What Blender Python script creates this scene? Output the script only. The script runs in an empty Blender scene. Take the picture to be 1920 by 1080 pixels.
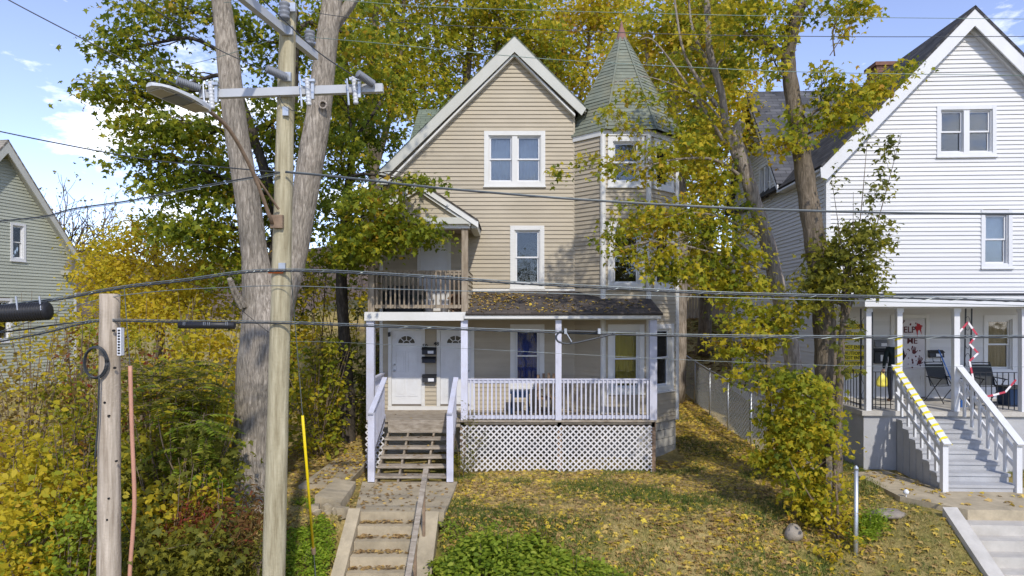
import bpy, math, random
import numpy as np
from mathutils import Vector, Matrix

random.seed(7)
RNG = np.random.default_rng(11)
scene = bpy.context.scene
R = math.radians

# ------------------------------------------------------------------ camera
F, CX, HY = 1280.0, 960.0, 585.0          # focal length, optical axis and horizon row of a 1920 px wide frame
cam_d = bpy.data.cameras.new("camera")
cam = bpy.data.objects.new("camera", cam_d)
scene.collection.objects.link(cam)
cam_d.sensor_width = 36.0
cam_d.lens = 36.0 * F / 1920.0
cam_d.shift_y = (HY - 540.0) / 1920.0
cam_d.clip_start = 0.1
cam_d.clip_end = 3000.0
cam.location = (0, 0, 0)
cam.rotation_euler = (R(90), 0, 0)
scene.camera = cam

# ------------------------------------------------------------------ sky, sun, exposure
SUN_EL, SUN_AZ = 40.0, 15.0                # azimuth: degrees to the right of straight behind the camera
world = bpy.data.worlds.new("World")
scene.world = world
world.use_nodes = True
wn, wl = world.node_tree.nodes, world.node_tree.links
wn.clear()
w_out = wn.new("ShaderNodeOutputWorld")
w_bg = wn.new("ShaderNodeBackground")
w_bg.inputs["Strength"].default_value = 0.15
sky = wn.new("ShaderNodeTexSky")
sky.sky_type = 'NISHITA'
sky.sun_disc = False
sky.sun_elevation = R(SUN_EL)
sky.sun_rotation = R(180 - SUN_AZ)
sky.altitude = 200
sky.air_density = 0.9
sky.dust_density = 0.0
sky.ozone_density = 4.5
tc = wn.new("ShaderNodeTexCoord")
mp = wn.new("ShaderNodeMapping")
mp.inputs["Scale"].default_value = (1.0, 1.0, 2.6)
mp.inputs["Location"].default_value = (0.37, 0.1, 0.32)
nz = wn.new("ShaderNodeTexNoise")
nz.inputs["Scale"].default_value = 4.6
nz.inputs["Detail"].default_value = 9.0
nz.inputs["Roughness"].default_value = 0.62
cr = wn.new("ShaderNodeValToRGB")
cr.color_ramp.elements[0].position = 0.572
cr.color_ramp.elements[1].position = 0.70
mx = wn.new("ShaderNodeMixRGB")
mx.inputs["Color2"].default_value = (7.6, 7.7, 8.0, 1)
tint = wn.new("ShaderNodeMixRGB")
tint.blend_type = 'MULTIPLY'
tint.inputs["Fac"].default_value = 1.0
tint.inputs["Color2"].default_value = (1.03, 0.94, 1.03, 1)
wl.new(tc.outputs["Generated"], mp.inputs["Vector"])
wl.new(mp.outputs["Vector"], nz.inputs["Vector"])
wl.new(nz.outputs["Fac"], cr.inputs["Fac"])
wl.new(cr.outputs["Color"], mx.inputs["Fac"])
hs = wn.new("ShaderNodeHueSaturation")
hs.inputs["Saturation"].default_value = 0.84
wl.new(sky.outputs["Color"], hs.inputs["Color"])
wl.new(hs.outputs["Color"], tint.inputs["Color1"])
wl.new(tint.outputs["Color"], mx.inputs["Color1"])
wl.new(mx.outputs["Color"], w_bg.inputs["Color"])
wl.new(w_bg.outputs["Background"], w_out.inputs["Surface"])

sun_d = bpy.data.lights.new("sun", 'SUN')
sun_d.energy = 2.05
sun_d.angle = R(1.2)
sun_d.color = (1.0, 0.945, 0.86)
sun = bpy.data.objects.new("sun", sun_d)
scene.collection.objects.link(sun)
to_sun = Vector((math.sin(R(SUN_AZ)) * math.cos(R(SUN_EL)), -math.cos(R(SUN_AZ)) * math.cos(R(SUN_EL)), math.sin(R(SUN_EL))))
sun.location = to_sun * 60
sun.rotation_euler = (-to_sun).to_track_quat('-Z', 'Y').to_euler()
scene.view_settings.view_transform = 'Standard'
scene.view_settings.look = 'None'
scene.view_settings.gamma = 1.0
scene.view_settings.exposure = 0.72
scene.cycles.max_bounces = 8
scene.cycles.transparent_max_bounces = 12
scene.cycles.sample_clamp_indirect = 6.0
scene.cycles.use_denoising = True

# ------------------------------------------------------------------ helpers
XF = None                                   # optional matrix applied to everything that is built


def P(px, py, d):
    return Vector(((px - CX) / F * d, d, (HY - py) / F * d))


def mesh_obj(name, me, mat, parent=None, loc=None):
    o = bpy.data.objects.new(name, me)
    scene.collection.objects.link(o)
    if mat is not None and len(me.materials) == 0:
        me.materials.append(mat)
    if parent is not None:
        o.parent = parent
        if parent.type == 'EMPTY':
            o.matrix_parent_inverse = Matrix.Translation(-Vector(parent.location))
    if loc is not None:
        o.location = loc
    return o


class MB:
    """Collects simple solids into one mesh."""

    def __init__(self):
        self.v, self.f = [], []

    def add(self, vs, fs):
        n = len(self.v)
        self.v += [tuple(p) for p in vs]
        self.f += [tuple(i + n for i in f) for f in fs]
        return self

    def box(self, x0, x1, y0, y1, z0, z1):
        return self.hexa([(x0, y0, z0), (x1, y0, z0), (x1, y1, z0), (x0, y1, z0), (x0, y0, z1), (x1, y0, z1), (x1, y1, z1), (x0, y1, z1)])

    def hexa(self, p):
        return self.add(p, [(0, 3, 2, 1), (4, 5, 6, 7), (0, 1, 5, 4), (1, 2, 6, 5), (2, 3, 7, 6), (3, 0, 4, 7)])

    def bar(self, a, b, w, h, up=(0, 0, 1)):
        a, b = Vector(a), Vector(b)
        d = (b - a).normalized()
        s = d.cross(Vector(up))
        if s.length < 1e-4:
            s = d.cross(Vector((0, 1, 0)))
        s.normalize()
        t = s.cross(d).normalized()
        s, t = s * w / 2, t * h / 2
        return self.hexa([a - s - t, a + s - t, b + s - t, b - s - t, a - s + t, a + s + t, b + s + t, b - s + t])

    def tube(self, pts, radii, seg=8, cap=True, mod=None):
        pts = [Vector(p) for p in pts]
        if not hasattr(radii, '__len__'):
            radii = [radii] * len(pts)
        n0 = len(self.v)
        T = []
        for i in range(len(pts)):
            t = pts[min(i + 1, len(pts) - 1)] - pts[max(i - 1, 0)]
            T.append(t.normalized() if t.length > 1e-9 else Vector((0, 0, 1)))
        ref = Vector((0, 1, 0)) if abs(T[0].y) < 0.9 else Vector((1, 0, 0))
        nrm = (ref - T[0] * ref.dot(T[0])).normalized()
        for i, p in enumerate(pts):
            nrm = nrm - T[i] * nrm.dot(T[i])
            nrm = nrm.normalized() if nrm.length > 1e-6 else T[i].orthogonal().normalized()
            b = T[i].cross(nrm)
            for k in range(seg):
                a = 2 * math.pi * k / seg
                self.v.append(tuple(p + (nrm * math.cos(a) + b * math.sin(a)) * (radii[i] * (1 if mod is None else mod(a, p.z)))))
        for i in range(len(pts) - 1):
            for k in range(seg):
                a, c = n0 + i * seg + k, n0 + i * seg + (k + 1) % seg
                self.f.append((a, c, c + seg, a + seg))
        if cap:
            self.f.append(tuple(n0 + k for k in reversed(range(seg))))
            e = n0 + (len(pts) - 1) * seg
            self.f.append(tuple(e + k for k in range(seg)))
        return self

    def prism(self, poly, vec):
        """poly: list of 3D points, extruded along vec"""
        n = len(poly)
        vec = Vector(vec)
        vs = [Vector(p) for p in poly] + [Vector(p) + vec for p in poly]
        fs = [tuple(range(n)), tuple(reversed(range(n, 2 * n)))]
        fs += [(i, (i + 1) % n + 0, (i + 1) % n + n, i + n)[::-1] for i in range(n)]
        return self.add(vs, fs)

    def lathe(self, c, prof, seg=16, axis='Z'):
        n0 = len(self.v)
        c = Vector(c)
        for r, z in prof:
            for k in range(seg):
                a = 2 * math.pi * k / seg
                if axis == 'Z':
                    q = Vector((r * math.cos(a), r * math.sin(a), z))
                elif axis == 'Y':
                    q = Vector((r * math.cos(a), z, r * math.sin(a)))
                else:
                    q = Vector((z, r * math.cos(a), r * math.sin(a)))
                self.v.append(tuple(c + q))
        for i in range(len(prof) - 1):
            for k in range(seg):
                a, b = n0 + i * seg + k, n0 + i * seg + (k + 1) % seg
                self.f.append((a, b, b + seg, a + seg))
        self.f.append(tuple(n0 + k for k in reversed(range(seg))))
        e = n0 + (len(prof) - 1) * seg
        self.f.append(tuple(e + k for k in range(seg)))
        return self

    def mesh(self, name, smooth=False):
        me = bpy.data.meshes.new(name)
        vs = self.v if XF is None else [tuple(XF @ Vector(p)) for p in self.v]
        me.from_pydata(vs, [], self.f)
        if smooth:
            me.polygons.foreach_set("use_smooth", [True] * len(me.polygons))
        me.update()
        return me

    def obj(self, name, mat, parent=None, smooth=False):
        return mesh_obj(name, self.mesh(name, smooth), mat, parent)


def tag(o, label=None, cat=None, group=None, kind=None):
    if label:
        o["label"] = label
    if cat:
        o["category"] = cat
    if group:
        o["group"] = group
    if kind:
        o["kind"] = kind
    return o


def thing(name, label, cat, loc=(0, 0, 0), group=None):
    o = bpy.data.objects.new(name, None)
    scene.collection.objects.link(o)
    loc = Vector(loc)
    if XF is not None:
        loc = XF @ loc
    o.location = loc
    o.empty_display_size = 0.2
    return tag(o, label, cat, group)


def smooth_path(pts, n=8):
    pts = [Vector(p) for p in pts]
    out = []
    for i in range(len(pts) - 1):
        p0, p1, p2, p3 = pts[max(i - 1, 0)], pts[i], pts[i + 1], pts[min(i + 2, len(pts) - 1)]
        for k in range(n):
            t = k / n
            out.append(0.5 * ((2 * p1) + (p2 - p0) * t + (2 * p0 - 5 * p1 + 4 * p2 - p3) * t * t + (3 * p1 - p0 - 3 * p2 + p3) * t ** 3))
    out.append(pts[-1])
    return out


# ------------------------------------------------------------------ materials
def mat_new(name):
    m = bpy.data.materials.new(name)
    m.use_nodes = True
    nt = m.node_tree
    return m, nt, nt.nodes, nt.links, nt.nodes["Principled BSDF"]


def ramp(nodes, stops):
    r = nodes.new("ShaderNodeValToRGB")
    e = r.color_ramp.elements
    while len(e) > 1:
        e.remove(e[-1])
    e[0].position = stops[0][0]
    e[0].color = (*stops[0][1], 1)
    for p, c in stops[1:]:
        k = e.new(p)
        k.color = (*c, 1)
    return r


def mat_plain(name, col, rough=0.6, metal=0.0, var=0.12, scale=(3, 3, 3), detail=6, bump=0.0, bump_scale=60, spec=0.3, stain=None, stain_amt=0.0, stain_scale=0.7):
    m, nt, N, L, b = mat_new(name)
    geo = N.new("ShaderNodeTexCoord")
    mpn = N.new("ShaderNodeMapping")
    mpn.inputs["Scale"].default_value = scale
    n1 = N.new("ShaderNodeTexNoise")
    n1.inputs["Scale"].default_value = 1.0
    n1.inputs["Detail"].default_value = detail
    n1.inputs["Roughness"].default_value = 0.65
    L.new(geo.outputs["Object"], mpn.inputs["Vector"])
    L.new(mpn.outputs["Vector"], n1.inputs["Vector"])
    lo = tuple(max(0, c * (1 - var)) for c in col)
    hi = tuple(min(1, c * (1 + var)) for c in col)
    r1 = ramp(N, [(0.3, lo), (0.7, hi)])
    L.new(n1.outputs["Fac"], r1.inputs["Fac"])
    last = r1.outputs["Color"]
    if stain is not None:
        n2 = N.new("ShaderNodeTexNoise")
        n2.inputs["Scale"].default_value = stain_scale
        n2.inputs["Detail"].default_value = 8
        n2.inputs["Roughness"].default_value = 0.7
        L.new(geo.outputs["Object"], n2.inputs["Vector"])
        r2 = ramp(N, [(0.48, (0, 0, 0)), (0.72, (stain_amt,) * 3)])
        L.new(n2.outputs["Fac"], r2.inputs["Fac"])
        mixn = N.new("ShaderNodeMixRGB")
        mixn.inputs["Color2"].default_value = (*stain, 1)
        L.new(r2.outputs["Color"], mixn.inputs["Fac"])
        L.new(last, mixn.inputs["Color1"])
        last = mixn.outputs["Color"]
    if name in ('beige_vinyl', 'white_vinyl', 'sage_vinyl', 'weathered_wood', 'weathered_post', 'stockade_wood', 'lattice_plastic', 'foundation_block', 'turret_shingle', 'porch_paint', 'concrete'):
        oi = N.new("ShaderNodeObjectInfo")
        rv = 0.06 if 'vinyl' in name else 0.12
        r4 = ramp(N, [(0.0, (1 - rv,) * 3), (1.0, (1 + rv * .6,) * 3)])
        L.new(oi.outputs["Random"], r4.inputs["Fac"])
        mo = N.new("ShaderNodeMixRGB")
        mo.blend_type = 'MULTIPLY'
        mo.inputs["Fac"].default_value = 1
        L.new(last, mo.inputs["Color1"])
        L.new(r4.outputs["Color"], mo.inputs["Color2"])
        last = mo.outputs["Color"]
    L.new(last, b.inputs["Base Color"])
    b.inputs["Roughness"].default_value = rough
    b.inputs["Metallic"].default_value = metal
    b.inputs["Specular IOR Level"].default_value = spec
    if bump > 0:
        n3 = N.new("ShaderNodeTexNoise")
        n3.inputs["Scale"].default_value = bump_scale
        n3.inputs["Detail"].default_value = 4
        L.new(geo.outputs["Object"], n3.inputs["Vector"])
        bp = N.new("ShaderNodeBump")
        bp.inputs["Strength"].default_value = bump
        bp.inputs["Distance"].default_value = 0.02
        L.new(n3.outputs["Fac"], bp.inputs["Height"])
        L.new(bp.outputs["Normal"], b.inputs["Normal"])
    return m


def mat_leaf(name, stops, noise=0.35, scale=0.5, trans=0.56, rough=0.55):
    """leaf colour from a per-leaf 'tint' value, drifting slowly through the crown"""
    m, nt, N, L, b = mat_new(name)
    at = N.new("ShaderNodeAttribute")
    at.attribute_name = "tint"
    tcn = N.new("ShaderNodeTexCoord")
    n1 = N.new("ShaderNodeTexNoise")
    n1.inputs["Scale"].default_value = scale
    n1.inputs["Detail"].default_value = 3
    L.new(tcn.outputs["Object"], n1.inputs["Vector"])
    ms = N.new("ShaderNodeMath")
    ms.operation = 'MULTIPLY_ADD'
    ms.inputs[1].default_value = noise * 2
    ms.inputs[2].default_value = -noise
    L.new(n1.outputs["Fac"], ms.inputs[0])
    ad = N.new("ShaderNodeMath")
    ad.operation = 'ADD'
    L.new(at.outputs["Fac"], ad.inputs[0])
    L.new(ms.outputs[0], ad.inputs[1])
    r = ramp(N, stops)
    L.new(ad.outputs[0], r.inputs["Fac"])
    L.new(r.outputs["Color"], b.inputs["Base Color"])
    b.inputs["Roughness"].default_value = rough
    b.inputs["Specular IOR Level"].default_value = 0.25
    tr = N.new("ShaderNodeBsdfTranslucent")
    L.new(r.outputs["Color"], tr.inputs["Color"])
    mxs = N.new("ShaderNodeMixShader")
    mxs.inputs["Fac"].default_value = trans
    L.new(b.outputs["BSDF"], mxs.inputs[1])
    L.new(tr.outputs["BSDF"], mxs.inputs[2])
    L.new(mxs.outputs["Shader"], N["Material Output"].inputs["Surface"])
    return m


def mat_bark(name, dark, light, sx=9, sz=1.6, bump=0.9):
    m, nt, N, L, b = mat_new(name)
    tcn = N.new("ShaderNodeTexCoord")
    mpn = N.new("ShaderNodeMapping")
    mpn.inputs["Scale"].default_value = (sx, sx, sz)
    n1 = N.new("ShaderNodeTexNoise")
    n1.inputs["Scale"].default_value = 1.6
    n1.inputs["Detail"].default_value = 8
    n1.inputs["Roughness"].default_value = 0.7
    n1.inputs["Distortion"].default_value = 0.6
    L.new(tcn.outputs["Object"], mpn.inputs["Vector"])
    L.new(mpn.outputs["Vector"], n1.inputs["Vector"])
    r = ramp(N, [(0.34, dark), (0.52, tuple((a + c) / 2 for a, c in zip(dark, light))), (0.66, light)])
    L.new(n1.outputs["Fac"], r.inputs["Fac"])
    n2 = N.new("ShaderNodeTexNoise")
    n2.inputs["Scale"].default_value = 0.9
    n2.inputs["Detail"].default_value = 5
    L.new(tcn.outputs["Object"], n2.inputs["Vector"])
    r2 = ramp(N, [(0.35, (0.72, 0.72, 0.7)), (0.65, (1.1, 1.08, 1.05))])
    L.new(n2.outputs["Fac"], r2.inputs["Fac"])
    mm = N.new("ShaderNodeMixRGB")
    mm.blend_type = 'MULTIPLY'
    mm.inputs["Fac"].default_value = 1
    L.new(r.outputs["Color"], mm.inputs["Color1"])
    L.new(r2.outputs["Color"], mm.inputs["Color2"])
    L.new(mm.outputs["Color"], b.inputs["Base Color"])
    b.inputs["Roughness"].default_value = 0.9
    b.inputs["Specular IOR Level"].default_value = 0.1
    bp = N.new("ShaderNodeBump")
    bp.inputs["Strength"].default_value = bump
    bp.inputs["Distance"].default_value = 0.04
    L.new(n1.outputs["Fac"], bp.inputs["Height"])
    L.new(bp.outputs["Normal"], b.inputs["Normal"])
    return m


def mat_glass(name, tintc=(0.93, 0.95, 0.95)):
    m, nt, N, L, b = mat_new(name)
    N.remove(b)
    lw = N.new("ShaderNodeFresnel")
    lw.inputs["IOR"].default_value = 1.55
    tr = N.new("ShaderNodeBsdfTransparent")
    tr.inputs["Color"].default_value = (*tintc, 1)
    gl = N.new("ShaderNodeBsdfGlossy")
    gl.inputs["Roughness"].default_value = 0.03
    gl.inputs["Color"].default_value = (0.95, 0.97, 1, 1)
    tcn = N.new("ShaderNodeTexCoord")
    n1 = N.new("ShaderNodeTexNoise")
    n1.inputs["Scale"].default_value = 2.2
    L.new(tcn.outputs["Object"], n1.inputs["Vector"])
    bp = N.new("ShaderNodeBump")
    bp.inputs["Strength"].default_value = 0.04
    bp.inputs["Distance"].default_value = 0.05
    L.new(n1.outputs["Fac"], bp.inputs["Height"])
    L.new(bp.outputs["Normal"], gl.inputs["Normal"])
    mxs = N.new("ShaderNodeMixShader")
    L.new(lw.outputs["Fac"], mxs.inputs["Fac"])
    L.new(tr.outputs["BSDF"], mxs.inputs[1])
    L.new(gl.outputs["BSDF"], mxs.inputs[2])
    L.new(mxs.outputs["Shader"], N["Material Output"].inputs["Surface"])
    return m


def mat_shingle(name, c1, c2, cw=0.3, ch=0.14, axis='XY', bump=0.5, mortar=0.012):
    """asphalt shingles: brick pattern laid on the slope (uses UV u along the eave, v up the slope, in metres)"""
    m, nt, N, L, b = mat_new(name)
    uv = N.new("ShaderNodeUVMap")
    br = N.new("ShaderNodeTexBrick")
    br.inputs["Color1"].default_value = (*c1, 1)
    br.inputs["Color2"].default_value = (*c2, 1)
    br.inputs["Mortar"].default_value = (*[c * 0.5 for c in c1], 1)
    br.inputs["Scale"].default_value = 1.0
    br.inputs["Mortar Size"].default_value = mortar
    br.inputs["Brick Width"].default_value = cw
    br.inputs["Row Height"].default_value = ch
    L.new(uv.outputs["UV"], br.inputs["Vector"])
    n1 = N.new("ShaderNodeTexNoise")
    n1.inputs["Scale"].default_value = 1.3
    n1.inputs["Detail"].default_value = 8
    L.new(uv.outputs["UV"], n1.inputs["Vector"])
    r = ramp(N, [(0.3, (0.7, 0.7, 0.7)), (0.7, (1.25, 1.22, 1.18))])
    L.new(n1.outputs["Fac"], r.inputs["Fac"])
    mm = N.new("ShaderNodeMixRGB")
    mm.blend_type = 'MULTIPLY'
    mm.inputs["Fac"].default_value = 1
    L.new(br.outputs["Color"], mm.inputs["Color1"])
    L.new(r.outputs["Color"], mm.inputs["Color2"])
    L.new(mm.outputs["Color"], b.inputs["Base Color"])
    b.inputs["Roughness"].default_value = 0.92
    b.inputs["Specular IOR Level"].default_value = 0.15
    bp = N.new("ShaderNodeBump")
    bp.inputs["Strength"].default_value = bump
    bp.inputs["Distance"].default_value = 0.01
    bp.invert = True
    L.new(br.outputs["Fac"], bp.inputs["Height"])
    L.new(bp.outputs["Normal"], b.inputs["Normal"])
    return m


def mat_wood(name, dark, light, sc=(14, 14, 14), stretch=(1, 1, 1), bump=0.3):
    m = mat_plain(name, tuple((a + b) / 2 for a, b in zip(dark, light)), 0.8, var=0.0, scale=tuple(a * b for a, b in zip(sc, stretch)), bump=bump, bump_scale=30, spec=0.15)
    r = [n for n in m.node_tree.nodes if n.type == 'VALTORGB'][0]
    r.color_ramp.elements[0].color = (*dark, 1)
    r.color_ramp.elements[1].color = (*light, 1)
    return m


M = {}
M['beige'] = mat_plain('beige_vinyl', (0.435, 0.375, 0.275), 0.55, var=0.10, scale=(0.8, 0.8, 1.6), stain=(0.36, 0.30, 0.20), stain_amt=0.3, stain_scale=0.5, spec=0.25)
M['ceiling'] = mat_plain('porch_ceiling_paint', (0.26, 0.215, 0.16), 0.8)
M['sheath'] = mat_plain('sheathing', (0.22, 0.19, 0.15), 0.9)
M['trim'] = mat_plain('trim_white', (0.67, 0.66, 0.62), 0.5, var=0.05, scale=(2, 2, 1), stain=(0.5, 0.47, 0.4), stain_amt=0.25, stain_scale=1.2)
M['rake'] = mat_plain('trim_cream', (0.50, 0.495, 0.435), 0.5, var=0.06, scale=(2, 2, 1), stain=(0.45, 0.43, 0.36), stain_amt=0.35, stain_scale=1.0)
M['lav'] = mat_plain('porch_paint', (0.58, 0.585, 0.67), 0.55, var=0.07, scale=(4, 4, 1.5), stain=(0.42, 0.38, 0.34), stain_amt=0.4, stain_scale=2.5, bump=0.15)
M['white'] = mat_plain('white_vinyl', (0.665, 0.66, 0.65), 0.5, var=0.04, scale=(0.5, 0.5, 1.5), stain=(0.62, 0.58, 0.5), stain_amt=0.22, stain_scale=0.6)
M['whitep'] = mat_plain('white_paint', (0.68, 0.68, 0.675), 0.45, var=0.04, scale=(3, 3, 1), stain=(0.55, 0.53, 0.48), stain_amt=0.2, stain_scale=2)
M['green_sid'] = mat_plain('sage_vinyl', (0.44, 0.455, 0.37), 0.55, var=0.08, scale=(0.5, 0.5, 1.5))
M['lattice'] = mat_plain('lattice_plastic', (0.68, 0.66, 0.65), 0.5, var=0.06, stain=(0.55, 0.47, 0.42), stain_amt=0.3, stain_scale=1.5)
M['door'] = mat_plain('door_white', (0.68, 0.68, 0.67), 0.45, var=0.05, scale=(2, 2, 2), stain=(0.5, 0.46, 0.4), stain_amt=0.25, stain_scale=3)
M['glass'] = mat_glass('window_glass')
M['darkglass'] = mat_plain('dark_glass', (0.02, 0.022, 0.025), 0.08, var=0, spec=0.6)
M['wood'] = mat_wood('weathered_wood', (0.20, 0.16, 0.115), (0.47, 0.41, 0.33), stretch=(0.25, 1, 1))
M['woodv'] = mat_wood('weathered_post', (0.19, 0.145, 0.10), (0.42, 0.355, 0.27), stretch=(1, 1, 0.15))
M['pole'] = mat_wood('treated_pole', (0.24, 0.20, 0.115), (0.56, 0.50, 0.335), sc=(16, 16, 16), stretch=(1, 1, 0.09), bump=0.4)
M['pole_old'] = mat_wood('grey_pole', (0.27, 0.215, 0.155), (0.60, 0.51, 0.40), sc=(16, 16, 16), stretch=(1, 1, 0.07), bump=0.4)
M['concrete'] = mat_plain('concrete', (0.43, 0.36, 0.245), 0.9, var=0.2, scale=(2.5, 2.5, 2.5), bump=0.3, bump_scale=40, stain=(0.2, 0.17, 0.12), stain_amt=0.55, stain_scale=1.7, spec=0.1)
M['concrete_pale'] = mat_plain('pale_concrete', (0.50, 0.47, 0.415), 0.9, var=0.14, scale=(2.5, 2.5, 2.5), bump=0.25, bump_scale=40, stain=(0.36, 0.32, 0.26), stain_amt=0.4, stain_scale=1.5, spec=0.1)
M['stucco'] = mat_plain('grey_stucco', (0.43, 0.43, 0.43), 0.8, var=0.12, scale=(1.5, 1.5, 1.5), bump=0.3, bump_scale=25, stain=(0.36, 0.36, 0.36), stain_amt=0.5, stain_scale=1.3, spec=0.15)
M['block'] = mat_plain('foundation_block', (0.42, 0.40, 0.35), 0.9, var=0.15, scale=(3, 3, 3), bump=0.4, bump_scale=35, stain=(0.25, 0.22, 0.18), stain_amt=0.5, stain_scale=2)
M['black'] = mat_plain('black_plastic', (0.018, 0.018, 0.02), 0.45, var=0.2, spec=0.4)
M['cable'] = mat_plain('cable_black', (0.035, 0.04, 0.045), 0.42, var=0.3, scale=(1, 1, 1), spec=0.5)
M['wire'] = mat_plain('aluminium_wire', (0.22, 0.25, 0.25), 0.4, metal=0.6, var=0.25, scale=(1, 1, 1))
M['copper'] = mat_plain('green_wire', (0.20, 0.27, 0.23), 0.55, metal=0.2, var=0.2, scale=(1, 1, 1))
M['galv'] = mat_plain('galvanised', (0.50, 0.52, 0.54), 0.42, metal=0.75, var=0.15, scale=(6, 6, 3))
M['arm'] = mat_plain('fibreglass_arm', (0.47, 0.48, 0.49), 0.45, var=0.06, scale=(3, 3, 3))
M['insul'] = mat_plain('polymer_insulator', (0.20, 0.21, 0.23), 0.5, var=0.1)
M['lamp'] = mat_plain('lamp_housing', (0.55, 0.56, 0.57), 0.4, var=0.05)
M['lampface'] = mat_plain('lamp_face', (0.42, 0.38, 0.30), 0.6, var=0.1)
M['rust'] = mat_plain('rusty_arm', (0.25, 0.175, 0.115), 0.7, var=0.35, scale=(6, 6, 6), metal=0.2)
M['yellow'] = mat_plain('guy_guard_yellow', (0.80, 0.60, 0.01), 0.4, var=0.06)
M['salmon'] = mat_plain('salmon_pipe', (0.52, 0.27, 0.185), 0.5, var=0.1)
M['orange'] = mat_plain('orange_tape', (0.8, 0.16, 0.02), 0.5, var=0.05)
M['iron'] = mat_plain('black_iron', (0.015, 0.016, 0.02), 0.4, var=0.1, spec=0.5)
M['mesh_black'] = mat_plain('black_sling', (0.04, 0.043, 0.045), 0.7, var=0.15)
M['charcoal'] = mat_plain('jacket', (0.012, 0.02, 0.02), 0.85, var=0.3)
M['jeans'] = mat_plain('trousers', (0.025, 0.028, 0.04), 0.85, var=0.3)
M['hood'] = mat_plain('hood_white', (0.62, 0.63, 0.66), 0.85, var=0.08)
M['skin'] = mat_plain('skin', (0.36, 0.21, 0.15), 0.6, var=0.08)
M['shoe'] = mat_plain('brown_shoe', (0.16, 0.08, 0.04), 0.6, var=0.2)
M['bag'] = mat_plain('yellow_bag', (0.72, 0.62, 0.10), 0.4, var=0.25, scale=(9, 9, 9))
M['caution'] = mat_plain('caution_yellow', (0.80, 0.66, 0.03), 0.45, var=0.04)
M['ink'] = mat_plain('black_ink', (0.012, 0.012, 0.012), 0.6, var=0.1)
M['blood'] = mat_plain('red_ink', (0.38, 0.012, 0.015), 0.5, var=0.15)
M['darkblood'] = mat_plain('dark_red_ink', (0.10, 0.012, 0.014), 0.5, var=0.25)
M['poster'] = mat_plain('poster_white', (0.60, 0.57, 0.57), 0.5, var=0.06)
M['tapered'] = mat_plain('tape_red', (0.50, 0.06, 0.09), 0.45, var=0.1)
M['tapewhite'] = mat_plain('tape_white', (0.8, 0.75, 0.75), 0.45, var=0.06)
M['navy'] = mat_plain('navy_plastic', (0.012, 0.03, 0.075), 0.4, var=0.15)
M['blue'] = mat_plain('blue_plastic', (0.02, 0.09, 0.30), 0.4, var=0.15)
M['bucket'] = mat_plain('white_bucket', (0.72, 0.73, 0.75), 0.45, var=0.05)
M['brownw'] = mat_wood('brown_wood', (0.16, 0.10, 0.06), (0.40, 0.28, 0.19))
M['curtain_blue'] = mat_plain('blue_curtain', (0.03, 0.05, 0.20), 0.9, var=0.35, scale=(3, 3, 3))
M['curtain_lightblue'] = mat_plain('light_blue_curtain', (0.03, 0.10, 0.33), 0.9, var=0.3, scale=(3, 3, 3))
M['curtain_yellow'] = mat_plain('mustard_curtain', (0.33, 0.255, 0.025), 0.9, var=0.2, scale=(3, 3, 1))
M['curtain_white'] = mat_plain('white_blind', (0.62, 0.62, 0.62), 0.9, var=0.1)
M['curtain_grey'] = mat_plain('grey_curtain', (0.20, 0.20, 0.21), 0.9, var=0.1)
M['curtain_tan'] = mat_plain('tan_curtain', (0.34, 0.25, 0.16), 0.9, var=0.2, scale=(14, 14, 0.5))
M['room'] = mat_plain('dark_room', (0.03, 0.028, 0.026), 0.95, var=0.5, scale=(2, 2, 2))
M['brick'] = mat_plain('chimney_brick', (0.20, 0.105, 0.075), 0.9, var=0.25, scale=(8, 8, 8))
M['roof_dark'] = mat_shingle('porch_shingles', (0.125, 0.108, 0.094), (0.08, 0.07, 0.063))
M['roof_grey'] = mat_shingle('grey_shingles', (0.135, 0.138, 0.15), (0.075, 0.078, 0.088), cw=0.4, ch=0.16)
M['roof_black'] = mat_shingle('charcoal_shingles', (0.105, 0.103, 0.105), (0.05, 0.05, 0.053), cw=0.4, ch=0.16)
M['roof_green'] = mat_shingle('green_shingles', (0.21, 0.245, 0.18), (0.16, 0.195, 0.145), cw=0.35, ch=0.13)
M['roof_tan'] = mat_shingle('tan_shingles', (0.33, 0.30, 0.25), (0.26, 0.24, 0.20))
M['turret'] = mat_plain('turret_shingle', (0.205, 0.222, 0.17), 0.9, var=0.16, scale=(5, 5, 9), stain=(0.30, 0.25, 0.14), stain_amt=0.45, stain_scale=1.4, spec=0.15)
M['terracotta'] = mat_plain('terracotta', (0.25, 0.135, 0.105), 0.8, var=0.15)
M['planks'] = mat_wood('stockade_wood', (0.20, 0.16, 0.115), (0.42, 0.35, 0.27), stretch=(1, 1, 0.15))
M['rock'] = mat_plain('field_stone', (0.29, 0.25, 0.20), 0.9, var=0.25, scale=(5, 5, 5), bump=0.5, bump_scale=18)
M['asphalt'] = mat_plain('asphalt', (0.05, 0.05, 0.052), 0.9, var=0.25, scale=(6, 6, 6), bump=0.3, bump_scale=90)
M['bark_grey'] = mat_bark('maple_bark', (0.15, 0.128, 0.10), (0.54, 0.475, 0.395), sx=17, sz=2.6, bump=1.0)
M['bark_brown'] = mat_bark('young_bark', (0.09, 0.072, 0.05), (0.27, 0.22, 0.165), sx=14, sz=2.5)
M['bark_pale'] = mat_bark('pale_bark', (0.16, 0.13, 0.10), (0.50, 0.44, 0.38), sx=12, sz=2)
M['bark_dark'] = mat_bark('dark_bark', (0.035, 0.03, 0.025), (0.13, 0.11, 0.09))
M['twig'] = mat_plain('twig', (0.17, 0.125, 0.085), 0.9, var=0.3)
G1, G2, G3 = (0.085, 0.125, 0.016), (0.185, 0.235, 0.022), (0.35, 0.375, 0.03)
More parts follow.
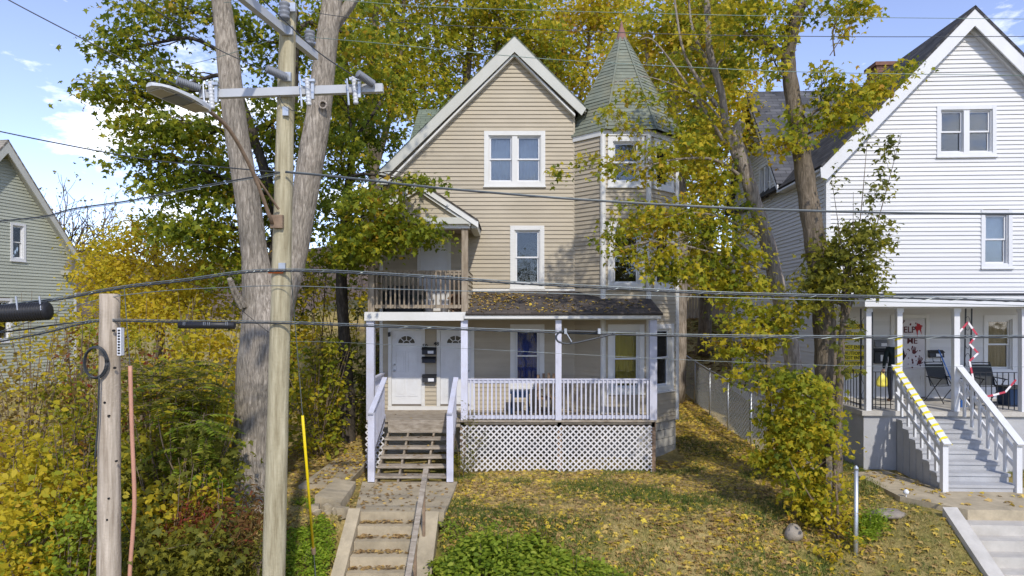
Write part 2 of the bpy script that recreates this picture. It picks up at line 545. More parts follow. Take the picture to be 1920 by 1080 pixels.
Y1, Y2, O1, B1 = (0.54, 0.45, 0.03), (0.72, 0.555, 0.04), (0.55, 0.30, 0.04), (0.20, 0.10, 0.04)
M['leaf_green'] = mat_leaf('maple_leaf_green', [(0.0, G1), (0.35, G2), (0.62, G3), (0.86, Y1), (1.0, O1)])
M['leaf_mixed'] = mat_leaf('maple_leaf_mixed', [(0.0, G1), (0.16, G2), (0.40, G3), (0.66, Y1), (0.90, Y2), (1.0, O1)])
M['leaf_yellow'] = mat_leaf('maple_leaf_yellow', [(0.0, G2), (0.2, G3), (0.45, Y1), (0.75, Y2), (0.93, O1), (1.0, B1)])
M['leaf_gold'] = mat_leaf('leaf_gold', [(0.0, G3), (0.25, Y1), (0.8, Y2), (1.0, O1)])
M['leaf_lime'] = mat_leaf('leaf_lime', [(0.0, (0.17, 0.29, 0.025)), (0.5, (0.33, 0.46, 0.04)), (1.0, (0.52, 0.58, 0.06))], noise=0.2)
M['leaf_weed'] = mat_leaf('leaf_weed', [(0.0, (0.14, 0.22, 0.025)), (0.5, (0.31, 0.40, 0.04)), (0.9, (0.48, 0.53, 0.07)), (1.0, Y1)], noise=0.2)
M['leaf_olive'] = mat_leaf('leaf_olive', [(0.0, (0.075, 0.095, 0.02)), (0.4, (0.18, 0.19, 0.028)), (0.75, (0.33, 0.31, 0.04)), (1.0, Y1)])
M['leaf_brown'] = mat_leaf('leaf_brown', [(0.0, (0.10, 0.085, 0.022)), (0.4, (0.25, 0.165, 0.045)), (0.75, (0.40, 0.28, 0.06)), (1.0, Y1)])
M['leaf_red'] = mat_leaf('leaf_red', [(0.0, (0.10, 0.11, 0.025)), (0.35, (0.22, 0.13, 0.04)), (0.7, (0.30, 0.10, 0.045)), (1.0, (0.42, 0.06, 0.045))])
M['leaf_fallen'] = mat_leaf('fallen_leaf', [(0.0, (0.17, 0.10, 0.045)), (0.3, (0.40, 0.26, 0.11)), (0.6, (0.56, 0.39, 0.13)), (0.85, (0.66, 0.47, 0.05)), (1.0, (0.74, 0.58, 0.07))], trans=0.15, noise=0.2, scale=0.8)
M['grass'] = mat_leaf('grass_blade', [(0.0, (0.10, 0.15, 0.025)), (0.35, (0.21, 0.22, 0.055)), (0.7, (0.42, 0.33, 0.13)), (1.0, (0.55, 0.43, 0.20))], trans=0.25, noise=0.45, scale=0.55)

# ------------------------------------------------------------------ terrain
def sstep(t):
    t = np.clip(t, 0, 1)
    return t * t * (3 - 2 * t)


def H(x, y):
    x, y = np.asarray(x, float), np.asarray(y, float)
    hl = np.interp(y, [-400, 6.5, 8.6, 10.2, 11.95, 13.15, 15.3, 17.2, 19, 22.5, 27.5, 29.5, 33, 38, 60, 140, 900], [-6.05, -6.05, -5.9, -5.55, -4.66, -4.0, -3.95, -4.02, -3.92, -3.55, -3.1, -2.2, -0.3, 0.7, 1.4, 2, 2])
    hr = np.interp(y, [-400, 6.5, 8.6, 9.8, 11.0, 12.3, 15.5, 19, 22.5, 27.5, 29.5, 33, 38, 60, 140, 900], [-6.05, -6.05, -5.9, -5.2, -4.42, -3.68, -3.6, -3.6, -3.4, -3.1, -2.2, -0.3, 0.7, 1.4, 2, 2])
    t = sstep((x - 5.6) / 1.8)
    h = hl * (1 - t) + hr * t
    k = sstep((-x - 9) / 8)                       # the left lot does not climb
    h = np.where(y > 20, h * (1 - k) + np.minimum(h, -3.2) * k, h)
    cutm = ((x > -3.25) & (x < -1.33) & (y < 13.4) & (y > 8)) | ((x > 8.0) & (x < 10.2) & (y < 12.6) & (y > 8))
    h = np.where(cutm, h - 0.55, h)
    b = 0.035 * np.sin(x * 2.1 + y * 1.3) * np.sin(y * 1.7 - x * 0.6) + 0.02 * np.sin(x * 5.3 - y * 3.1)
    return h + b * sstep((y - 9) / 2)


def Hs(x, y):
    return float(H(x, y))


def ground_mesh():
    xs = np.concatenate([[-600, -300, -150, -80, -50, -36], np.arange(-28, 26, 0.4), [26, 32, 42, 60, 90, 160, 300, 600]])
    ys = np.concatenate([[-300, -120, -60, -30, -15, -5, 2, 6], np.arange(8, 30, 0.35), np.arange(30, 40, 1.0), [42, 46, 52, 60, 80, 120, 200, 400, 900]])
    X, Y = np.meshgrid(xs, ys)
    Z = H(X, Y)
    v = np.stack([X, Y, Z], -1).reshape(-1, 3)
    nx, ny = len(xs), len(ys)
    i = np.arange(nx * ny).reshape(ny, nx)
    f = np.stack([i[:-1, :-1], i[:-1, 1:], i[1:, 1:], i[1:, :-1]], -1).reshape(-1, 4)
    me = bpy.data.meshes.new("ground")
    me.from_pydata(v.tolist(), [], f.tolist())
    me.polygons.foreach_set("use_smooth", [True] * len(me.polygons))
    return me


def mat_ground():
    m, nt, N, L, b = mat_new('yard_ground')
    tcn = N.new("ShaderNodeTexCoord")
    n1 = N.new("ShaderNodeTexNoise")
    n1.inputs["Scale"].default_value = 0.55
    n1.inputs["Detail"].default_value = 7
    n1.inputs["Roughness"].default_value = 0.65
    n2 = N.new("ShaderNodeTexNoise")
    n2.inputs["Scale"].default_value = 14
    n2.inputs["Detail"].default_value = 8
    n2.inputs["Roughness"].default_value = 0.75
    L.new(tcn.outputs["Object"], n1.inputs["Vector"])
    L.new(tcn.outputs["Object"], n2.inputs["Vector"])
    r1 = ramp(N, [(0.34, (0.19, 0.20, 0.05)), (0.46, (0.33, 0.27, 0.10)), (0.58, (0.45, 0.36, 0.16)), (0.72, (0.32, 0.23, 0.11))])
    L.new(n1.outputs["Fac"], r1.inputs["Fac"])
    r2 = ramp(N, [(0.3, (0.45, 0.42, 0.36)), (0.7, (1.35, 1.3, 1.2))])
    L.new(n2.outputs["Fac"], r2.inputs["Fac"])
    mm = N.new("ShaderNodeMixRGB")
    mm.blend_type = 'MULTIPLY'
    mm.inputs["Fac"].default_value = 1
    L.new(r1.outputs["Color"], mm.inputs["Color1"])
    L.new(r2.outputs["Color"], mm.inputs["Color2"])
    L.new(mm.outputs["Color"], b.inputs["Base Color"])
    b.inputs["Roughness"].default_value = 0.95
    b.inputs["Specular IOR Level"].default_value = 0.1
    bp = N.new("ShaderNodeBump")
    bp.inputs["Strength"].default_value = 0.8
    bp.inputs["Distance"].default_value = 0.05
    L.new(n2.outputs["Fac"], bp.inputs["Height"])
    L.new(bp.outputs["Normal"], b.inputs["Normal"])
    return m


tag(mesh_obj("ground", ground_mesh(), mat_ground()), kind="structure")
tag(MB().box(-120, 120, -4.5, 6.2, -6.3, -6.0).obj("road", M['asphalt']), kind="structure")
tag(MB().box(-120, 120, 6.35, 8.3, -6.2, -5.88).obj("sidewalk", M['concrete_pale']), kind="structure")


def hill_mesh():
    v, f = [], []
    n, k = 60, 10
    for j in range(k):
        for i in range(n):
            x = -620 + 900 * i / (n - 1)
            t = j / (k - 1)
            y = 330 + 260 * t
            top = 52 + 9 * math.sin(x * 0.011 + 1.2) + 5 * math.sin(x * 0.031) + 2 * math.sin(x * 0.09)
            v.append((x, y, -4 + top * math.sin(min(1, t * 1.25) * math.pi / 2) + random.uniform(-0.8, 0.8)))
    for j in range(k - 1):
        for i in range(n - 1):
            a = j * n + i
            f.append((a, a + 1, a + n + 1, a + n))
    me = bpy.data.meshes.new("far_hill")
    me.from_pydata(v, [], f)
    return me


tag(mesh_obj("far_hill", hill_mesh(), mat_plain('hill_woods', (0.115, 0.088, 0.07), 1.0, var=0.55, scale=(0.09, 0.09, 0.2), detail=10, spec=0.0)), kind="structure")


# ------------------------------------------------------------------ building kit
class WF:
    """a vertical wall plane: u along the wall, z up, n outward"""

    def __init__(self, ox, oy, ux, uy):
        l = math.hypot(ux, uy)
        self.o, self.u = (ox, oy), (ux / l, uy / l)
        self.n = (self.u[1], -self.u[0])

    def p(self, u, z, n=0.0):
        return (self.o[0] + self.u[0] * u + self.n[0] * n, self.o[1] + self.u[1] * u + self.n[1] * n, z)

    def box(self, mb, u0, u1, z0, z1, n0, n1):
        q = [self.p(u0, z0, n1), self.p(u1, z0, n1), self.p(u1, z0, n0), self.p(u0, z0, n0), self.p(u0, z1, n1), self.p(u1, z1, n1), self.p(u1, z1, n0), self.p(u0, z1, n0)]
        return mb.hexa(q)


def prof_at(prof, z):
    for (z0, l0, r0), (z1, l1, r1) in zip(prof, prof[1:]):
        if z0 <= z <= z1:
            t = 0 if z1 == z0 else (z - z0) / (z1 - z0)
            return l0 + (l1 - l0) * t, r0 + (r1 - r0) * t
    return (prof[0][1], prof[0][2]) if z < prof[0][0] else (prof[-1][1], prof[-1][2])


def cut(l, r, holes):
    segs = [(l, r)]
    for a, b in holes:
        out = []
        for s, e in segs:
            if b <= s or a >= e:
                out.append((s, e))
            else:
                if a > s:
                    out.append((s, a))
                if b < e:
                    out.append((b, e))
        segs = out
    return [(s, e) for s, e in segs if e - s > 0.01]


def siding_wall(house, name, wf, prof, holes, mat, course=0.115, thick=0.12, z_board=None, z_top=None, sheath=None, lip=0.034):
    """prof: [(z, left, right)...] bottom to top; holes: (u0,u1,z0,z1). Wall sheet with each clapboard course as a child."""
    mb = MB()
    zs = sorted(set([p[0] for p in prof] + [h[2] for h in holes] + [h[3] for h in holes]))
    zs = [z for z in zs if prof[0][0] <= z <= prof[-1][0]]
    for z0, z1 in zip(zs, zs[1:]):
        if z1 - z0 < 1e-3:
            continue
        l0, r0 = prof_at(prof, z0 + 1e-4)
        l1, r1 = prof_at(prof, z1 - 1e-4)
        hs = [(h[0], h[1]) for h in holes if h[2] < (z0 + z1) / 2 < h[3]]
        for s, e in cut(min(l0, l1), max(r0, r1), hs):
            s0, s1 = (max(s, l0), max(s, l1))
            e0, e1 = (min(e, r0), min(e, r1))
            if e0 - s0 < 1e-3 and e1 - s1 < 1e-3:
                continue
            mb.hexa([wf.p(s0, z0, 0), wf.p(e0, z0, 0), wf.p(e0, z0, -thick), wf.p(s0, z0, -thick), wf.p(s1, z1, 0), wf.p(max(e1, s1), z1, 0), wf.p(max(e1, s1), z1, -thick), wf.p(s1, z1, -thick)])
    w = mb.obj(name, sheath or M['sheath'], house)
    z = prof[0][0] if z_board is None else z_board
    zt = prof[-1][0] if z_top is None else z_top
    while z < zt - 0.01:
        z1 = min(z + course, zt)
        l0, r0 = prof_at(prof, z + 1e-4)
        l1, r1 = prof_at(prof, z1 - 1e-4)
        hs = [(h[0] - 0.03, h[1] + 0.03) for h in holes if h[2] - 0.03 < z1 and h[3] + 0.03 > z]
        jit = random.uniform(-0.002, 0.002)
        for s, e in cut(l0, r0, hs):
            b = MB()
            s1, e1 = max(s, l1), min(e, r1)
            if e1 - s1 < 0.005:
                s1 = e1 = (max(s, l1) + min(e, r1)) / 2
            lo = lip + jit
            b.hexa([wf.p(s, z - 0.004, lo), wf.p(e, z - 0.004, lo), wf.p(e, z - 0.004, 0.001), wf.p(s, z - 0.004, 0.001), wf.p(s1, z1, 0.006), wf.p(e1, z1, 0.006), wf.p(e1, z1, 0.001), wf.p(s1, z1, 0.001)])
            b.obj("siding_board", mat, w)
        z += course
    return w


def window(house, wf, u0, u1, z0, z1, casing=0.1, double=False, curtain=None, trim=None, proud=0.045, deep=0.0, lower_only=False, wavy=True):
    """casing with sashes, panes and curtain; returns the opening for the wall"""
    trim = trim or M['trim']
    a0, a1, b0, b1 = u0 + casing, u1 - casing, z0 + casing * 0.9, z1 - casing
    mb = MB()
    wf.box(mb, u0, u0 + casing, z0, z1, 0.002, proud)
    wf.box(mb, u1 - casing, u1, z0, z1, 0.002, proud)
    wf.box(mb, a0 + 0.001, a1 - 0.001, b1, z1, 0.002, proud - 0.003)
    wf.box(mb, a0 + 0.001, a1 - 0.001, z0, b0, 0.002, proud - 0.003)
    for q in ((a0, a0 + 0.03), (a1 - 0.03, a1)):           # jambs
        wf.box(mb, q[0] + 0.001, q[1] - 0.001, b0, b1, -0.11, 0.001)
    wf.box(mb, a0 + 0.03, a1 - 0.03, b1 - 0.03, b1 - 0.001, -0.11, 0.0015)
    win = mb.obj("window", trim, house)
    s = MB()
    wf.box(s, u0 - 0.02, u1 + 0.02, z0 - 0.04, z0 - 0.002, 0.004, proud + 0.035)
    s.obj("sill", trim, win)
    s2 = MB()
    wf.box(s2, a0 + 0.002, a1 - 0.002, b0 - 0.02, b0 + 0.03, -0.11, 0.02)
    s2.obj("inner_sill", trim, win)
    cols = [(a0 + 0.03, a1 - 0.03)]
    if double:
        mid, mw = (a0 + a1) / 2, 0.075
        m2 = MB()
        wf.box(m2, mid - mw, mid + mw, b0 + 0.001, b1 - 0.031, -0.11, proud - 0.006)
        m2.obj("mullion", trim, win)
        cols = [(a0 + 0.03, mid - mw), (mid + mw, a1 - 0.03)]
    zm = (b0 + b1) / 2
    fw = 0.042
    for c0, c1 in cols:
        for lo, hi, n in ((zm - 0.02, b1 - 0.031, -0.045), (b0 + 0.031, zm + 0.02, -0.078)):
            sb = MB()
            wf.box(sb, c0 + 0.001, c0 + fw, lo, hi, n - 0.03, n)
            wf.box(sb, c1 - fw, c1 - 0.001, lo, hi, n - 0.03, n)
            wf.box(sb, c0 + fw, c1 - fw, lo, lo + fw, n - 0.029, n - 0.001)
            wf.box(sb, c0 + fw, c1 - fw, hi - fw, hi, n - 0.029, n - 0.001)
            sb.obj("sash", M['whitep'], win)
            g = MB()
            wf.box(g, c0 + fw - 0.005, c1 - fw + 0.005, lo + fw - 0.005, hi - fw + 0.005, n - 0.018, n - 0.012)
            g.obj("pane", M['glass'], win)
        if curtain is not None:
            cm = MB()
            n_s = 24
            vs, fs = [], []
            for i in range(n_s + 1):
                u = c0 - 0.02 + (c1 - c0 + 0.04) * i / n_s
                dn = -0.135 + (0.010 * math.sin(i * 1.9) + 0.006 * math.sin(i * 0.7 + c0 * 9) if wavy else 0)
                vs += [wf.p(u, b0 - 0.05, dn), wf.p(u, b1 + 0.03, dn), wf.p(u, b0 - 0.05, dn - 0.006), wf.p(u, b1 + 0.03, dn - 0.006)]
            for i in range(n_s):
                k = i * 4
                fs += [(k, k + 4, k + 5, k + 1), (k + 2, k + 3, k + 7, k + 6), (k + 1, k + 5, k + 7, k + 3), (k, k + 2, k + 6, k + 4)]
            cm.add(vs, fs)
            cm.obj("curtain", curtain, win, smooth=True)
    # dark recess box behind the opening, so that the room reads as a room
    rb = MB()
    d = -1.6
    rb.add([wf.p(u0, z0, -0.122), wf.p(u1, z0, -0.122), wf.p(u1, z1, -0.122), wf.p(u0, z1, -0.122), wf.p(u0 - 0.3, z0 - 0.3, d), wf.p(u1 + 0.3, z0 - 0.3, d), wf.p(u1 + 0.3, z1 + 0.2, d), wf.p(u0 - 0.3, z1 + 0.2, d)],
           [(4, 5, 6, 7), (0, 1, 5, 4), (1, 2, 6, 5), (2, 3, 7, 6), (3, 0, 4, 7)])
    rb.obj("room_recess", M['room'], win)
    return (a0, a1, b0, b1)


def roof_slab(house, name, pts, thick, mat):
    """pts: eave start, eave end, ridge end, ridge start (world); UV in metres along eave / up slope"""
    p = [Vector(q) for q in pts]
    if XF is not None:
        p = [XF @ q for q in p]
    eu = (p[1] - p[0]).normalized()
    nn = eu.cross(p[3] - p[0]).normalized()
    if nn.z < 0:
        nn = -nn
    ev = (p[3] - p[0]) - eu * (p[3] - p[0]).dot(eu)
    ev.normalize()
    lo = [q - nn * thick for q in p]
    vs = p + lo
    fs = [(0, 1, 2, 3), (7, 6, 5, 4), (0, 4, 5, 1), (1, 5, 6, 2), (2, 6, 7, 3), (3, 7, 4, 0)]
    me = bpy.data.meshes.new(name)
    me.from_pydata([tuple(v) for v in vs], [], fs)
    uv = me.uv_layers.new(name="UVMap")
    for l in me.loops:
        q = vs[l.vertex_index] - p[0]
        uv.data[l.index].uv = (q.dot(eu), q.dot(ev))
    me.update()
    return mesh_obj(name, me, mat, house)


def text_mesh(body, size, depth=0.004, bold=0.0):
    cu = bpy.data.curves.new("lettering", 'FONT')
    cu.body = body
    cu.size = size
    cu.extrude = depth
    cu.offset = size * bold
    cu.align_x = 'CENTER'
    cu.align_y = 'CENTER'
    cu.resolution_u = 2
    ob = bpy.data.objects.new("lettering", cu)
    scene.collection.objects.link(ob)
    dg = bpy.context.evaluated_depsgraph_get()
    me = bpy.data.meshes.new_from_object(ob.evaluated_get(dg))
    bpy.data.objects.remove(ob)
    return me


def lettering(body, size, wf, u, z, n, mat, parent, name="lettering", rot=0.0, sx=1.0, bold=0.015):
    me = text_mesh(body, size, bold=bold)
    c, s = math.cos(rot), math.sin(rot)
    for v in me.vertices:
        a, b, d = v.co.x * sx, v.co.y, v.co.z
        q = Vector(wf.p(u + a * c - b * s, z + a * s + b * c, n + d))
        v.co = XF @ q if XF is not None else q
    me.update()
    me.materials.clear()
    return mesh_obj(name, me, mat, parent)


def fan_light(wf, cu, zb, r, n, door, seg=12):
    g = MB()
    poly = [wf.p(cu + r * math.cos(math.pi * i / seg), zb + r * 0.92 * math.sin(math.pi * i / seg), n) for i in range(seg + 1)]
    g.prism(poly, Vector(wf.p(0, 0, 0.01)) - Vector(wf.p(0, 0, 0)))
    g.obj("fan_window", M['darkglass'], door)
    mt = MB()
    for i in range(seg):
        a, b = math.pi * i / seg, math.pi * (i + 1) / seg
        mt.bar(wf.p(cu + (r + .012) * math.cos(a), zb + (r * .92 + .012) * math.sin(a), n + .014), wf.p(cu + (r + .012) * math.cos(b), zb + (r * .92 + .012) * math.sin(b), n + .014), 0.03, 0.03)
    mt.bar(wf.p(cu - r, zb, n + .014), wf.p(cu + r, zb, n + .014), 0.032, 0.032)
    for a in (math.pi * .25, math.pi * .5, math.pi * .75):
        mt.bar(wf.p(cu + .1 * math.cos(a), zb + .09 * math.sin(a), n + .014), wf.p(cu + r * math.cos(a), zb + r * .92 * math.sin(a), n + .014), 0.018, 0.02)
    pts = [wf.p(cu + .1 * math.cos(math.pi * i / 8), zb + .09 * math.sin(math.pi * i / 8), n + .014) for i in range(9)]
    mt.tube(pts, 0.01, 5)
    mt.obj("fan_muntin", M['whitep'], door)


def panel_door(house, wf, u0, u1, z0, z1, frame=0.1, fan=True, handle='l', mat=None, panels=True, name="door"):
    mat = mat or M['door']
    mb = MB()
    wf.box(mb, u0, u1, z0, z1, -0.03, 0.015)
    d = mb.obj(name, mat, house)
    fr = MB()
    wf.box(fr, u0 - frame, u0 - 0.004, z0 - 0.05, z1 + frame, 0.0, 0.055)
    wf.box(fr, u1 + 0.004, u1 + frame, z0 - 0.05, z1 + frame, 0.0, 0.055)
    wf.box(fr, u0 - 0.003, u1 + 0.003, z1 + 0.004, z1 + frame, 0.0, 0.052)
    fr.obj("door_frame", M['trim'], d)
    w = u1 - u0
    if panels:
        hgt = z1 - z0
        rows = [(0.11, 0.36), (0.43, 0.72)] if fan else [(0.06, 0.28), (0.34, 0.62), (0.68, 0.93)]
        for a, b in rows:
            for c in ((0.12, 0.46), (0.54, 0.88)):
                pm = MB()
                x0, x1, y0, y1 = u0 + w * c[0], u0 + w * c[1], z0 + hgt * a, z0 + hgt * b
                t = 0.022
                wf.box(pm, x0, x1, y0, y0 + t, 0.0152, 0.028)
                wf.box(pm, x0, x1, y1 - t, y1, 0.0152, 0.028)
                wf.box(pm, x0, x0 + t, y0 + t, y1 - t, 0.0152, 0.028)
                wf.box(pm, x1 - t, x1, y0 + t, y1 - t, 0.0152, 0.028)
                wf.box(pm, x0 + 0.05, x1 - 0.05, y0 + 0.05, y1 - 0.05, 0.0152, 0.023)
                pm.obj("panel", mat, d)
    if fan:
        fan_light(wf, (u0 + u1) / 2, z1 - 0.36, w * 0.29, 0.0155, d)
    hu = u0 + 0.07 if handle == 'l' else u1 - 0.07
    for zz, rr in ((z0 + 0.93, 0.032), (z0 + 1.10, 0.026)):
        hb = MB()
        a, b = Vector(wf.p(hu, zz, 0.016)), Vector(wf.p(hu, zz, 0.075))
        hb.tube([a, a.lerp(b, .3), a.lerp(b, .35), b], [rr, rr * .6, rr, rr * .8], 10)
        hb.obj("door_knob", M['galv'], d, smooth=True)
    return d


def copies(name, me, mat, parent, locs):
    out = []
    for l in locs:
        out.append(mesh_obj(name, me, mat, parent, l))
    return out


# ================================================================== the beige house
HB = thing("beige_house", "beige clapboard house with a green turret roof and lavender front porch", "house", (0.5, 19.0, -3.9))
wf_front = WF(-3.59, 19.0, 1, 0)
X = lambda x: x + 3.59
d1 = (X(-3.34), X(-2.52), -2.56, -0.52)
d2 = (X(-1.99), X(-1.15), -2.56, -0.52)
d3 = (X(-2.53), X(-1.80), 0.03, 2.14)
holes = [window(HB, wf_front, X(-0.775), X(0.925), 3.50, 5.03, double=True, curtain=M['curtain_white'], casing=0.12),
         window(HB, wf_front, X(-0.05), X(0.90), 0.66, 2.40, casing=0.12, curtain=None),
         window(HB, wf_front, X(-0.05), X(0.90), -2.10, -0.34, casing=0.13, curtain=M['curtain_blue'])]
holes += [(d[0] - 0.01, d[1] + 0.01, d[2], d[3] + 0.01) for d in (d1, d2, d3)]
siding_wall(HB, "front_wall", wf_front, [(-2.78, 0, 5.33), (3.79, 0, 5.33), (5.78, 1.99, 5.33), (7.42, 3.63, 3.69)], holes, M['beige'])
panel_door(HB, wf_front, *d1, handle='l')
panel_door(HB, wf_front, *d2, handle='r')
panel_door(HB, wf_front, *d3, fan=False, handle='l', name="upper_door")
kick = MB()
wf_front.box(kick, X(-3.45), X(-1.04), -2.74, -2.615, 0.024, 0.06)
kick.obj("door_base_board", M['trim'], HB)
for s, u, z in (("50", X(-2.415), -0.945), ("48", X(-2.10), -0.885)):
    lettering(s, 0.15, wf_front, u, z, 0.062, M['ink'], HB, "house_number")
cb = MB()
wf_front.box(cb, -0.09, 0.0, -2.78, 3.62, -0.1, 0.035)
cb.obj("corner_board", M['trim'], HB)
cb = MB()
wf_front.box(cb, 5.29, 5.34, -2.75, 5.55, 0.0, 0.028)
cb.obj("corner_board", M['beige'], HB)

# rake boards, left cornice return, roof
RK = MB()
yb = 18.70
for s, xe in ((-1, -3.70), (1, 2.04)):
    zt = 7.56 - abs(xe - 0.07)
    w = 0.43
    e = 0.30
    top = [(0.07, 7.56), (xe, zt), (xe - s * 0.13, zt - 0.20) if s > 0 else (xe + 0.02, zt - 0.30), (0.07, 7.56 - w)]
    b = MB()
    b.prism([(x, yb, z) for x, z in top], (0, 0.05, 0))
    b.obj("rake_board", M['rake'], HB)
    b = MB()                                      # inner moulding
    q = [(0.07, 7.56 - w - 0.002), (xe - s * 0.30, zt - 0.13 - 0.002 if False else 7.56 - abs(xe - s * 0.30 - 0.07) - w - 0.002), (xe - s * 0.30, 7.56 - abs(xe - s * 0.30 - 0.07) - w - 0.07), (0.07, 7.56 - w - 0.07)]
    b.prism([(x, yb + 0.09, z) for x, z in q], (0, 0.18, 0))
    b.obj("rake_moulding", M['trim'], HB)
    b = MB()                                      # soffit behind the board
    q = [(0.07, 7.50), (xe, zt - 0.06), (xe, zt - 0.10), (0.07, 7.46)]
    b.prism([(x, yb + 0.052, z) for x, z in q], (0, 0.26, 0))
    b.obj("soffit", M['rake'], HB)
b = MB()
b.hexa([(-3.72, 18.68, 3.50), (-3.12, 18.68, 3.50), (-3.12, 19.0, 3.50), (-3.72, 19.0, 3.50), (-3.74, 18.68, 3.66), (-3.10, 18.68, 3.66), (-3.10, 19.0, 3.66), (-3.74, 19.0, 3.66)])
b.obj("cornice_return", M['rake'], HB)
roof_slab(HB, "roof", [(-3.78, 18.68, 3.735), (-3.78, 30, 3.735), (0.07, 30, 7.585), (0.07, 18.68, 7.585)], 0.018, M['roof_green'])
roof_slab(HB, "roof", [(2.1, 18.68, 5.555), (2.1, 19.35, 5.555), (0.07, 19.35, 7.585), (0.07, 18.68, 7.585)], 0.018, M['roof_green'])
roof_slab(HB, "roof", [(4.95, 19.36, 2.72), (4.95, 30, 2.72), (0.07, 30, 7.60), (0.07, 19.36, 7.60)], 0.05, M['roof_green'])
# left side wall, right side wall, back wall, left cross gable
sw = MB()
sw.box(-3.59, -3.45, 19.13, 29.8, -3.95, 3.75)
sw.obj("side_wall", M['beige'], HB)
sw = MB()
sw.box(4.50, 4.64, 19.5, 29.8, -3.0, 2.8)
sw.obj("side_wall", M['beige'], HB)
sw = MB()
sw.prism([(-3.59, 29.7, -3.9), (4.64, 29.7, -3.9), (4.64, 29.7, 2.9), (0.07, 29.7, 7.4), (-3.59, 29.7, 3.8)], (0, 0.12, 0))
sw.obj("back_wall", M['beige'], HB)
roof_slab(HB, "cross_roof", [(-3.72, 21.6, 3.9), (0.07, 21.6, 3.9), (0.07, 24.2, 7.18), (-3.30, 24.2, 7.18)], 0.05, M['roof_green'])
roof_slab(HB, "cross_roof", [(-3.72, 26.8, 3.9), (0.07, 26.8, 3.9), (0.07, 24.2, 7.18), (-3.30, 24.2, 7.18)], 0.05, M['roof_green'])
b = MB()
b.prism([(-3.60, 21.7, 3.7), (-3.60, 26.7, 3.7), (-3.24, 24.2, 7.05)], (0.1, 0, 0))
b.obj("cross_gable", M['beige'], HB)

# turret
V = [(1.74, 19.0), (2.44, 18.3), (3.66, 18.3), (4.64, 19.28), (4.64, 20.7)]
facets = [WF(*V[i], V[i + 1][0] - V[i][0], V[i + 1][1] - V[i][1]) for i in range(4)]
flen = [math.dist(V[i], V[i + 1]) for i in range(4)]
wins = {1: [(0.13, 1.10, 3.36, 4.70, M['curtain_grey']), (0.13, 1.10, 0.63, 2.40, None), (0.13, 1.10, -2.17, -0.33, M['curtain_yellow'])],
        2: [(0.20, 1.20, 3.36, 4.70, None), (0.20, 1.20, 0.63, 2.40, M['curtain_grey']), (0.20, 1.20, -2.17, -0.33, M['curtain_lightblue'])]}
for i in range(4):
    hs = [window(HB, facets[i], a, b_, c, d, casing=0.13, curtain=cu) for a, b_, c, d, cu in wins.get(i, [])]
    siding_wall(HB, "turret_wall", facets[i], [(-3.0, 0, flen[i]), (4.72, 0, flen[i])], hs, M['beige'], sheath=M['beige'] if i == 3 else None, z_board=9 if i == 3 else None)
    fz = MB()
    facets[i].box(fz, -0.02, flen[i] + 0.02, 4.72, 4.88, -0.12, 0.06)
    fz.obj("turret_frieze", M['trim'], HB)
for i in (1, 2, 3):
    x, y = V[i]
    c = MB()
    c.prism([(x + 0.075 * math.cos(a), y + 0.075 * math.sin(a), -3.03) for a in [k * math.pi / 4 + math.pi / 8 for k in range(8)]], (0, 0, 7.75))
    c.obj("corner_board", M['trim'], HB)
TC = (3.17, 19.75)
tr_z0, tr_z1, tr_R = 4.86, 8.12, 1.74
nC = 30
for k in range(nC):
    t0, t1 = k / nC, (k + 1.25) / nC
    r0 = tr_R * (1 - t0) + 0.028
    r1 = tr_R * (1 - min(t1, 1)) + 0.006
    za, zb_ = tr_z0 + (tr_z1 - tr_z0) * t0, tr_z0 + (tr_z1 - tr_z0) * min(t1, 1)
    if r0 < 0.15:
        break
    mb = MB()
    vs, fs = [], []
    for s in range(8):
        a = math.pi / 8 + s * math.pi / 4
        rr = r0 + random.uniform(-0.008, 0.01)
        ca, sa = math.cos(a), math.sin(a)
        vs += [(TC[0] + rr * ca, TC[1] + rr * sa, za + random.uniform(-0.006, 0.006)), (TC[0] + r1 * ca, TC[1] + r1 * sa, zb_), (TC[0] + (r0 - 0.03) * ca, TC[1] + (r0 - 0.03) * sa, za + 0.002)]
    for s in range(8):
        a, b_ = s * 3, ((s + 1) % 8) * 3
        fs += [(a, b_, b_ + 1, a + 1), (a + 2, b_ + 2, b_, a)]
    mb.add(vs, fs)
    if k == 0:
        tr = mb.obj("turret_roof", M['turret'], HB)
    else:
        mb.obj("shingle_course", M['turret'], tr)
# hip caps and finial
for s in range(8):
    a = math.pi / 8 + s * math.pi / 4
    h = MB()
    h.bar((TC[0] + (tr_R + .03) * math.cos(a), TC[1] + (tr_R + .03) * math.sin(a), tr_z0 + 0.01), (TC[0] + .14 * math.cos(a), TC[1] + .14 * math.sin(a), tr_z1 - 0.22), 0.055, 0.02, up=(math.cos(a), math.sin(a), 0.6))
    h.obj("hip_cap", M['turret'], tr)
f = MB()
f.lathe((TC[0], TC[1], tr_z1 - 0.34), [(0.185, 0), (0.15, 0.12), (0.10, 0.32), (0.05, 0.46), (0.035, 0.48), (0.045, 0.53), (0.02, 0.58), (0.004, 0.66)], 12)
f.obj("finial", M['terracotta'], HB, smooth=True)
sf = MB()
sf.lathe((TC[0], TC[1], 4.80), [(1.35, 0.03), (tr_R, 0.03), (tr_R, 0.055), (1.35, 0.055)], 8)
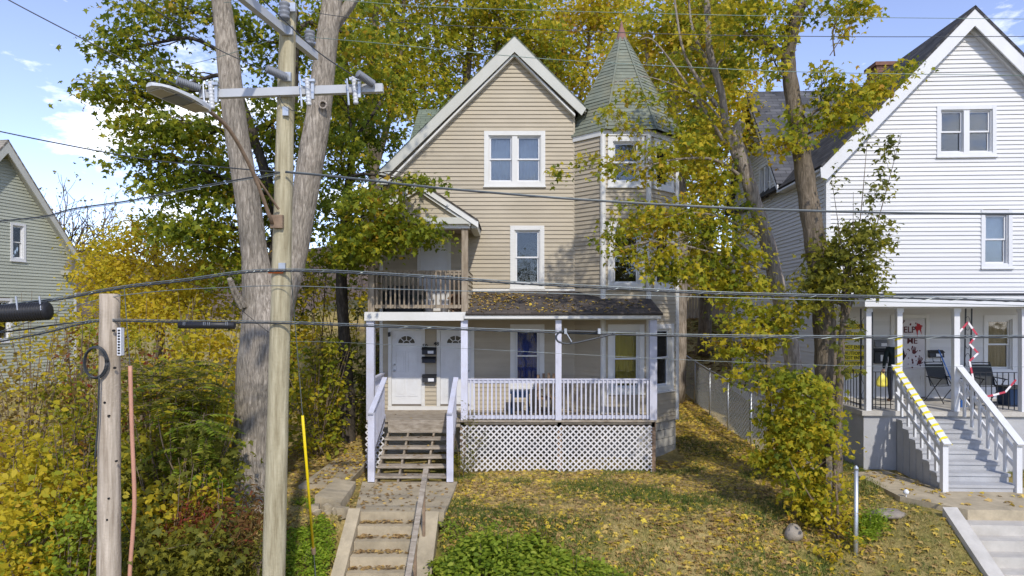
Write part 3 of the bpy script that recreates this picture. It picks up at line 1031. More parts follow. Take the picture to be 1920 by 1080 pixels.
# foundation blocks below the turret, foundation wall under the porch
for i in (2, 3):
    row = 0
    z = -3.97
    while z < -3.02:
        u = -0.2 if row % 2 else 0.0
        while u < flen[i]:
            a, b_ = max(u, 0) + 0.006, min(u + 0.41, flen[i]) - 0.006
            if b_ - a > 0.03:
                bb = MB()
                facets[i].box(bb, a, b_, z + 0.006, min(z + 0.235, -3.0) - 0.004, -0.2, -0.03 + random.uniform(-.006, .006))
                bb.obj("foundation_block", M['block'], HB)
            u += 0.41
        z += 0.24
        row += 1
b = MB()
b.prism([(V[i][0], V[i][1] + (0.12 if i in (1, 2) else 0.08), -4.3) for i in range(5)] + [(1.74, 20.7, -4.3)], (0, 0, 1.3))
b.obj("foundation", M['block'], HB)
b = MB()
b.box(-3.55, 1.73, 18.98, 19.12, -4.3, -2.79)
b.obj("foundation", M['block'], HB)

# ---- porch: deck, posts, beam, roof
b = MB()
for k in range(13):
    b2 = MB()
    y0 = 17.14 + k * 0.143
    b2.box(-3.66, 3.62, y0, y0 + 0.137, -2.765, -2.72)
    b2.obj("deck_board", M['wood'], HB)
b.box(-3.64, 3.60, 17.20, 17.25, -2.90, -2.77)
b.obj("deck_rim", M['wood'], HB)
for x, wd, z1 in ((-3.57, 0.19, -0.2), (-1.2, 0.17, -0.2), (1.17, 0.15, -0.2), (3.56, 0.18, -0.2)):
    b = MB()
    b.box(x - wd / 2, x + wd / 2, 17.17, 17.17 + wd, -2.72, z1)
    b.obj("porch_post", M['lav'], HB)
b = MB()
b.box(-3.66, 3.66, 17.19, 17.33, -0.2, -0.06)
b.obj("porch_beam", M['rake'], HB)
b = MB()
b.box(-3.66, 4.0 - 0.35, 17.34, 18.97, -0.19, -0.15)
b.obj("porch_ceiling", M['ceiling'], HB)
b = MB()
b.hexa([(-3.70, 17.10, -0.215), (-1.22, 17.10, -0.215), (-1.22, 17.185, -0.215), (-3.70, 17.185, -0.215), (-3.70, 17.10, 0.0), (-1.10, 17.10, 0.0), (-1.10, 17.185, 0.0), (-3.70, 17.185, 0.0)])
b.obj("balcony_fascia", M['trim'], HB)
b = MB()
b.box(-1.19, 3.72, 17.02, 17.08, -0.165, -0.045)
b.obj("porch_fascia", M['trim'], HB)
roof_slab(HB, "porch_roof", [(-1.16, 16.98, -0.04), (3.76, 16.98, -0.04), (3.70, 18.45, 0.42), (-1.16, 18.45, 0.42)], 0.045, M['roof_dark'])
roof_slab(HB, "porch_roof", [(-1.16, 18.44, 0.415), (2.35, 18.44, 0.415), (1.76, 19.0, 0.59), (-1.16, 19.0, 0.59)], 0.045, M['roof_dark'])
b = MB()
b.box(-1.17, 1.75, 18.94, 18.975, 0.585, 0.64)
b.obj("flashing", M['trim'], HB)


def railing(house, p0, p1, h_top, h_bot, mat, pitch=0.11, bw=0.038, name="railing", bal_front=True, drop=0.0):
    p0, p1 = Vector(p0), Vector(p1)
    mb = MB()
    up = Vector((0, 0, 1))
    mb.bar(p0 + up * h_top, p1 + up * h_top, 0.09, 0.035)
    mb.bar(p0 + up * (h_top - 0.06), p1 + up * (h_top - 0.06), 0.035, 0.075)
    r = mb.obj(name, mat, house)
    MB().bar(p0 + up * h_bot, p1 + up * h_bot, 0.035, 0.085).obj('bottom_rail', mat, r)
    n = max(1, int((p1 - p0).length / pitch))
    dirv = (p1 - p0).normalized()
    nrm = Vector((dirv.y, -dirv.x, 0)).normalized() * (0.02 + bw / 2)
    bm = MB()
    bm.box(-bw / 2, bw / 2, -bw / 2, bw / 2, h_bot - 0.05 - drop, h_top - 0.02)
    me = bm.mesh("baluster")
    for i in range(n):
        q = p0.lerp(p1, (i + 0.5) / n) + nrm
        o = mesh_obj("baluster", me, mat, r, q)
        o.rotation_euler = (random.uniform(-.004, .004), random.uniform(-.012, .012), math.atan2(dirv.y, dirv.x))
    return r


railing(HB, (-1.11, 17.25, -2.72), (1.09, 17.25, -2.72), 1.02, 0.07, M['lav'])
railing(HB, (1.25, 17.25, -2.72), (3.47, 17.25, -2.72), 1.02, 0.07, M['lav'])
railing(HB, (-3.57, 18.95, -2.72), (-3.57, 17.4, -2.72), 1.02, 0.07, M['lav'])
# balcony
for x in (-3.55, -1.19):
    b = MB()
    b.box(x - 0.08, x + 0.08, 17.19, 17.35, -0.02, 2.12)
    b.obj("balcony_post", M['woodv'], HB)
railing(HB, (-3.46, 17.24, 0.0), (-1.28, 17.24, 0.0), 1.03, 0.14, M['woodv'], pitch=0.112, name="balcony_railing")
railing(HB, (-3.56, 18.95, 0.0), (-3.56, 17.36, 0.0), 1.03, 0.14, M['woodv'], pitch=0.112, name="balcony_railing")
b = MB()
b.box(-3.66, -1.17, 17.187, 18.96, -0.055, -0.012)
b.obj("balcony_floor", M['wood'], HB)
wk = WF(-1.12, 17.36, 0, 1)
siding_wall(HB, "balcony_knee_wall", wk, [(0.0, 0, 1.6), (1.05, 0, 1.6)], [], M['beige'], thick=0.08)
# pediment over the balcony
b = MB()
b.box(-3.72, -1.02, 17.14, 17.40, 2.10, 2.20)
b.obj("pediment_beam", M['trim'], HB)
b = MB()
b.box(-3.86, -0.90, 17.02, 17.13, 2.20, 2.36)
b.obj("pediment_cornice", M['rake'], HB)
b = MB()
b.prism([(-3.70, 17.16, 2.20), (-1.0, 17.16, 2.20), (-1.0, 17.16, 2.33), (-2.36, 17.16, 3.2), (-3.70, 17.16, 2.33)], (0, 0.1, 0))
ped = b.obj("pediment_wall", M['beige'], HB)
wp = WF(-3.86, 17.155, 1, 0)
z = 2.37
while z < 3.08:
    hw = (3.16 - z) * 1.52
    b = MB()
    b.hexa([wp.p(1.5 - hw, z, .02), wp.p(1.5 + hw, z, .02), wp.p(1.5 + hw, z, .0), wp.p(1.5 - hw, z, .0), wp.p(1.5 - hw + .16, z + .112, .005), wp.p(1.5 + hw - .16, z + .112, .005), wp.p(1.5 + hw - .16, z + .112, 0), wp.p(1.5 - hw + .16, z + .112, 0)])
    b.obj("siding_board", M['beige'], ped)
    z += 0.115
for s in (-1, 1):
    e = (-2.36 + s * 1.52, 2.30)
    roof_slab(HB, "balcony_roof", [(e[0], 16.97, e[1]), (e[0], 19.0, e[1]), (-2.36, 19.0, 3.31), (-2.36, 16.97, 3.31)], 0.04, M['roof_dark'])
    b = MB()
    b.prism([(-2.36, 16.99, 3.262), (e[0], 16.99, e[1] - 0.048), (e[0], 16.99, e[1] - 0.20), (-2.36, 16.99, 3.11)], (0, 0.05, 0))
    b.obj("pediment_rake", M['trim'], HB)
    b = MB()
    b.prism([(-2.36, 17.045, 3.09), (e[0] - s * .2, 17.045, e[1] - 0.09), (e[0] - s * .2, 17.045, e[1] - .15), (-2.36, 17.045, 3.03)], (0, 0.10, 0))
    b.obj("pediment_moulding", M['trim'], HB)
b = MB()
b.box(-1.05, -0.875, 17.14, 18.95, 2.10, 2.25)
b.obj("eave_box", M['rake'], HB)
b = MB()
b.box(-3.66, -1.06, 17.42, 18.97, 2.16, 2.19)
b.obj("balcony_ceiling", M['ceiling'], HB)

# ---- lattice skirts
def lattice(house, x0, x1, z0, z1, y, pitch=0.148, w=0.036, ragged=True):
    fr = MB()
    fr.box(x0, x1, y + 0.03, y + 0.05, z1 - 0.02, z1 + 0.03)
    p = fr.obj("lattice_panel", M['lattice'], house)
    hgt = z1 - z0
    n = int((x1 - x0 + hgt) / pitch) + 1
    for layer, s in ((0, 1), (1, -1)):
        for i in range(n):
            c = x0 - (hgt if s > 0 else 0) + i * pitch + (0.03 if s > 0 else 0.0)
            a, b_ = (c, z0), (c + s * hgt, z1)        # x grows (or falls) one to one with z
            if s < 0:
                a, b_ = (c + 0.0, z0), (c - hgt, z1)
            xa, za, xb, zb_ = a[0], a[1], b_[0], b_[1]
            # clip to x0..x1
            def clipx(x, z):
                if x < x0:
                    return x0, z + (x0 - x) * s
                if x > x1:
                    return x1, z + (x1 - x) * s
                return x, z
            xa, za = clipx(xa, za)
            xb, zb_ = clipx(xb, zb_)
            if abs(zb_ - za) < 0.03 or za < z0 - 0.01 or zb_ > z1 + 0.01 or za > z1:
                continue
            if ragged and za <= z0 + 0.01:
                dz = random.uniform(-0.03, 0.05)
                za += dz
                xa += dz * s
            mb = MB()
            yy = y + layer * 0.009
            mb.bar((xa, yy, za), (xb, yy, zb_), w, 0.007, up=(0, 1, 0))
            mb.obj("lattice_strip", M['lattice'], p)
    return p


lattice(HB, -1.30, 3.52, -4.02, -2.86, 17.17)
lattice(HB, -3.68, -3.22, -3.92, -2.86, 17.17, ragged=False)
for x in (3.57, 1.2, -1.25):
    b = MB()
    b.box(x - 0.05, x + 0.05, 17.20, 17.30, -4.2, -2.77)
    b.obj("skirt_post", M['brownw'], HB)

# ---- wooden front stairs
for k in range(5):
    b = MB()
    y, z = 16.80 - 0.3 * k, -3.10 - 0.16 * k
    off = random.uniform(-.01, .01)
    b.box(-3.13 - (0.06 if k == 4 else 0), -1.45 + (0.03 if k == 4 else 0), y - 0.05, y + 0.22, z - 0.05, z)
    b.obj("stair_tread", M['wood'], HB)
b = MB()
b.box(-3.10, -1.46, 17.08, 17.13, -3.02, -2.70)
b.obj("stair_header", M['wood'], HB)
for x in (-3.12, -2.62, -1.98, -1.47):
    b = MB()
    b.prism([(x, 17.07, -3.03), (x, 17.07, -3.30), (x, 15.80, -3.95), (x, 15.50, -3.95), (x, 15.50, -3.86), (x, 16.8, -3.17)], (0.045, 0, 0))
    b.obj("stringer", M['woodv'], HB)
for x, s in ((-3.20, -1), (-1.41, 1)):
    mb = MB()
    mb.box(x - 0.075, x + 0.075, 15.50, 15.61, -3.86, -2.30)
    mb.bar((x, 15.45, -2.30), (x, 17.18, -1.66), 0.12, 0.045)
    mb.bar((x, 15.55, -3.35), (x, 17.18, -2.62), 0.04, 0.10)
    sr = mb.obj("stair_railing", M['lav'], HB)
    for i in range(13):
        t = (i + 0.6) / 13.5
        y = 15.62 + (17.12 - 15.62) * t
        zt = -2.30 + 0.64 * (y - 15.45) / 1.73
        pb = MB()
        pb.box(x - 0.02, x + 0.02, y - 0.038, y + 0.038, zt - 1.12, zt - 0.03)
        pb.obj("picket", M['lav'], sr)

# ================================================================== the white house (right)
XF = Matrix.Translation((8.3, 18.0, 0)) @ Matrix.Rotation(R(-3.0), 4, 'Z') @ Matrix.Diagonal((0.955, 1, 1, 1)) @ Matrix.Translation((-8.3, -18.0, 0))
HW = thing("white_house", "white clapboard house with a steep gable and grey porch with concrete stairs", "house", (11.5, 18.0, -3.6))
wf_w = WF(8.3, 18.0, 1, 0)
wdoor = (1.80, 2.63, -2.22, -0.17)
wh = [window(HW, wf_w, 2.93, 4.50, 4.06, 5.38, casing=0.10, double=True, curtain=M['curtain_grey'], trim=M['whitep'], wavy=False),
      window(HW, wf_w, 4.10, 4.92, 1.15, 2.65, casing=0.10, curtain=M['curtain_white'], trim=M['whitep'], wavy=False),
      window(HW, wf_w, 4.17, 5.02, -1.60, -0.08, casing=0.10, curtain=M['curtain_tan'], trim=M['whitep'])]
wh.append((wdoor[0] - .01, wdoor[1] + .01, wdoor[2], wdoor[3] + .01))
siding_wall(HW, "front_wall", wf_w, [(-2.25, 0, 7.5), (3.84, 0, 7.5), (7.58, 3.74, 3.78)], wh, M['white'], course=0.112)
panel_door(HW, wf_w, *wdoor, fan=False, handle='l', frame=0.1)
ws = WF(8.3, 27.2, 0, -1)
wsh = [window(HW, ws, 3.55, 4.75, 3.72, 5.02, casing=0.1, double=True, trim=M['whitep'], curtain=M['curtain_grey'])]
siding_wall(HW, "side_wall", ws, [(-3.35, 0, 9.2), (3.9, 0, 9.2), (3.901, 0, 5.9), (7.55, 2.88, 2.92)], wsh, M['white'], course=0.112)
for wf_, u in ((wf_w, -0.03), ):
    c = MB()
    wf_.box(c, -0.03, 0.09, -2.25, 4.0, 0.002, 0.03)
    ws.box(c, 9.1, 9.228, -3.3, 3.9, 0.002, 0.03)
    c.obj("corner_board", M['whitep'], HW)
c = MB()
ws.box(c, 0.0, 0.1, -3.3, 3.9, 0.002, 0.03)
c.obj("corner_board", M['whitep'], HW)
# roofs
roof_slab(HW, "roof", [(8.0, 17.66, 3.80), (8.0, 27.6, 3.80), (12.06, 27.6, 7.86), (12.06, 17.66, 7.86)], 0.06, M['roof_black'])
roof_slab(HW, "roof", [(16.12, 17.66, 3.80), (16.12, 27.6, 3.80), (12.06, 27.6, 7.86), (12.06, 17.66, 7.86)], 0.06, M['roof_black'])
roof_slab(HW, "cross_roof", [(7.98, 21.0, 3.95), (12.0, 21.0, 3.95), (12.0, 24.3, 7.84), (7.98, 24.3, 7.84)], 0.06, M['roof_grey'])
roof_slab(HW, "cross_roof", [(7.98, 27.6, 3.95), (12.0, 27.6, 3.95), (12.0, 24.3, 7.84), (7.98, 24.3, 7.84)], 0.06, M['roof_grey'])
for s, xe in ((-1, 8.0), (1, 16.1)):
    zt = 7.80 - abs(xe - 12.06)
    w = 0.46
    b = MB()
    b.prism([(12.06, 17.68, 7.80), (xe, 17.68, zt), (xe - s * 0.02, 17.68, zt - 0.25), (xe - s * .18, 17.68, zt - 0.30), (12.06, 17.68, 7.80 - w)], (0, 0.05, 0))
    b.obj("rake_board", M['whitep'], HW)
    b = MB()
    b.prism([(12.06, 17.732, 7.64), (xe, 17.732, zt - 0.16), (xe, 17.732, zt - 0.20), (12.06, 17.732, 7.60)], (0, 0.25, 0))
    b.obj("soffit", M['whitep'], HW)
    b = MB()
    b.prism([(12.06, 17.86, 7.45), (xe - s * .25, 17.86, zt - 0.09), (xe - s * .25, 17.86, zt - .20), (12.06, 17.86, 7.34)], (0, 0.13, 0))
    b.obj("rake_moulding", M['whitep'], HW)
for y0, y1 in ((21.0, 24.3), (27.6, 24.3)):
    b = MB()
    b.prism([(7.99, y1, 7.78), (7.99, y0, 3.89), (7.99, y0, 3.70), (7.99, y1, 7.50)], (0.04, 0, 0))
    b.obj("rake_board", M['whitep'], HW)
b = MB()
b.box(8.0, 8.28, 17.75, 21.1, 3.68, 3.73)
b.obj("eave_soffit", M['whitep'], HW)
b = MB()
b.box(15.7, 15.8, 18.13, 27.2, -3.5, 3.9)
b.obj("side_wall", M['white'], HW)
b = MB()
b.prism([(8.4, 27.1, -3.4), (15.7, 27.1, -3.4), (15.7, 27.1, 3.9), (12.06, 27.1, 7.5), (8.4, 27.1, 3.9)], (0, 0.08, 0))
b.obj("back_wall", M['white'], HW)
ch = MB()
ch.box(11.95, 12.65, 22.7, 23.4, 6.6, 8.12)
chm = ch.obj("chimney", M['brick'], HW)
ch = MB()
ch.box(11.88, 12.72, 22.63, 23.47, 8.121, 8.24)
ch.obj("chimney_cap", M['brick'], chm)
for r_ in range(12):
    for k in range(3):
        bb = MB()
        x0 = 11.94 + k * 0.24 - (0.12 if r_ % 2 else 0)
        a, b_ = max(x0, 11.94), min(x0 + 0.225, 12.66)
        bb.box(a, b_, 22.685, 22.70, 7.3 + r_ * 0.076, 7.3 + r_ * 0.076 + 0.064)
        bb.obj("brick", M['brick'], chm)
v = MB()
v.hexa([(14.62, 17.72, 5.0), (15.1, 17.72, 5.0), (15.1, 17.97, 5.02), (14.62, 17.97, 5.02), (14.78, 17.86, 5.27), (15.1, 17.86, 5.27), (15.1, 17.97, 5.3), (14.78, 17.97, 5.3)])
v.obj("vent_hood", M['galv'], HW)
# electric meter on the side wall
mt = MB()
ws.box(mt, 0.55, 0.80, -1.2, -0.75, 0.025, 0.15)
ws.box(mt, 0.62, 0.72, -0.75, 1.2, 0.025, 0.09)
mt.obj("electric_meter", M['galv'], HW)

# porch: slab, stucco base, posts, flat roof
b = MB()
b.box(8.15, 14.6, 15.58, 17.98, -3.75, -2.36)
b.obj("porch_base", M['stucco'], HW)
b = MB()
b.box(8.08, 14.6, 15.50, 17.97, -2.355, -2.25)
b.obj("porch_floor", M['concrete_pale'], HW)
b = MB()
b.box(8.31, 14.6, 18.0, 18.1, -3.75, -2.26)
b.obj("foundation", M['stucco'], HW)
b = MB()
b.box(8.08, 14.6, 15.36, 17.96, 0.30, 0.42)
b.obj("porch_roof", M['roof_black'], HW)
b = MB()
b.box(8.05, 14.6, 15.30, 15.355, 0.12, 0.37)
b.box(8.05, 8.10, 15.36, 17.96, 0.12, 0.37)
b.obj("porch_fascia", M['whitep'], HW)
b = MB()
b.box(8.2, 14.6, 15.52, 15.66, 0.08, 0.295)
b.obj("porch_beam", M['whitep'], HW)
b = MB()
b.box(8.11, 14.5, 15.67, 17.96, 0.24, 0.295)
b.obj("porch_ceiling", M['whitep'], HW)
b = MB()
b.box(8.03, 14.6, 15.27, 15.298, 0.375, 0.405)
b.obj("drip_edge", M['iron'], HW)
for x, w in ((8.26, 0.12), (8.98, 0.12), (10.30, 0.13), (11.85, 0.14)):
    b = MB()
    b.box(x - w / 2, x + w / 2, 15.55, 15.55 + w, -2.25, 0.08)
    b.box(x - w / 2 - .02, x + w / 2 + .02, 15.53, 15.57 + w, 0.0, 0.08)
    b.obj("porch_post", M['whitep'], HW)


def iron_column(house, x, y, dx, lean=0.0):
    b = MB()
    for k in (0, 1):
        b.bar((x + k * dx, y, -2.25), (x + k * dx + lean, y, 0.08), 0.025, 0.025)
    c = b.obj("iron_column", M['iron'], house)
    s = MB()
    for i in range(5):
        z0 = -2.1 + i * 0.42
        pts = [(x + dx * (0.5 + 0.42 * math.cos(a)) + lean * .5, y, z0 + 0.16 + 0.16 * math.sin(a)) for a in np.linspace(0, 2 * math.pi, 12)]
        s.tube(pts, 0.006, 4)
    s.obj("scroll", M['iron'], c)


iron_column(HW, 8.15, 15.72, 0.27)
iron_column(HW, 10.55, 15.72, 0.14, 0.05)


def iron_railing(house, p0, p1, n):
    p0, p1 = Vector(p0), Vector(p1)
    b = MB()
    for h in (0.87, 0.12):
        b.bar(p0 + Vector((0, 0, h)), p1 + Vector((0, 0, h)), 0.022, 0.014)
    r = b.obj("iron_railing", M['iron'], house)
    bm = MB()
    bm.box(-.0075, .0075, -.0075, .0075, 0.02, 0.87)
    me = bpy.data.meshes.new("bar")
    me.from_pydata(bm.v, [], bm.f)
    for i in range(n):
        q = p0.lerp(p1, (i + .5) / n)
        mesh_obj("iron_bar", me, M['iron'], r, XF @ q)


iron_railing(HW, (8.17, 17.9, -2.25), (8.17, 15.75, -2.25), 14)
iron_railing(HW, (8.45, 15.74, -2.25), (8.92, 15.74, -2.25), 4)
iron_railing(HW, (10.75, 15.74, -2.25), (11.8, 15.74, -2.25), 8)
# concrete stairs
nst = 8
for k in range(1, nst + 1):
    z = -2.25 - 0.17 * k
    y1 = 15.5 - 0.27 * (k - 1)
    b = MB()
    b.box(8.86, 10.38, y1 - 0.27, y1 - 0.001, z - 0.055, z)
    b.box(8.885, 10.355, y1 - 0.245, y1 - 0.001, -3.75, z - 0.0555)
    if k < nst:
        b.obj("concrete_step", M['concrete_pale'] if False else M['stucco'], HW)
for x, sgn in ((8.86, -1), (10.34, 1)):
    mb = MB()
    mb.box(x - 0.055, x + 0.055, 13.56, 13.68, -3.66, -2.60)
    mb.bar((x, 13.50, -2.62), (x + 0.02, 15.60, -1.22), 0.16, 0.045)
    mb.bar((x, 13.66, -2.80), (x + 0.02, 15.55, -1.55), 0.035, 0.085)
    mb.bar((x, 13.66, -3.10), (x + 0.02, 15.55, -1.85), 0.035, 0.085)
    sr = mb.obj("stair_railing", M['whitep'], HW)
    for i in range(6):
        y = 13.95 + i * 0.27
        zt = -2.62 + (y - 13.5) * 0.667
        pb = MB()
        pb.box(x - 0.02 - sgn * 0.03, x + 0.02 - sgn * 0.03, y - 0.035, y + 0.035, zt - 0.92, zt - 0.03)
        pb.obj("picket", M['whitep'], sr)
# walk and lower steps in front of the white house
def slab(name, poly, ztop, thick, mat, parent=None):
    b = MB()
    b.prism([(x, y, ztop) for x, y in poly], (0, 0, -thick))
    return b.obj(name, mat, parent)


wk_ = slab("concrete_walk", [(7.75, 13.2), (8.55, 12.35), (10.9, 12.35), (10.9, 14.0), (8.85, 14.0), (8.6, 15.4), (7.7, 15.2)], -3.575, 0.25, M['concrete'])
tag(wk_, kind="structure")
LS = thing("concrete_lower_steps", "pale concrete steps with a sloping kerb at the bottom right corner", "steps", (9.2, 11.2, -4.4))
for k in range(1, 12):
    b = MB()
    y1 = 12.35 - 0.29 * (k - 1)
    z = -3.58 - 0.18 * k
    b.box(8.36, 10.1, y1 - 0.30, y1 - 0.001, z - 0.4, z)
    b.obj("step", M['concrete_pale'], LS)
b = MB()
b.hexa([(8.08, 9.2, -5.9), (8.35, 9.2, -5.9), (8.35, 12.34, -4.1), (8.08, 12.34, -4.1), (8.08, 9.2, -5.36), (8.35, 9.2, -5.36), (8.35, 12.34, -3.53), (8.08, 12.34, -3.53)])
b.obj("kerb", M['concrete_pale'], LS)
XF_W = XF
XF = None

# ================================================================== the left house (sage siding)
HL = thing("sage_house", "pale sage green clapboard house with a steep gable at the left edge", "house", (-19.5, 30.0, -3.2))
ul = (0.2204, 0.9754)
apx = (-20.33, 27.1)
hw_l = 3.55
wl_o = (apx[0] - ul[0] * 4.5, apx[1] - ul[1] * 4.5)
wf_l = WF(wl_o[0], wl_o[1], *ul)
lh = [window(HL, wf_l, 4.5 + 0.42, 4.5 + 1.10, 2.08, 3.62, casing=0.1, trim=M['whitep']),
      window(HL, wf_l, 4.5 - 0.5, 4.5 + 0.5, -1.2, 0.55, casing=0.1, trim=M['whitep'])]
siding_wall(HL, "side_wall", wf_l, [(-3.3, 0.95, 4.5 + hw_l), (2.05, 0.95, 4.5 + hw_l), (6.55, 4.48, 4.52)], lh, M['green_sid'], course=0.13)


def LP(u, z, n):
    return wf_l.p(u, z, n)


for s in (-1, 1):
    e = 4.5 + s * (hw_l + 0.35)
    zt = 6.83 - (hw_l + .35) * 1.28
    roof_slab(HL, "roof", [LP(e, zt, 0.42), LP(e, zt, -9.0), LP(4.5, 6.83, -9.0), LP(4.5, 6.83, 0.42)], 0.06, M['roof_tan'])
    b = MB()
    q = [LP(4.5, 6.76, 0.36), LP(e, zt - .06, 0.36), LP(e, zt - 0.34, 0.36), LP(4.5, 6.3, 0.36)]
    b.prism(q, Vector(LP(0, 0, 0.05)) - Vector(LP(0, 0, 0)))
    b.obj("rake_board", M['rake'], HL)
    b = MB()
    q = [LP(4.5, 6.62, 0.0), LP(e, zt - .2, 0.0), LP(e, zt - 0.26, 0.0), LP(4.5, 6.56, 0.0)]
    b.prism(q, Vector(LP(0, 0, 0.35)) - Vector(LP(0, 0, 0)))
    b.obj("soffit", M['rake'], HL)
b = MB()
b.hexa([LP(4.5 + hw_l - .75, 1.62, .45), LP(4.5 + hw_l + .4, 1.62, .45), LP(4.5 + hw_l + .4, 1.62, -.2), LP(4.5 + hw_l - .75, 1.62, -.0), LP(4.5 + hw_l - .8, 1.80, .48), LP(4.5 + hw_l + .5, 1.80, .48), LP(4.5 + hw_l + .5, 1.80, -.2), LP(4.5 + hw_l - .8, 1.80, 0)])
b.obj("cornice_return", M['rake'], HL)
b = MB()
b.hexa([LP(4.5 + hw_l - .6, 1.81, .40), LP(4.5 + hw_l + .5, 1.81, .40), LP(4.5 + hw_l + .5, 1.81, -.2), LP(4.5 + hw_l - .6, 1.81, 0), LP(4.5 + hw_l - .55, 2.1, .03), LP(4.5 + hw_l - .2, 2.6, .03), LP(4.5 + hw_l - .2, 2.6, -.2), LP(4.5 + hw_l - .55, 2.1, 0)])
b.obj("return_roof", M['roof_tan'], HL)
b = MB()
wf_l.box(b, 4.5 + hw_l - .1, 4.5 + hw_l + .02, -3.3, 1.9, 0.002, 0.035)
b.obj("corner_board", M['whitep'], HL)
b = MB()
wf_l.box(b, 0.95, 4.5 + hw_l, -3.3, 1.9, -8.9, -8.8)
wf_l.box(b, 4.5 + hw_l - .1, 4.5 + hw_l, -3.3, 1.9, -8.79, -0.13)
wf_l.box(b, 0.95, 1.05, -3.3, 1.9, -8.79, -0.13)
b.obj("outer_walls", M['green_sid'], HL)

# ================================================================== fences
FN = thing("chain_link_fence", "grey chain link fence on galvanised posts running back along the yard", "fence", (6.4, 16.0, -3.8))
fpts = [(6.62, 18.9), (6.55, 20.7), (6.55, 22.6), (6.6, 24.6), (6.7, 26.6)]
fh = 1.5
for x, y in fpts:
    g = Hs(x, y)
    b = MB()
    b.tube([(x, y, g - 0.2), (x, y, g + fh + .04)], 0.03, 8)
    b.tube([(x, y, g + fh + .04), (x, y, g + fh + .09)], [0.036, 0.012], 8)
    b.obj("fence_post", M['galv'], FN, smooth=True)
mesh_pts = [(6.62, 17.2)] + fpts
for i in range(len(mesh_pts) - 1):
    (xa, ya), (xb, yb_) = mesh_pts[i], mesh_pts[i + 1]
    ga, gb = Hs(xa, ya) + 0.05, Hs(xb, yb_) + 0.05
    b = MB()
    b.tube([(xa, ya, ga + fh - .03), (xb, yb_, gb + fh - .03)], 0.02, 6)
    b.obj("top_rail", M['galv'], FN, smooth=True)
    L_ = math.dist((xa, ya), (xb, yb_))
    b = MB()
    step = 0.13
    n = int((L_ + fh) / step)
    for s in (1, -1):
        for k in range(n):
            u0 = k * step - (fh if s > 0 else 0)
            v0, v1 = 0.0, fh - .05
            ua, ub = (u0, u0 + v1) if s > 0 else (u0, u0 - v1)
            seg = []
            for uu, vv in ((ua, v0), (ub, v1)):
                seg.append([uu, vv])
            # clip
            for q in seg:
                if q[0] < 0:
                    q[1] += (0 - q[0]) * s
                    q[0] = 0
                if q[0] > L_:
                    q[1] += (L_ - q[0]) * s
                    q[0] = L_
            if abs(seg[0][1] - seg[1][1]) < 0.02 or min(seg[0][1], seg[1][1]) < -0.01 or max(seg[0][1], seg[1][1]) > fh:
                continue
            w3 = []
            for uu, vv in seg:
                t = uu / L_
                w3.append((xa + (xb - xa) * t + s * 0.003, ya + (yb_ - ya) * t, ga + (gb - ga) * t + vv))
            b.tube(w3, 0.0036, 3, cap=False)
    tag(b.obj("chain_link_mesh", M['galv'], FN), kind="stuff")
EP = thing("fence_end_post", "lone galvanised fence pipe standing in front of the lime bush", "post", (6.2, 12.3, -4.6))
b = MB()
b.tube([(6.12, 12.15, -4.9), (6.2, 12.3, -2.84)], 0.038, 10)
b.obj("pipe", M['galv'], EP, smooth=True)
b = MB()
b.lathe((6.2, 12.3, -2.845), [(0.043, 0), (0.043, 0.04), (0.02, 0.075), (0.004, 0.085)], 10)
b.obj("cap", M['galv'], EP, smooth=True)
SP = thing("wooden_stake", "weathered wooden stake standing among the fence line bushes", "stake", (5.95, 12.9, -4.3))
b = MB()
b.bar((5.98, 12.9, -4.7), (6.02, 12.95, -2.72), 0.09, 0.09)
b.obj("stake", M['woodv'], SP)

SF = thing("stockade_fence", "weathered wooden stockade fence up the slope behind the houses", "fence", (8.6, 33.0, -0.3))
k = 0
x = 6.2
while x < 12.8:
    w = random.uniform(0.13, 0.16)
    g = Hs(x, 33) - 0.1
    b = MB()
    hgt = 1.75 + random.uniform(-.08, .05)
    yy = 33 + random.uniform(-.015, .015)
    b.prism([(x, yy, g), (x + w - .012, yy, g), (x + w - .012, yy, g + hgt - .06), (x + w / 2, yy, g + hgt), (x, yy, g + hgt - .06)], (0, 0.02, 0))
    b.obj("plank", M['planks'], SF)
    x += w
for h in (0.4, 1.3):
    b = MB()
    b.box(6.2, 12.8, 33.035, 33.08, -0.35 + h, -0.26 + h)
    b.obj("rail", M['planks'], SF)

# ================================================================== concrete path and steps of the beige house
pad = slab("concrete_landing", [(-3.42, 15.6), (-3.05, 13.26), (-1.32, 13.26), (-1.28, 13.9), (-1.25, 15.62)], -3.88, 0.3, M['concrete'])
tag(pad, kind="structure")
FS = thing("concrete_front_steps", "leaf strewn concrete steps between kerbs leading up to the beige house", "steps", (-2.3, 12.0, -4.7))
for k in range(1, 11):
    b = MB()
    y1 = 13.255 - 0.3 * (k - 1)
    z = -3.875 - 0.185 * k
    j = random.uniform(-.008, .008)
    b.box(-2.93, -1.74, y1 - 0.31, y1 - 0.001, z - 0.45, z + j)
    b.obj("step", M['concrete'], FS)
for x0, x1, zo in ((-3.17, -2.94, 0.06), (-1.73, -1.42, 0.0)):
    b = MB()
    b.hexa([(x0, 9.4, -6.6), (x1, 9.4, -6.6), (x1, 13.25, -4.4), (x0, 13.25, -4.4), (x0, 9.4, -6.2 + zo), (x1, 9.4, -6.2 + zo), (x1, 13.25, -3.87 + zo), (x0, 13.25, -3.87 + zo)])
    b.obj("kerb", M['concrete'], FS)
HR = thing("wooden_handrail", "weathered wooden handrail along the concrete front steps", "handrail", (-1.66, 11.8, -4.7))
b = MB()
b.bar((-1.63, 12.95, -2.98), (-1.72, 10.0, -5.06), 0.095, 0.045)
b.obj("rail", M['wood'], HR)
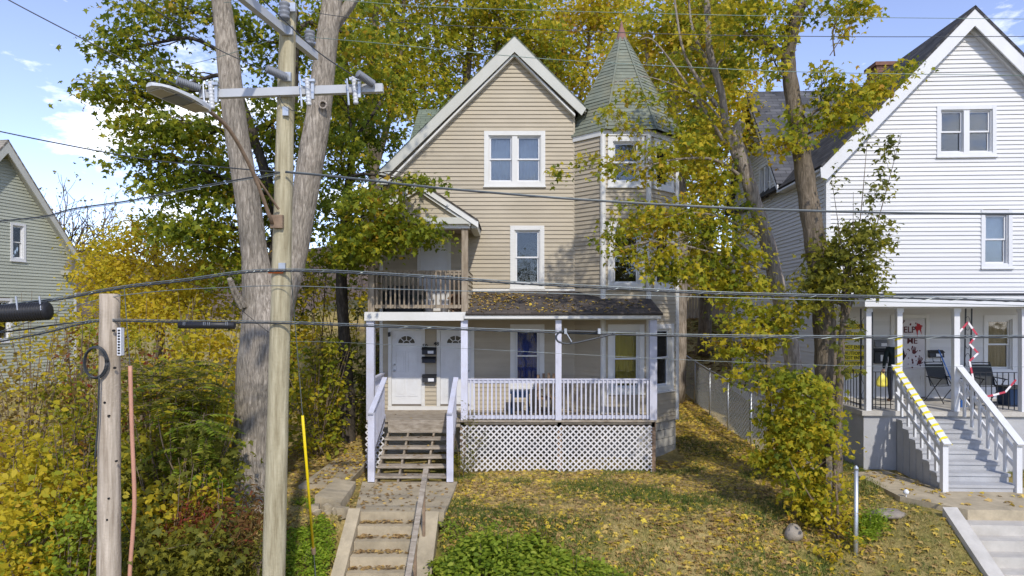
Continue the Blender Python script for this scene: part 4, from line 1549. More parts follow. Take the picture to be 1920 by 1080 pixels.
for y, z in ((12.75, -3.17), (11.6, -3.98), (10.4, -4.83)):
    b = MB()
    b.bar((-1.645, y, z - 1.05), (-1.645, y, z + 0.02), 0.05, 0.05, up=(0, 1, 0))
    b.obj("post", M['rust'], HR)
# broken slabs left of the landing
BS = thing("broken_slab", "cracked broken concrete slab tilted beside the front landing", "slab", (-3.9, 14.6, -3.9))
b = MB()
b.hexa([(-3.98, 13.75, -4.2), (-3.36, 13.55, -4.2), (-3.5, 15.3, -4.1), (-3.9, 15.3, -4.1), (-4.0, 13.85, -3.72), (-3.42, 13.6, -3.80), (-3.5, 15.3, -3.80), (-3.95, 15.3, -3.74)])
b.obj("slab", M['concrete'], BS)
rs = random.Random(4)
for k in range(9):
    cx, cy = -3.98 + rs.uniform(0, .6), 13.55 + rs.uniform(-.12, .1)
    s = rs.uniform(.06, .15)
    z0 = -4.06 + rs.uniform(0, .10)
    q = [(cx + s * rs.uniform(.6, 1.3) * math.cos(a), cy + s * rs.uniform(.6, 1.2) * math.sin(a)) for a in [i * 2 * math.pi / 6 for i in range(6)]]
    b = MB()
    b.prism([(x, y, z0 + .12 + rs.uniform(-.03, .03)) for x, y in q], (rs.uniform(-.03, .03), 0, -.2))
    b.obj("fragment", M['concrete'], BS)
sp = slab("side_path", [(-4.75, 15.2), (-3.7, 15.35), (-3.72, 18.5), (-4.6, 18.7)], -3.86, 0.15, M['concrete'])
tag(sp, kind="structure")


def rock(name, label, c, r, seed, parent=None):
    rr = random.Random(seed)
    mb = MB()
    vs, fs = [], []
    n, m = 10, 7
    ph = [rr.uniform(0, 6) for _ in range(6)]
    for j in range(m + 1):
        t = math.pi * j / m
        for i in range(n):
            a = 2 * math.pi * i / n
            k = 1 + 0.12 * math.sin(3 * a + ph[0] + t) + 0.08 * math.sin(5 * a + ph[1]) + 0.1 * math.sin(2 * t + ph[2])
            vs.append((c[0] + r[0] * k * math.sin(t) * math.cos(a), c[1] + r[1] * k * math.sin(t) * math.sin(a), c[2] + r[2] * k * math.cos(t)))
    for j in range(m):
        for i in range(n):
            a, b_ = j * n + i, j * n + (i + 1) % n
            fs.append((a, a + n, b_ + n, b_))
    mb.add(vs, fs)
    o = mb.obj(name, M['rock'], None, smooth=True)
    return tag(o, label, "rock")


rock("boulder", "rounded brown boulder on the lawn beside the fence line bushes", (5.25, 12.75, -4.12), (0.175, 0.16, 0.15), 3)
rock("boulder", "flat dark stone slab half buried in the lawn behind the lime bush", (6.95, 12.6, -3.72), (0.3, 0.22, 0.08), 5)

# ================================================================== utility poles
UP = thing("utility_pole", "tall greenish treated utility pole with two crossarms in front of the big maple", "pole", (-3.4, 9.6, -5.95))


def pole_mesh(p0, p1, r0, r1, n=22, seg=18):
    b = MB()
    p0, p1 = Vector(p0), Vector(p1)
    pts = [p0.lerp(p1, i / n) for i in range(n + 1)]
    b.tube(pts, [r0 + (r1 - r0) * i / n + 0.003 * math.sin(i * 2.3) for i in range(n + 1)], seg)
    return b


pole_mesh((-3.41, 9.6, -6.0), (-3.145, 9.6, 4.34), 0.172, 0.112).obj("pole", M['pole'], UP, smooth=True)


def polex(z):
    return -3.41 + (z + 6.0) / 10.34 * 0.265


# crossarm 1, across
b = MB()
za = 3.03
b.bar((-4.30, 9.43, 3.00), (-1.78, 9.43, 3.09), 0.09, 0.112)
ca = b.obj("crossarm", M['arm'], UP)
# crossarm 2, towards the street
b = MB()
b.bar((-3.0, 10.42, 3.9), (-3.46, 7.7, 3.9), 0.09, 0.112)
ca2 = b.obj("crossarm", M['arm'], UP)


def insulator(a, b_, r, parent, n=13, mat=None):
    a, b_ = Vector(a), Vector(b_)
    pts, rad = [], []
    for i in range(n):
        for t, k in ((0.05, .80), (0.4, 1.0), (0.6, 1.0), (0.95, .80)):
            pts.append(a.lerp(b_, (i + t) / n))
            rad.append(r * k)
    mb = MB()
    mb.tube(pts, rad, 12)
    return mb.obj("insulator", mat or M['insul'], parent, smooth=True)


# dead-end insulators
insulator((-4.27, 9.35, 3.06), (-4.50, 9.16, 3.11), 0.055, ca)
insulator((-3.12, 9.42, 3.24), (-3.33, 9.25, 3.30), 0.06, UP)
insulator((-1.90, 9.35, 3.12), (-2.07, 9.15, 3.20), 0.055, ca)
insulator((-3.02, 10.2, 3.98), (-3.02, 10.2, 4.2), 0.08, ca2, n=4)
for k in range(3):
    insulator((-3.1 - 0.14 * k, 9.3 - 0.75 * k, 3.98), (-3.1 - 0.14 * k, 9.3 - 0.75 * k, 4.22), 0.075, ca2, n=4)
# fuse cut-outs hanging on the arm
for x in (-4.12, -2.62 - 0.18, -2.16):
    zz = 3.0 + (x + 4.36) / 2.58 * 0.09
    b = MB()
    b.box(x + 0.05, x + 0.09, 9.33, 9.375, zz - 0.14, zz + 0.10)
    b.box(x - 0.06, x + 0.11, 9.30, 9.36, zz + 0.09, zz + 0.125)
    cu_ = b.obj("cutout_bracket", M['galv'], ca)
    insulator((x, 9.32, zz + 0.14), (x + 0.03, 9.32, zz - 0.24), 0.036, cu_, n=8, mat=M['lamp'])
    b = MB()
    b.tube([(x - 0.09, 9.30, zz + 0.1), (x - 0.06, 9.29, zz - 0.26)], 0.014, 6)
    b.obj("fuse_tube", M['galv'], cu_)
# bands and bolts
for z, w in ((3.26, 0.10), (2.78, 0.08), (3.9, 0.11), (0.62, 0.09), (4.22, 0.14)):
    b = MB()
    x = polex(z)
    b.box(x + 0.01, x + 0.01 + w, 9.44, 9.49, z - 0.06, z + 0.06)
    b.obj("bracket", M['galv'], UP)
b = MB()
x = polex(1.25)
b.box(x - 0.11, x + 0.06, 9.41, 9.47, 1.16, 1.34)
b.obj("lamp_bracket", M['rust'], UP)
b = MB()
b.box(polex(.6) - .13, polex(.6) + 0.07, 9.435, 9.46, 0.535, 0.575)
b.obj("tape_band", M['orange'], UP)

SLt = thing("street_light", "grey LED street light on a rusty arm bracketed to the tall pole", "street light", (-3.3, 9.4, 1.3))
arm_pts = smooth_path([(polex(1.3) - .08, 9.4, 1.22), (-3.42, 9.0, 1.85), (-3.55, 8.6, 2.28), (-3.66, 8.25, 2.43), (-3.72, 8.05, 2.47)], 5)
b = MB()
b.tube(arm_pts, 0.026, 8)
b.obj("arm", M['rust'], SLt, smooth=True)
b = MB()
b.tube([(polex(1.4) + .0, 9.42, 1.42), (-3.45, 8.92, 1.93)], 0.016, 6)
b.obj("brace", M['rust'], SLt)
# luminaire head
hd = MB()
d = Vector((-0.34, -0.56, 0.10)).normalized()
s = d.cross(Vector((0, 0, 1))).normalized()
t = s.cross(d).normalized()
o0 = Vector((-3.66, 8.22, 2.40))
Lh = 0.74
n = 12
vs, fs = [], []
for i in range(n + 1):
    k = i / n
    wd = (0.05 + 0.15 * math.sin(min(1, k * 1.9) * math.pi / 2)) * (1 if k < 0.75 else math.sqrt(max(0.02, 1 - ((k - .75) / .26) ** 2)))
    th = 0.10 * (1 - 0.55 * k)
    c = o0 + d * Lh * k
    for a, h in ((-1, 0), (-1, .55), (-.55, 1), (.55, 1), (1, .55), (1, 0)):
        vs.append(c + s * wd * a + t * th * h)
m_ = 6
for i in range(n):
    for j in range(m_):
        a, b_ = i * m_ + j, i * m_ + (j + 1) % m_
        fs.append((a, b_, b_ + m_, a + m_))
fs += [tuple(range(m_)), tuple(reversed(range(n * m_, n * m_ + m_)))]
hd.add(vs, fs)
head = hd.obj("lamp_head", M['lamp'], SLt)
for k0, k1, mt_ in ((0.10, 0.36, 'lampface'), (0.40, 0.66, 'insul'), (0.69, 0.90, 'lampface')):
    b = MB()
    q = [o0 + d * Lh * k0 - s * .13 - t * .004, o0 + d * Lh * k1 - s * .15 * (1 if k1 < .8 else .7) - t * .004, o0 + d * Lh * k1 + s * .15 * (1 if k1 < .8 else .7) - t * .004, o0 + d * Lh * k0 + s * .13 - t * .004]
    b.prism(q, -t * 0.012)
    b.obj("light_panel", M[mt_], head)

SPo = thing("cut_off_pole", "short cut off grey wooden pole with a cable coil at the lower left", "pole", (-5.6, 9.5, -5.95))
p_top = P(206, 551, 9.5)
pb_ = pole_mesh((p_top.x - 0.02, 9.5, -6.0), (p_top.x, 9.5, p_top.z), 0.165, 0.128)
pb_.obj("pole", M['pole_old'], SPo, smooth=True)
for px, py in ((212, 620), (196, 755), (214, 690), (203, 780), (217, 865), (203, 935), (200, 975)):
    q = P(px, py, 9.36)
    b = MB()
    b.tube([q, q + Vector((0, 0.03, 0))], random.uniform(.012, .022), 8)
    b.obj("knot_hole", M['ink'], SPo)
q = P(227, 640, 9.45)
b = MB()
b.box(q.x - 0.005, q.x + 0.05, 9.36, 9.44, q.z - 0.19, q.z + 0.19)
npl = b.obj("number_plate", M['bucket'], SPo)
for k in range(9):
    b = MB()
    b.box(q.x + 0.008, q.x + 0.038, 9.353, 9.3595, q.z - 0.17 + k * 0.039, q.z - 0.147 + k * 0.039)
    b.obj("digit_mark", M['ink'], npl)
CO = thing("cable_coil", "coil of black cable hung on the short cut off pole", "cable coil", P(176, 680, 9.3))
cq = P(177, 680, 9.27)
b = MB()
for k in range(6):
    r_ = 0.165 + 0.008 * (k % 3)
    pts = [(cq.x + (r_ * 0.80) * math.cos(a) + 0.012 * math.sin(k), cq.y + 0.012 * k + 0.03 * math.cos(a), cq.z + r_ * 1.22 * math.sin(a)) for a in np.linspace(0, 2 * math.pi, 28)]
    b.tube(pts, 0.0095, 5)
b.obj("coil", M['cable'], CO, smooth=True)
b = MB()
b.tube(smooth_path([P(186, 705, 9.28), P(184, 790, 9.3), P(178, 860, 9.3)], 6), 0.012, 6)
b.obj("cable_tail", M['cable'], CO, smooth=True)
CP = thing("salmon_conduit", "salmon coloured plastic guard tube rising beside the short pole", "conduit", (-5.3, 9.6, -5.9))
b = MB()
b.tube(smooth_path([P(244, 686, 9.6), P(247, 800, 9.6), P(252, 930, 9.6), P(249, 1000, 9.6), P(243, 1085, 9.6), P(236, 1300, 9.6)], 6), 0.028, 10)
b.obj("tube", M['salmon'], CP, smooth=True)
b = MB()
b.tube([P(244, 690, 9.6), P(233, 540, 9.55)], 0.006, 5)
b.obj("guy_wire", M['wire'], CP)
GW = thing("guy_wire", "steel guy wire with a yellow guard anchored beside the front steps", "guy wire", (-3.3, 11.6, -4.9))
a_, b_ = Vector((polex(.62) + .12, 9.62, 0.62)), P(590, 1060, 11.6)
g0, g1 = a_.lerp(b_, 0.45), a_.lerp(b_, 0.93)
b = MB()
b.tube([a_, b_], 0.0065, 6)
b.tube([b_ + Vector((0, 0, 0)), b_ + (b_ - a_).normalized() * 0.9], 0.012, 6)
b.obj("wire", M['wire'], GW)
b = MB()
b.tube([g0, g1], 0.021, 10)
b.obj("yellow_guard", M['yellow'], GW, smooth=True)
b = MB()
b.tube([g1, g1 + (b_ - a_).normalized() * .12], 0.036, 10)
b.obj("clamp", M['rust'], GW)

# ================================================================== overhead wires
def wire(label, pts, r, mat, name="overhead_wire", cat="wire", twist=False, extra=None):
    path = smooth_path([P(*p) for p in pts], 8)
    b = MB()
    b.tube(path, r, 6)
    root = b.obj(name, mat, None, smooth=True)
    tag(root, label, cat, "overhead wires along the street")
    if twist:
        c = MB()
        fine = smooth_path([P(*p) for p in pts], 40)
        q = [p + Vector((0, (r + .001) * math.sin(i * 0.9), (r + .001) * math.cos(i * 0.9))) for i, p in enumerate(fine)]
        c.tube(q, r * 0.22, 4)
        c.obj("lashing", M['wire'], root)
    if extra:
        for off, rr, mm in extra:
            c = MB()
            c.tube([p + Vector(off) for p in path], rr, 6)
            c.obj("strand", mm, root, smooth=True)
    return root


D = 9.42
wire("thick black cable bundle crossing just below the orange tape on the tall pole", [(-40, 580, 9.3), (100, 563, D), (230, 540, D), (350, 526, D), (450, 512, D), (530, 508, D), (640, 511, D), (800, 520, D), (960, 531, D), (1150, 541, D), (1300, 549, D), (1500, 555, D), (1700, 559, D), (1960, 566, D)], 0.015, M['cable'], "overhead_cable", "cable", True, [((0, -.01, 0.026), 0.007, M['wire'])])
wire("thin steel strand running close under the thick cable bundle", [(-40, 635, D), (60, 602, D), (180, 563, D), (300, 546, D), (420, 539, D), (530, 536, D), (700, 541, D), (960, 548, D), (1280, 556, D), (1600, 564, D), (1960, 574, D)], 0.006, M['wire'])
wire("lower lashed cable bundle passing in front of the porch doors", [(-40, 648, D), (80, 625, D), (150, 608, D), (200, 602, D), (330, 604, D), (520, 606, D), (700, 612, D), (960, 621, D), (1280, 630, D), (1600, 633, D), (1960, 632, D)], 0.0135, M['cable'], "overhead_cable", "cable", True, [((0, -.01, 0.026), 0.006, M['wire'])])
wire("thin slack service wire sagging across the porch railing", [(540, 640, 9.6), (640, 642, 9.6), (900, 655, D), (1293, 675, D), (1600, 686, D), (1960, 688, D)], 0.0028, M['wire'])
wire("twisted service cable from the upper left sky to the tall pole", [(-40, 238, D), (100, 267, D), (270, 298, D), (400, 312, D), (525, 323, D)], 0.009, M['cable'])
wire("twisted service cable from the tall pole across the upper facade", [(535, 323, D), (640, 333, D), (800, 351, D), (960, 365, D), (1120, 377, D), (1350, 390, D), (1550, 397, D), (1750, 401, D), (1960, 402, D)], 0.0115, M['cable'], "overhead_cable", "cable", False, [((0, 0, .016), 0.006, M['wire'])])
wire("black cable climbing from the left edge to the tall pole", [(-40, 418, D), (80, 406, D), (140, 391, D), (250, 375, D), (340, 356, D), (440, 338, D), (525, 324, D)], 0.010, M['cable'], "overhead_cable", "cable", False, [((0, 0, -.02), 0.005, M['wire'])])
wire("black primary wire from the top left corner to the left arm insulator", [(-30, -28, 8.2), (20, 2, 8.4), (150, 70, 8.6), (270, 130, 8.8), (345, 165, 9.05), (348, 166, 9.16)], 0.0085, M['cable'])
wire("black primary wire descending to the insulator beside the pole", [(225, -22, 8.3), (330, 43, 8.7), (408, 92, 9.05), (500, 133, 9.25)], 0.0075, M['cable'])
wire("black primary wire passing in front of the pole top to the right arm insulator", [(470, -22, 8.2), (540, 45, 8.6), (600, 100, 8.9), (672, 148, 9.15)], 0.0085, M['cable'])
wire("thin green copper wire high across the sky to the right", [(420, 5, 10.4), (560, -4, 9.6), (800, 12, D), (1100, 22, D), (1500, 31, D), (1960, 36, D)], 0.0038, M['copper'])
wire("dark wire crossing the blue sky left of the white gable", [(578, 22, 10.2), (720, 40, D), (1000, 55, D), (1300, 65, D), (1500, 68, D), (1700, 69, D), (1960, 68, D)], 0.0048, M['cable'])
wire("thin pale green wire crossing the turret roof", [(560, 68, 10.3), (700, 80, D), (1004, 109, D), (1296, 126, D), (1550, 136, D), (1960, 142, D)], 0.0045, M['copper'])
wire("thin green wire rising left of the tall pole", [(140, 150, 12), (330, 125, 11), (440, 98, 10.4), (520, 70, 9.8)], 0.0045, M['copper'])
wire("jumper lead looping down the front of the tall pole", [(522, 168, 9.42), (524, 180, 9.4), (532, 196, 9.4), (548, 207, 9.42), (556, 207, 9.46)], 0.006, M['cable'])
wire("lower black drop cable with clips at the left edge", [(-40, 628, D), (30, 620, D), (120, 607, D), (200, 601, D)], 0.012, M['cable'], "overhead_cable", "cable")
wire("black cable fanning out to the left edge below the ribbed splice case", [(-40, 596, D), (40, 568, D), (110, 562, D)], 0.014, M['cable'], "overhead_cable", "cable")
wire("thin drop wire running down across the maple trunk", [(330, 520, 10), (430, 566, 11), (500, 620, 12.3), (560, 660, 13)], 0.005, M['cable'])
# splice cases and slack loop
b = MB()
a0, a1 = P(-16, 589, 9.3), P(90, 583, 9.3)
pts, rad = [], []
pts.append(a0 - (a1 - a0) * .02); rad.append(.05)
for i in range(22):
    for t_, rr in ((0.0, .112), (.5, .112), (.55, .125), (.95, .125)):
        pts.append(a0.lerp(a1, (i + t_) / 22)); rad.append(rr)
pts.append(a1 + (a1 - a0) * .03); rad.append(.06)
b.tube(pts, rad, 16)
sc_ = b.obj("splice_case", M['black'], None, smooth=True)
tag(sc_, "big ribbed black splice case hanging from cables at the left edge", "splice case")
for px in (30, 74):
    b = MB()
    b.tube([P(px, 556, 9.3), P(px + 3, 582, 9.18)], 0.012, 6)
    b.obj("hanger", M['galv'], sc_)
b = MB()
a0, a1 = P(335, 609, 9.38), P(441, 610, 9.38)
b.tube([a0, a0.lerp(a1, .01), a0.lerp(a1, .99), a1], [.03, .052, .052, .03], 14)
sc2 = b.obj("splice_case", M['black'], None, smooth=True)
tag(sc2, "slim smooth black splice tube on the lower cable left of the maple trunk", "splice case")
for px in (345, 383, 391, 425):
    b = MB()
    q = P(px, 607, 9.325)
    b.tube([q + Vector((-.012, 0, .025)), q + Vector((-.012, 0, -.02)), q + Vector((.012, 0, -.02)), q + Vector((.012, 0, .025))], 0.0035, 4)
    b.obj("clip_mark", M['galv'], sc2)
SN = thing("cable_slack_loop", "black slack cable loop clipped to the lower cable before the porch", "cable loop", P(1090, 632, 9.4))
b = MB()
b.tube(smooth_path([P(1150, 626, 9.4), P(1110, 636, 9.37), P(1070, 644, 9.36), P(1048, 641, 9.36), P(1043, 631, 9.36), P(1052, 622, 9.36), P(1075, 621, 9.37), P(1120, 622, 9.38)], 6), 0.013, 8)
b.obj("loop", M['cable'], SN, smooth=True)
for px in (1060, 1123):
    b = MB()
    b.box(P(px, 0, 9.33).x - .015, P(px, 0, 9.33).x + .02, 9.31, 9.36, P(0, 626, 9.33).z, P(0, 616, 9.33).z)
    b.obj("clamp", M['galv'], SN)
b = MB()
b.bar(P(1062, 624, 9.33), P(1072, 641, 9.33), 0.03, 0.012)
b.obj("strap", M['galv'], SN)

# ================================================================== vegetation
MAPLE = np.array([(0, -.02, 0), (.30, -.14, -.08), (.23, .14, .02), (.60, .30, -.20), (.27, .46, .0), (.0, 1.0, -.26), (-.27, .46, .0), (-.60, .30, -.24), (-.23, .14, .02), (-.30, -.14, -.05)])
OVAL = np.array([(0, 0, 0), (.27, .3, .05), (.22, .66, .03), (0, 1, -.1), (-.22, .66, .03), (-.27, .3, .05)])
RHOMB = np.array([(0, 0, 0), (.42, .45, .08), (0, 1, -.1), (-.42, .45, .08)])
TRI3 = np.array([(0, 0, 0), (.5, .35, .04), (.22, .5, 0), (0, 1, -.1), (-.22, .5, 0), (-.5, .35, .04)])
LANCE = np.array([(0, 0, 0), (.13, .4, .03), (0, 1, -.08), (-.13, .4, .03)])
BLADE = np.array([(-.05, 0, 0), (.05, 0, 0), (.02, 1, .25)])


def norm(v):
    return v / np.maximum(np.linalg.norm(v, axis=1, keepdims=True), 1e-9)


def leaf_mesh(name, pos, axis, nrm, size, shape, tintv):
    n, k = len(pos), len(shape)
    a = norm(axis)
    nn = norm(nrm - a * np.sum(nrm * a, 1, keepdims=True))
    s = np.cross(a, nn)
    sz = size[:, None, None]
    co = pos[:, None, :] + sz * (shape[None, :, 0:1] * s[:, None, :] + shape[None, :, 1:2] * a[:, None, :] + shape[None, :, 2:3] * nn[:, None, :])
    me = bpy.data.meshes.new(name)
    me.vertices.add(n * k)
    me.vertices.foreach_set("co", co.reshape(-1).astype(np.float32))
    me.loops.add(n * k)
    me.loops.foreach_set("vertex_index", np.arange(n * k, dtype=np.int32))
    me.polygons.add(n)
    me.polygons.foreach_set("loop_start", np.arange(0, n * k, k, dtype=np.int32))
    me.polygons.foreach_set("loop_total", np.full(n, k, dtype=np.int32))
    at = me.attributes.new("tint", 'FLOAT', 'FACE')
    at.data.foreach_set("value", tintv.astype(np.float32))
    me.update(calc_edges=True)
    return me


def spray(blobs, per, spread, flat, size, rng, droop=0.5, up=0.75, shell=0.45, tint_mix=0.5):
    """leaf positions in clumps through a set of ellipsoids: (centre, radii, number of clumps)"""
    Ps, As, Ns, Ss, Ts, hubs = [], [], [], [], [], []
    for c, r, ncl in blobs:
        c, r = np.array(c), np.array(r)
        d = norm(rng.normal(size=(ncl, 3)))
        rad = shell + (1 - shell) * rng.random((ncl, 1)) ** 0.6
        rad = np.where(rng.random((ncl, 1)) < 0.25, rng.random((ncl, 1)), rad)
        wob = 1 + 0.22 * np.sin(d[:, :1] * 5 + c[0]) * np.sin(d[:, 2:] * 6 + c[2]) + rng.normal(0, 0.10, (ncl, 1))
        cc = c + d * r * rad * wob
        hubs.append(cc)
        m = rng.integers(int(per * .5), int(per * 1.5) + 1, ncl)
        idx = np.repeat(np.arange(ncl), m)
        N = len(idx)
        off = rng.normal(size=(N, 3)) * spread * np.array([1, 1, flat])
        # sprays sag to the outside
        outw = norm(np.stack([d[idx, 0], d[idx, 1], np.zeros(N)], 1) + 1e-6)
        along = np.sum(off * outw, 1)
        off[:, 2] -= 0.35 * np.maximum(along, 0)
        p = cc[idx] + off
        ax = rng.normal(size=(N, 3)) * np.array([1, 1, .35]) + outw * .4 + np.array([0, 0, -droop])
        nr = rng.normal(size=(N, 3)) * .6 + np.array([0, 0, up]) + outw * .35
        Ps.append(p); As.append(ax); Ns.append(nr)
        Ss.append(size * rng.uniform(.45, 1.25, N))
        ct = rng.random(ncl)
        Ts.append(np.clip(tint_mix * ct[idx] + (1 - tint_mix) * rng.random(N), 0, 1))
    return np.concatenate(Ps), np.concatenate(As), np.concatenate(Ns), np.concatenate(Ss), np.concatenate(Ts), hubs


def blobs_px(lst):
    out = []
    for px, py, d, rx, ry, rd, n in lst:
        out.append((tuple(P(px, py, d)), (rx / F * d, rd, ry / F * d), n))
    return out


def wobble(path, amp, rng):
    return [p + Vector(rng.normal(0, amp, 3).tolist()) if 0 < i < len(path) - 1 else p for i, p in enumerate(path)]


def limb(mb, a, b, r0, r1, rng, n=5, seg=6, sag=0.12):
    a, b = Vector(a), Vector(b)
    L_ = (b - a).length
    mid1 = a.lerp(b, .33) + Vector(rng.normal(0, .06 * L_, 3).tolist()) + Vector((0, 0, sag * L_))
    mid2 = a.lerp(b, .68) + Vector(rng.normal(0, .06 * L_, 3).tolist()) + Vector((0, 0, sag * L_ * .8))
    path = smooth_path([a, mid1, mid2, b], n)
    mb.tube(path, [r0 + (r1 - r0) * i / (len(path) - 1) for i in range(len(path))], seg)
    return path


def tree(name, label, trunks, blobs, leaf, bark, size, shape, per=26, spread=.3, flat=.45, seed=1, group=None, limb_r=.07, twig=True, cat="tree", droop=.5, up=.75, seg=12, limbs=True, tint_mix=.5, twig_n=5, shell=.45, dens=1.0, furrow=False):
    rng = np.random.default_rng(seed)
    base = P(*trunks[0][0][:3])
    root = thing(name, label, cat, base, group)
    tb = MB()
    stems = []
    for t in trunks:
        pts = [P(*q[:3]) for q in t]
        rr = [q[3] for q in t]
        sn = 22 if furrow else 6
        path = smooth_path(pts, sn)
        rad = [float(np.interp(i / sn, range(len(rr)), rr)) for i in range(len(path))]
        if furrow:
            zb = path[0].z

            def bark_mod(a, z, zb=zb):
                v = math.sin(13 * a + 2.6 * math.sin(z * 1.9) + 1.5 * math.sin(z * 5.3 + 3 * a)) * (.75 + .25 * math.sin(z * 9 + 5 * a))
                big = .045 * math.sin(2 * a + z * .8) + .035 * math.sin(3 * a - z * 1.3 + 1)
                return 1 + .05 * (.5 - abs(v)) + big + .16 * math.exp(-max(0, z - zb - .2) * 1.8) * math.sin(5 * a + .6)
            tb.tube(path, rad, 72, mod=bark_mod)
        else:
            rad = [r * (1 + .05 * math.sin(i * 1.7 + seed)) for i, r in enumerate(rad)]
            tb.tube(path, rad, seg)
        stems += list(zip(path[::3] if furrow else path, rad[::3] if furrow else rad))
    B = blobs_px([(*b_[:6], max(2, int(b_[6] * dens))) for b_ in blobs])
    p, a, nr, s, tn, hubs = spray(B, per, spread, flat, size, rng, droop, up, tint_mix=tint_mix, shell=shell)
    if limbs and B:
        for (c, r, ncl), hb in zip(B, hubs):
            c = Vector(c)
            cand = [(q, w) for q, w in stems if q.z < c.z + 0.3] or stems
            q, w = min(cand, key=lambda e: (e[0] - c).length + max(0, 0.4 - (c.z - e[0].z)) * .8)
            rb = min(w * .75, limb_r)
            path = limb(tb, q, c, rb, rb * .4, rng)
            if twig:
                for h in hb[:max(2, int(len(hb) * .12) if twig_n is None else twig_n)]:
                    st = path[rng.integers(len(path) // 3, len(path))]
                    limb(tb, st, h, rb * .3, .006, rng, n=3, seg=4, sag=.05)
    tb.obj("trunk", bark, root, smooth=True)
    me = leaf_mesh("crown", p, a, nr, s, shape, tn)
    tag(mesh_obj("crown", me, leaf, root), kind="stuff")
    return root


# --- the big forked maple at the left
tree("maple_tree", "big old maple with a grey forked trunk behind the tall utility pole",
     [[(474, 985, 13.8, 0.62), (473, 935, 13.8, 0.48), (475, 860, 13.8, 0.41), (480, 780, 13.8, 0.40), (490, 690, 13.8, 0.45), (496, 610, 13.8, 0.44), (487, 545, 13.8, 0.345), (477, 480, 13.75, 0.265), (463, 370, 13.7, 0.24), (443, 240, 13.7, 0.218), (430, 130, 13.7, 0.205), (414, 0, 13.7, 0.178), (395, -140, 13.6, 0.165)],
      [(500, 640, 13.9, .365), (520, 570, 13.95, .34), (547, 490, 14, .275), (566, 395, 14, .26), (585, 290, 14, .26), (598, 215, 14, .238), (606, 140, 14.05, .218), (617, 40, 14.1, .20), (634, -60, 14.2, .18), (655, -180, 14.4, .14)],
      [(612, 60, 14.1, 0.139), (652, 12, 14.3, 0.113), (690, -40, 14.5, 0.070)],
      [(455, 575, 13.5, 0.087), (440, 548, 13.3, 0.065), (430, 522, 13.1, 0.044)]],
     [(380, -190, 13.5, 150, 60, 1.6, 60), (560, -210, 13.9, 160, 60, 1.8, 60), (700, -150, 15, 110, 60, 1.6, 44)],
     M['leaf_green'], M['bark_grey'], .17, MAPLE, seed=3, seg=18, limb_r=.12, per=26, furrow=True)
# knot hole on the right stem
kh = MB()
q = P(606, 197, 13.72)
kh.tube([q + Vector((0.075 * math.cos(a), -.02, 0.075 * math.sin(a))) for a in np.linspace(0, 2 * math.pi, 14)], 0.022, 6)
kho = kh.obj("knot_ring", M['bark_pale'], bpy.data.objects["maple_tree"], smooth=True)
kh = MB()
kh.tube([q + Vector((0, .0, 0)), q + Vector((0, .05, 0))], 0.06, 12)
kh.obj("knot_hollow", M['bark_dark'], bpy.data.objects["maple_tree"])

# --- green maples behind and beside it
tree("maple_tree", "green and gold maple whose crown fills the sky behind the tall pole",
     [[(505, 900, 19.5, .34), (512, 700, 19.5, .28), (520, 500, 19.4, .25), (533, 330, 19.3, .2), (548, 180, 19.2, .16), (552, 20, 19.2, .12)],
      [(525, 420, 19.4, .17), (490, 300, 19.2, .13), (440, 150, 19, .1), (400, 30, 19, .07)]],
     [(250, 90, 19, 75, 40, 1.0, 34), (330, 25, 19, 120, 38, 1.4, 56), (225, 175, 18.6, 62, 22, .8, 24), (320, 160, 19, 75, 42, 1.2, 42), (300, 238, 18.5, 80, 26, .9, 30), (380, 260, 19, 75, 48, 1.2, 46), (260, 300, 18.3, 55, 18, .8, 16), (325, 340, 18.6, 85, 34, 1.1, 42), (420, 350, 19, 70, 60, 1.2, 46), (360, 425, 19, 90, 45, 1.2, 48), (500, 80, 19.5, 100, 75, 1.5, 60), (510, 230, 19.5, 90, 80, 1.5, 60), (520, 400, 19.8, 80, 90, 1.4, 60), (640, 60, 20, 110, 70, 1.5, 60), (440, 480, 19.3, 80, 50, 1.2, 40)],
     M['leaf_green'], M['bark_dark'], .16, MAPLE, seed=5, per=30, spread=.30, flat=.45, limb_r=.08, dens=.8, twig_n=7)
tree("maple_tree", "leafy green maple reaching over the balcony of the beige house",
     [[(655, 850, 20, .22), (650, 700, 20, .19), (640, 520, 19.6, .16), (650, 380, 19.2, .13), (665, 260, 19, .09)]],
     [(640, 180, 19.5, 80, 70, 1.2, 44), (690, 260, 19.5, 60, 60, 1.2, 36), (630, 300, 18.5, 70, 60, 1.2, 46), (650, 400, 17.5, 85, 50, 1.0, 60), (720, 395, 16.3, 75, 38, .5, 34), (690, 445, 16.4, 80, 34, .6, 42), (760, 438, 16.1, 55, 16, .4, 16), (800, 425, 15.9, 28, 12, .3, 6), (770, 350, 16.3, 38, 17, .35, 8), (800, 338, 16.1, 14, 16, .3, 4), (640, 480, 17.3, 80, 32, .9, 34), (720, 180, 21, 60, 60, 1.0, 34)],
     M['leaf_green'], M['bark_dark'], .14, MAPLE, seed=8, dens=.8, twig_n=7, per=30, spread=.26, flat=.4, limb_r=.05)

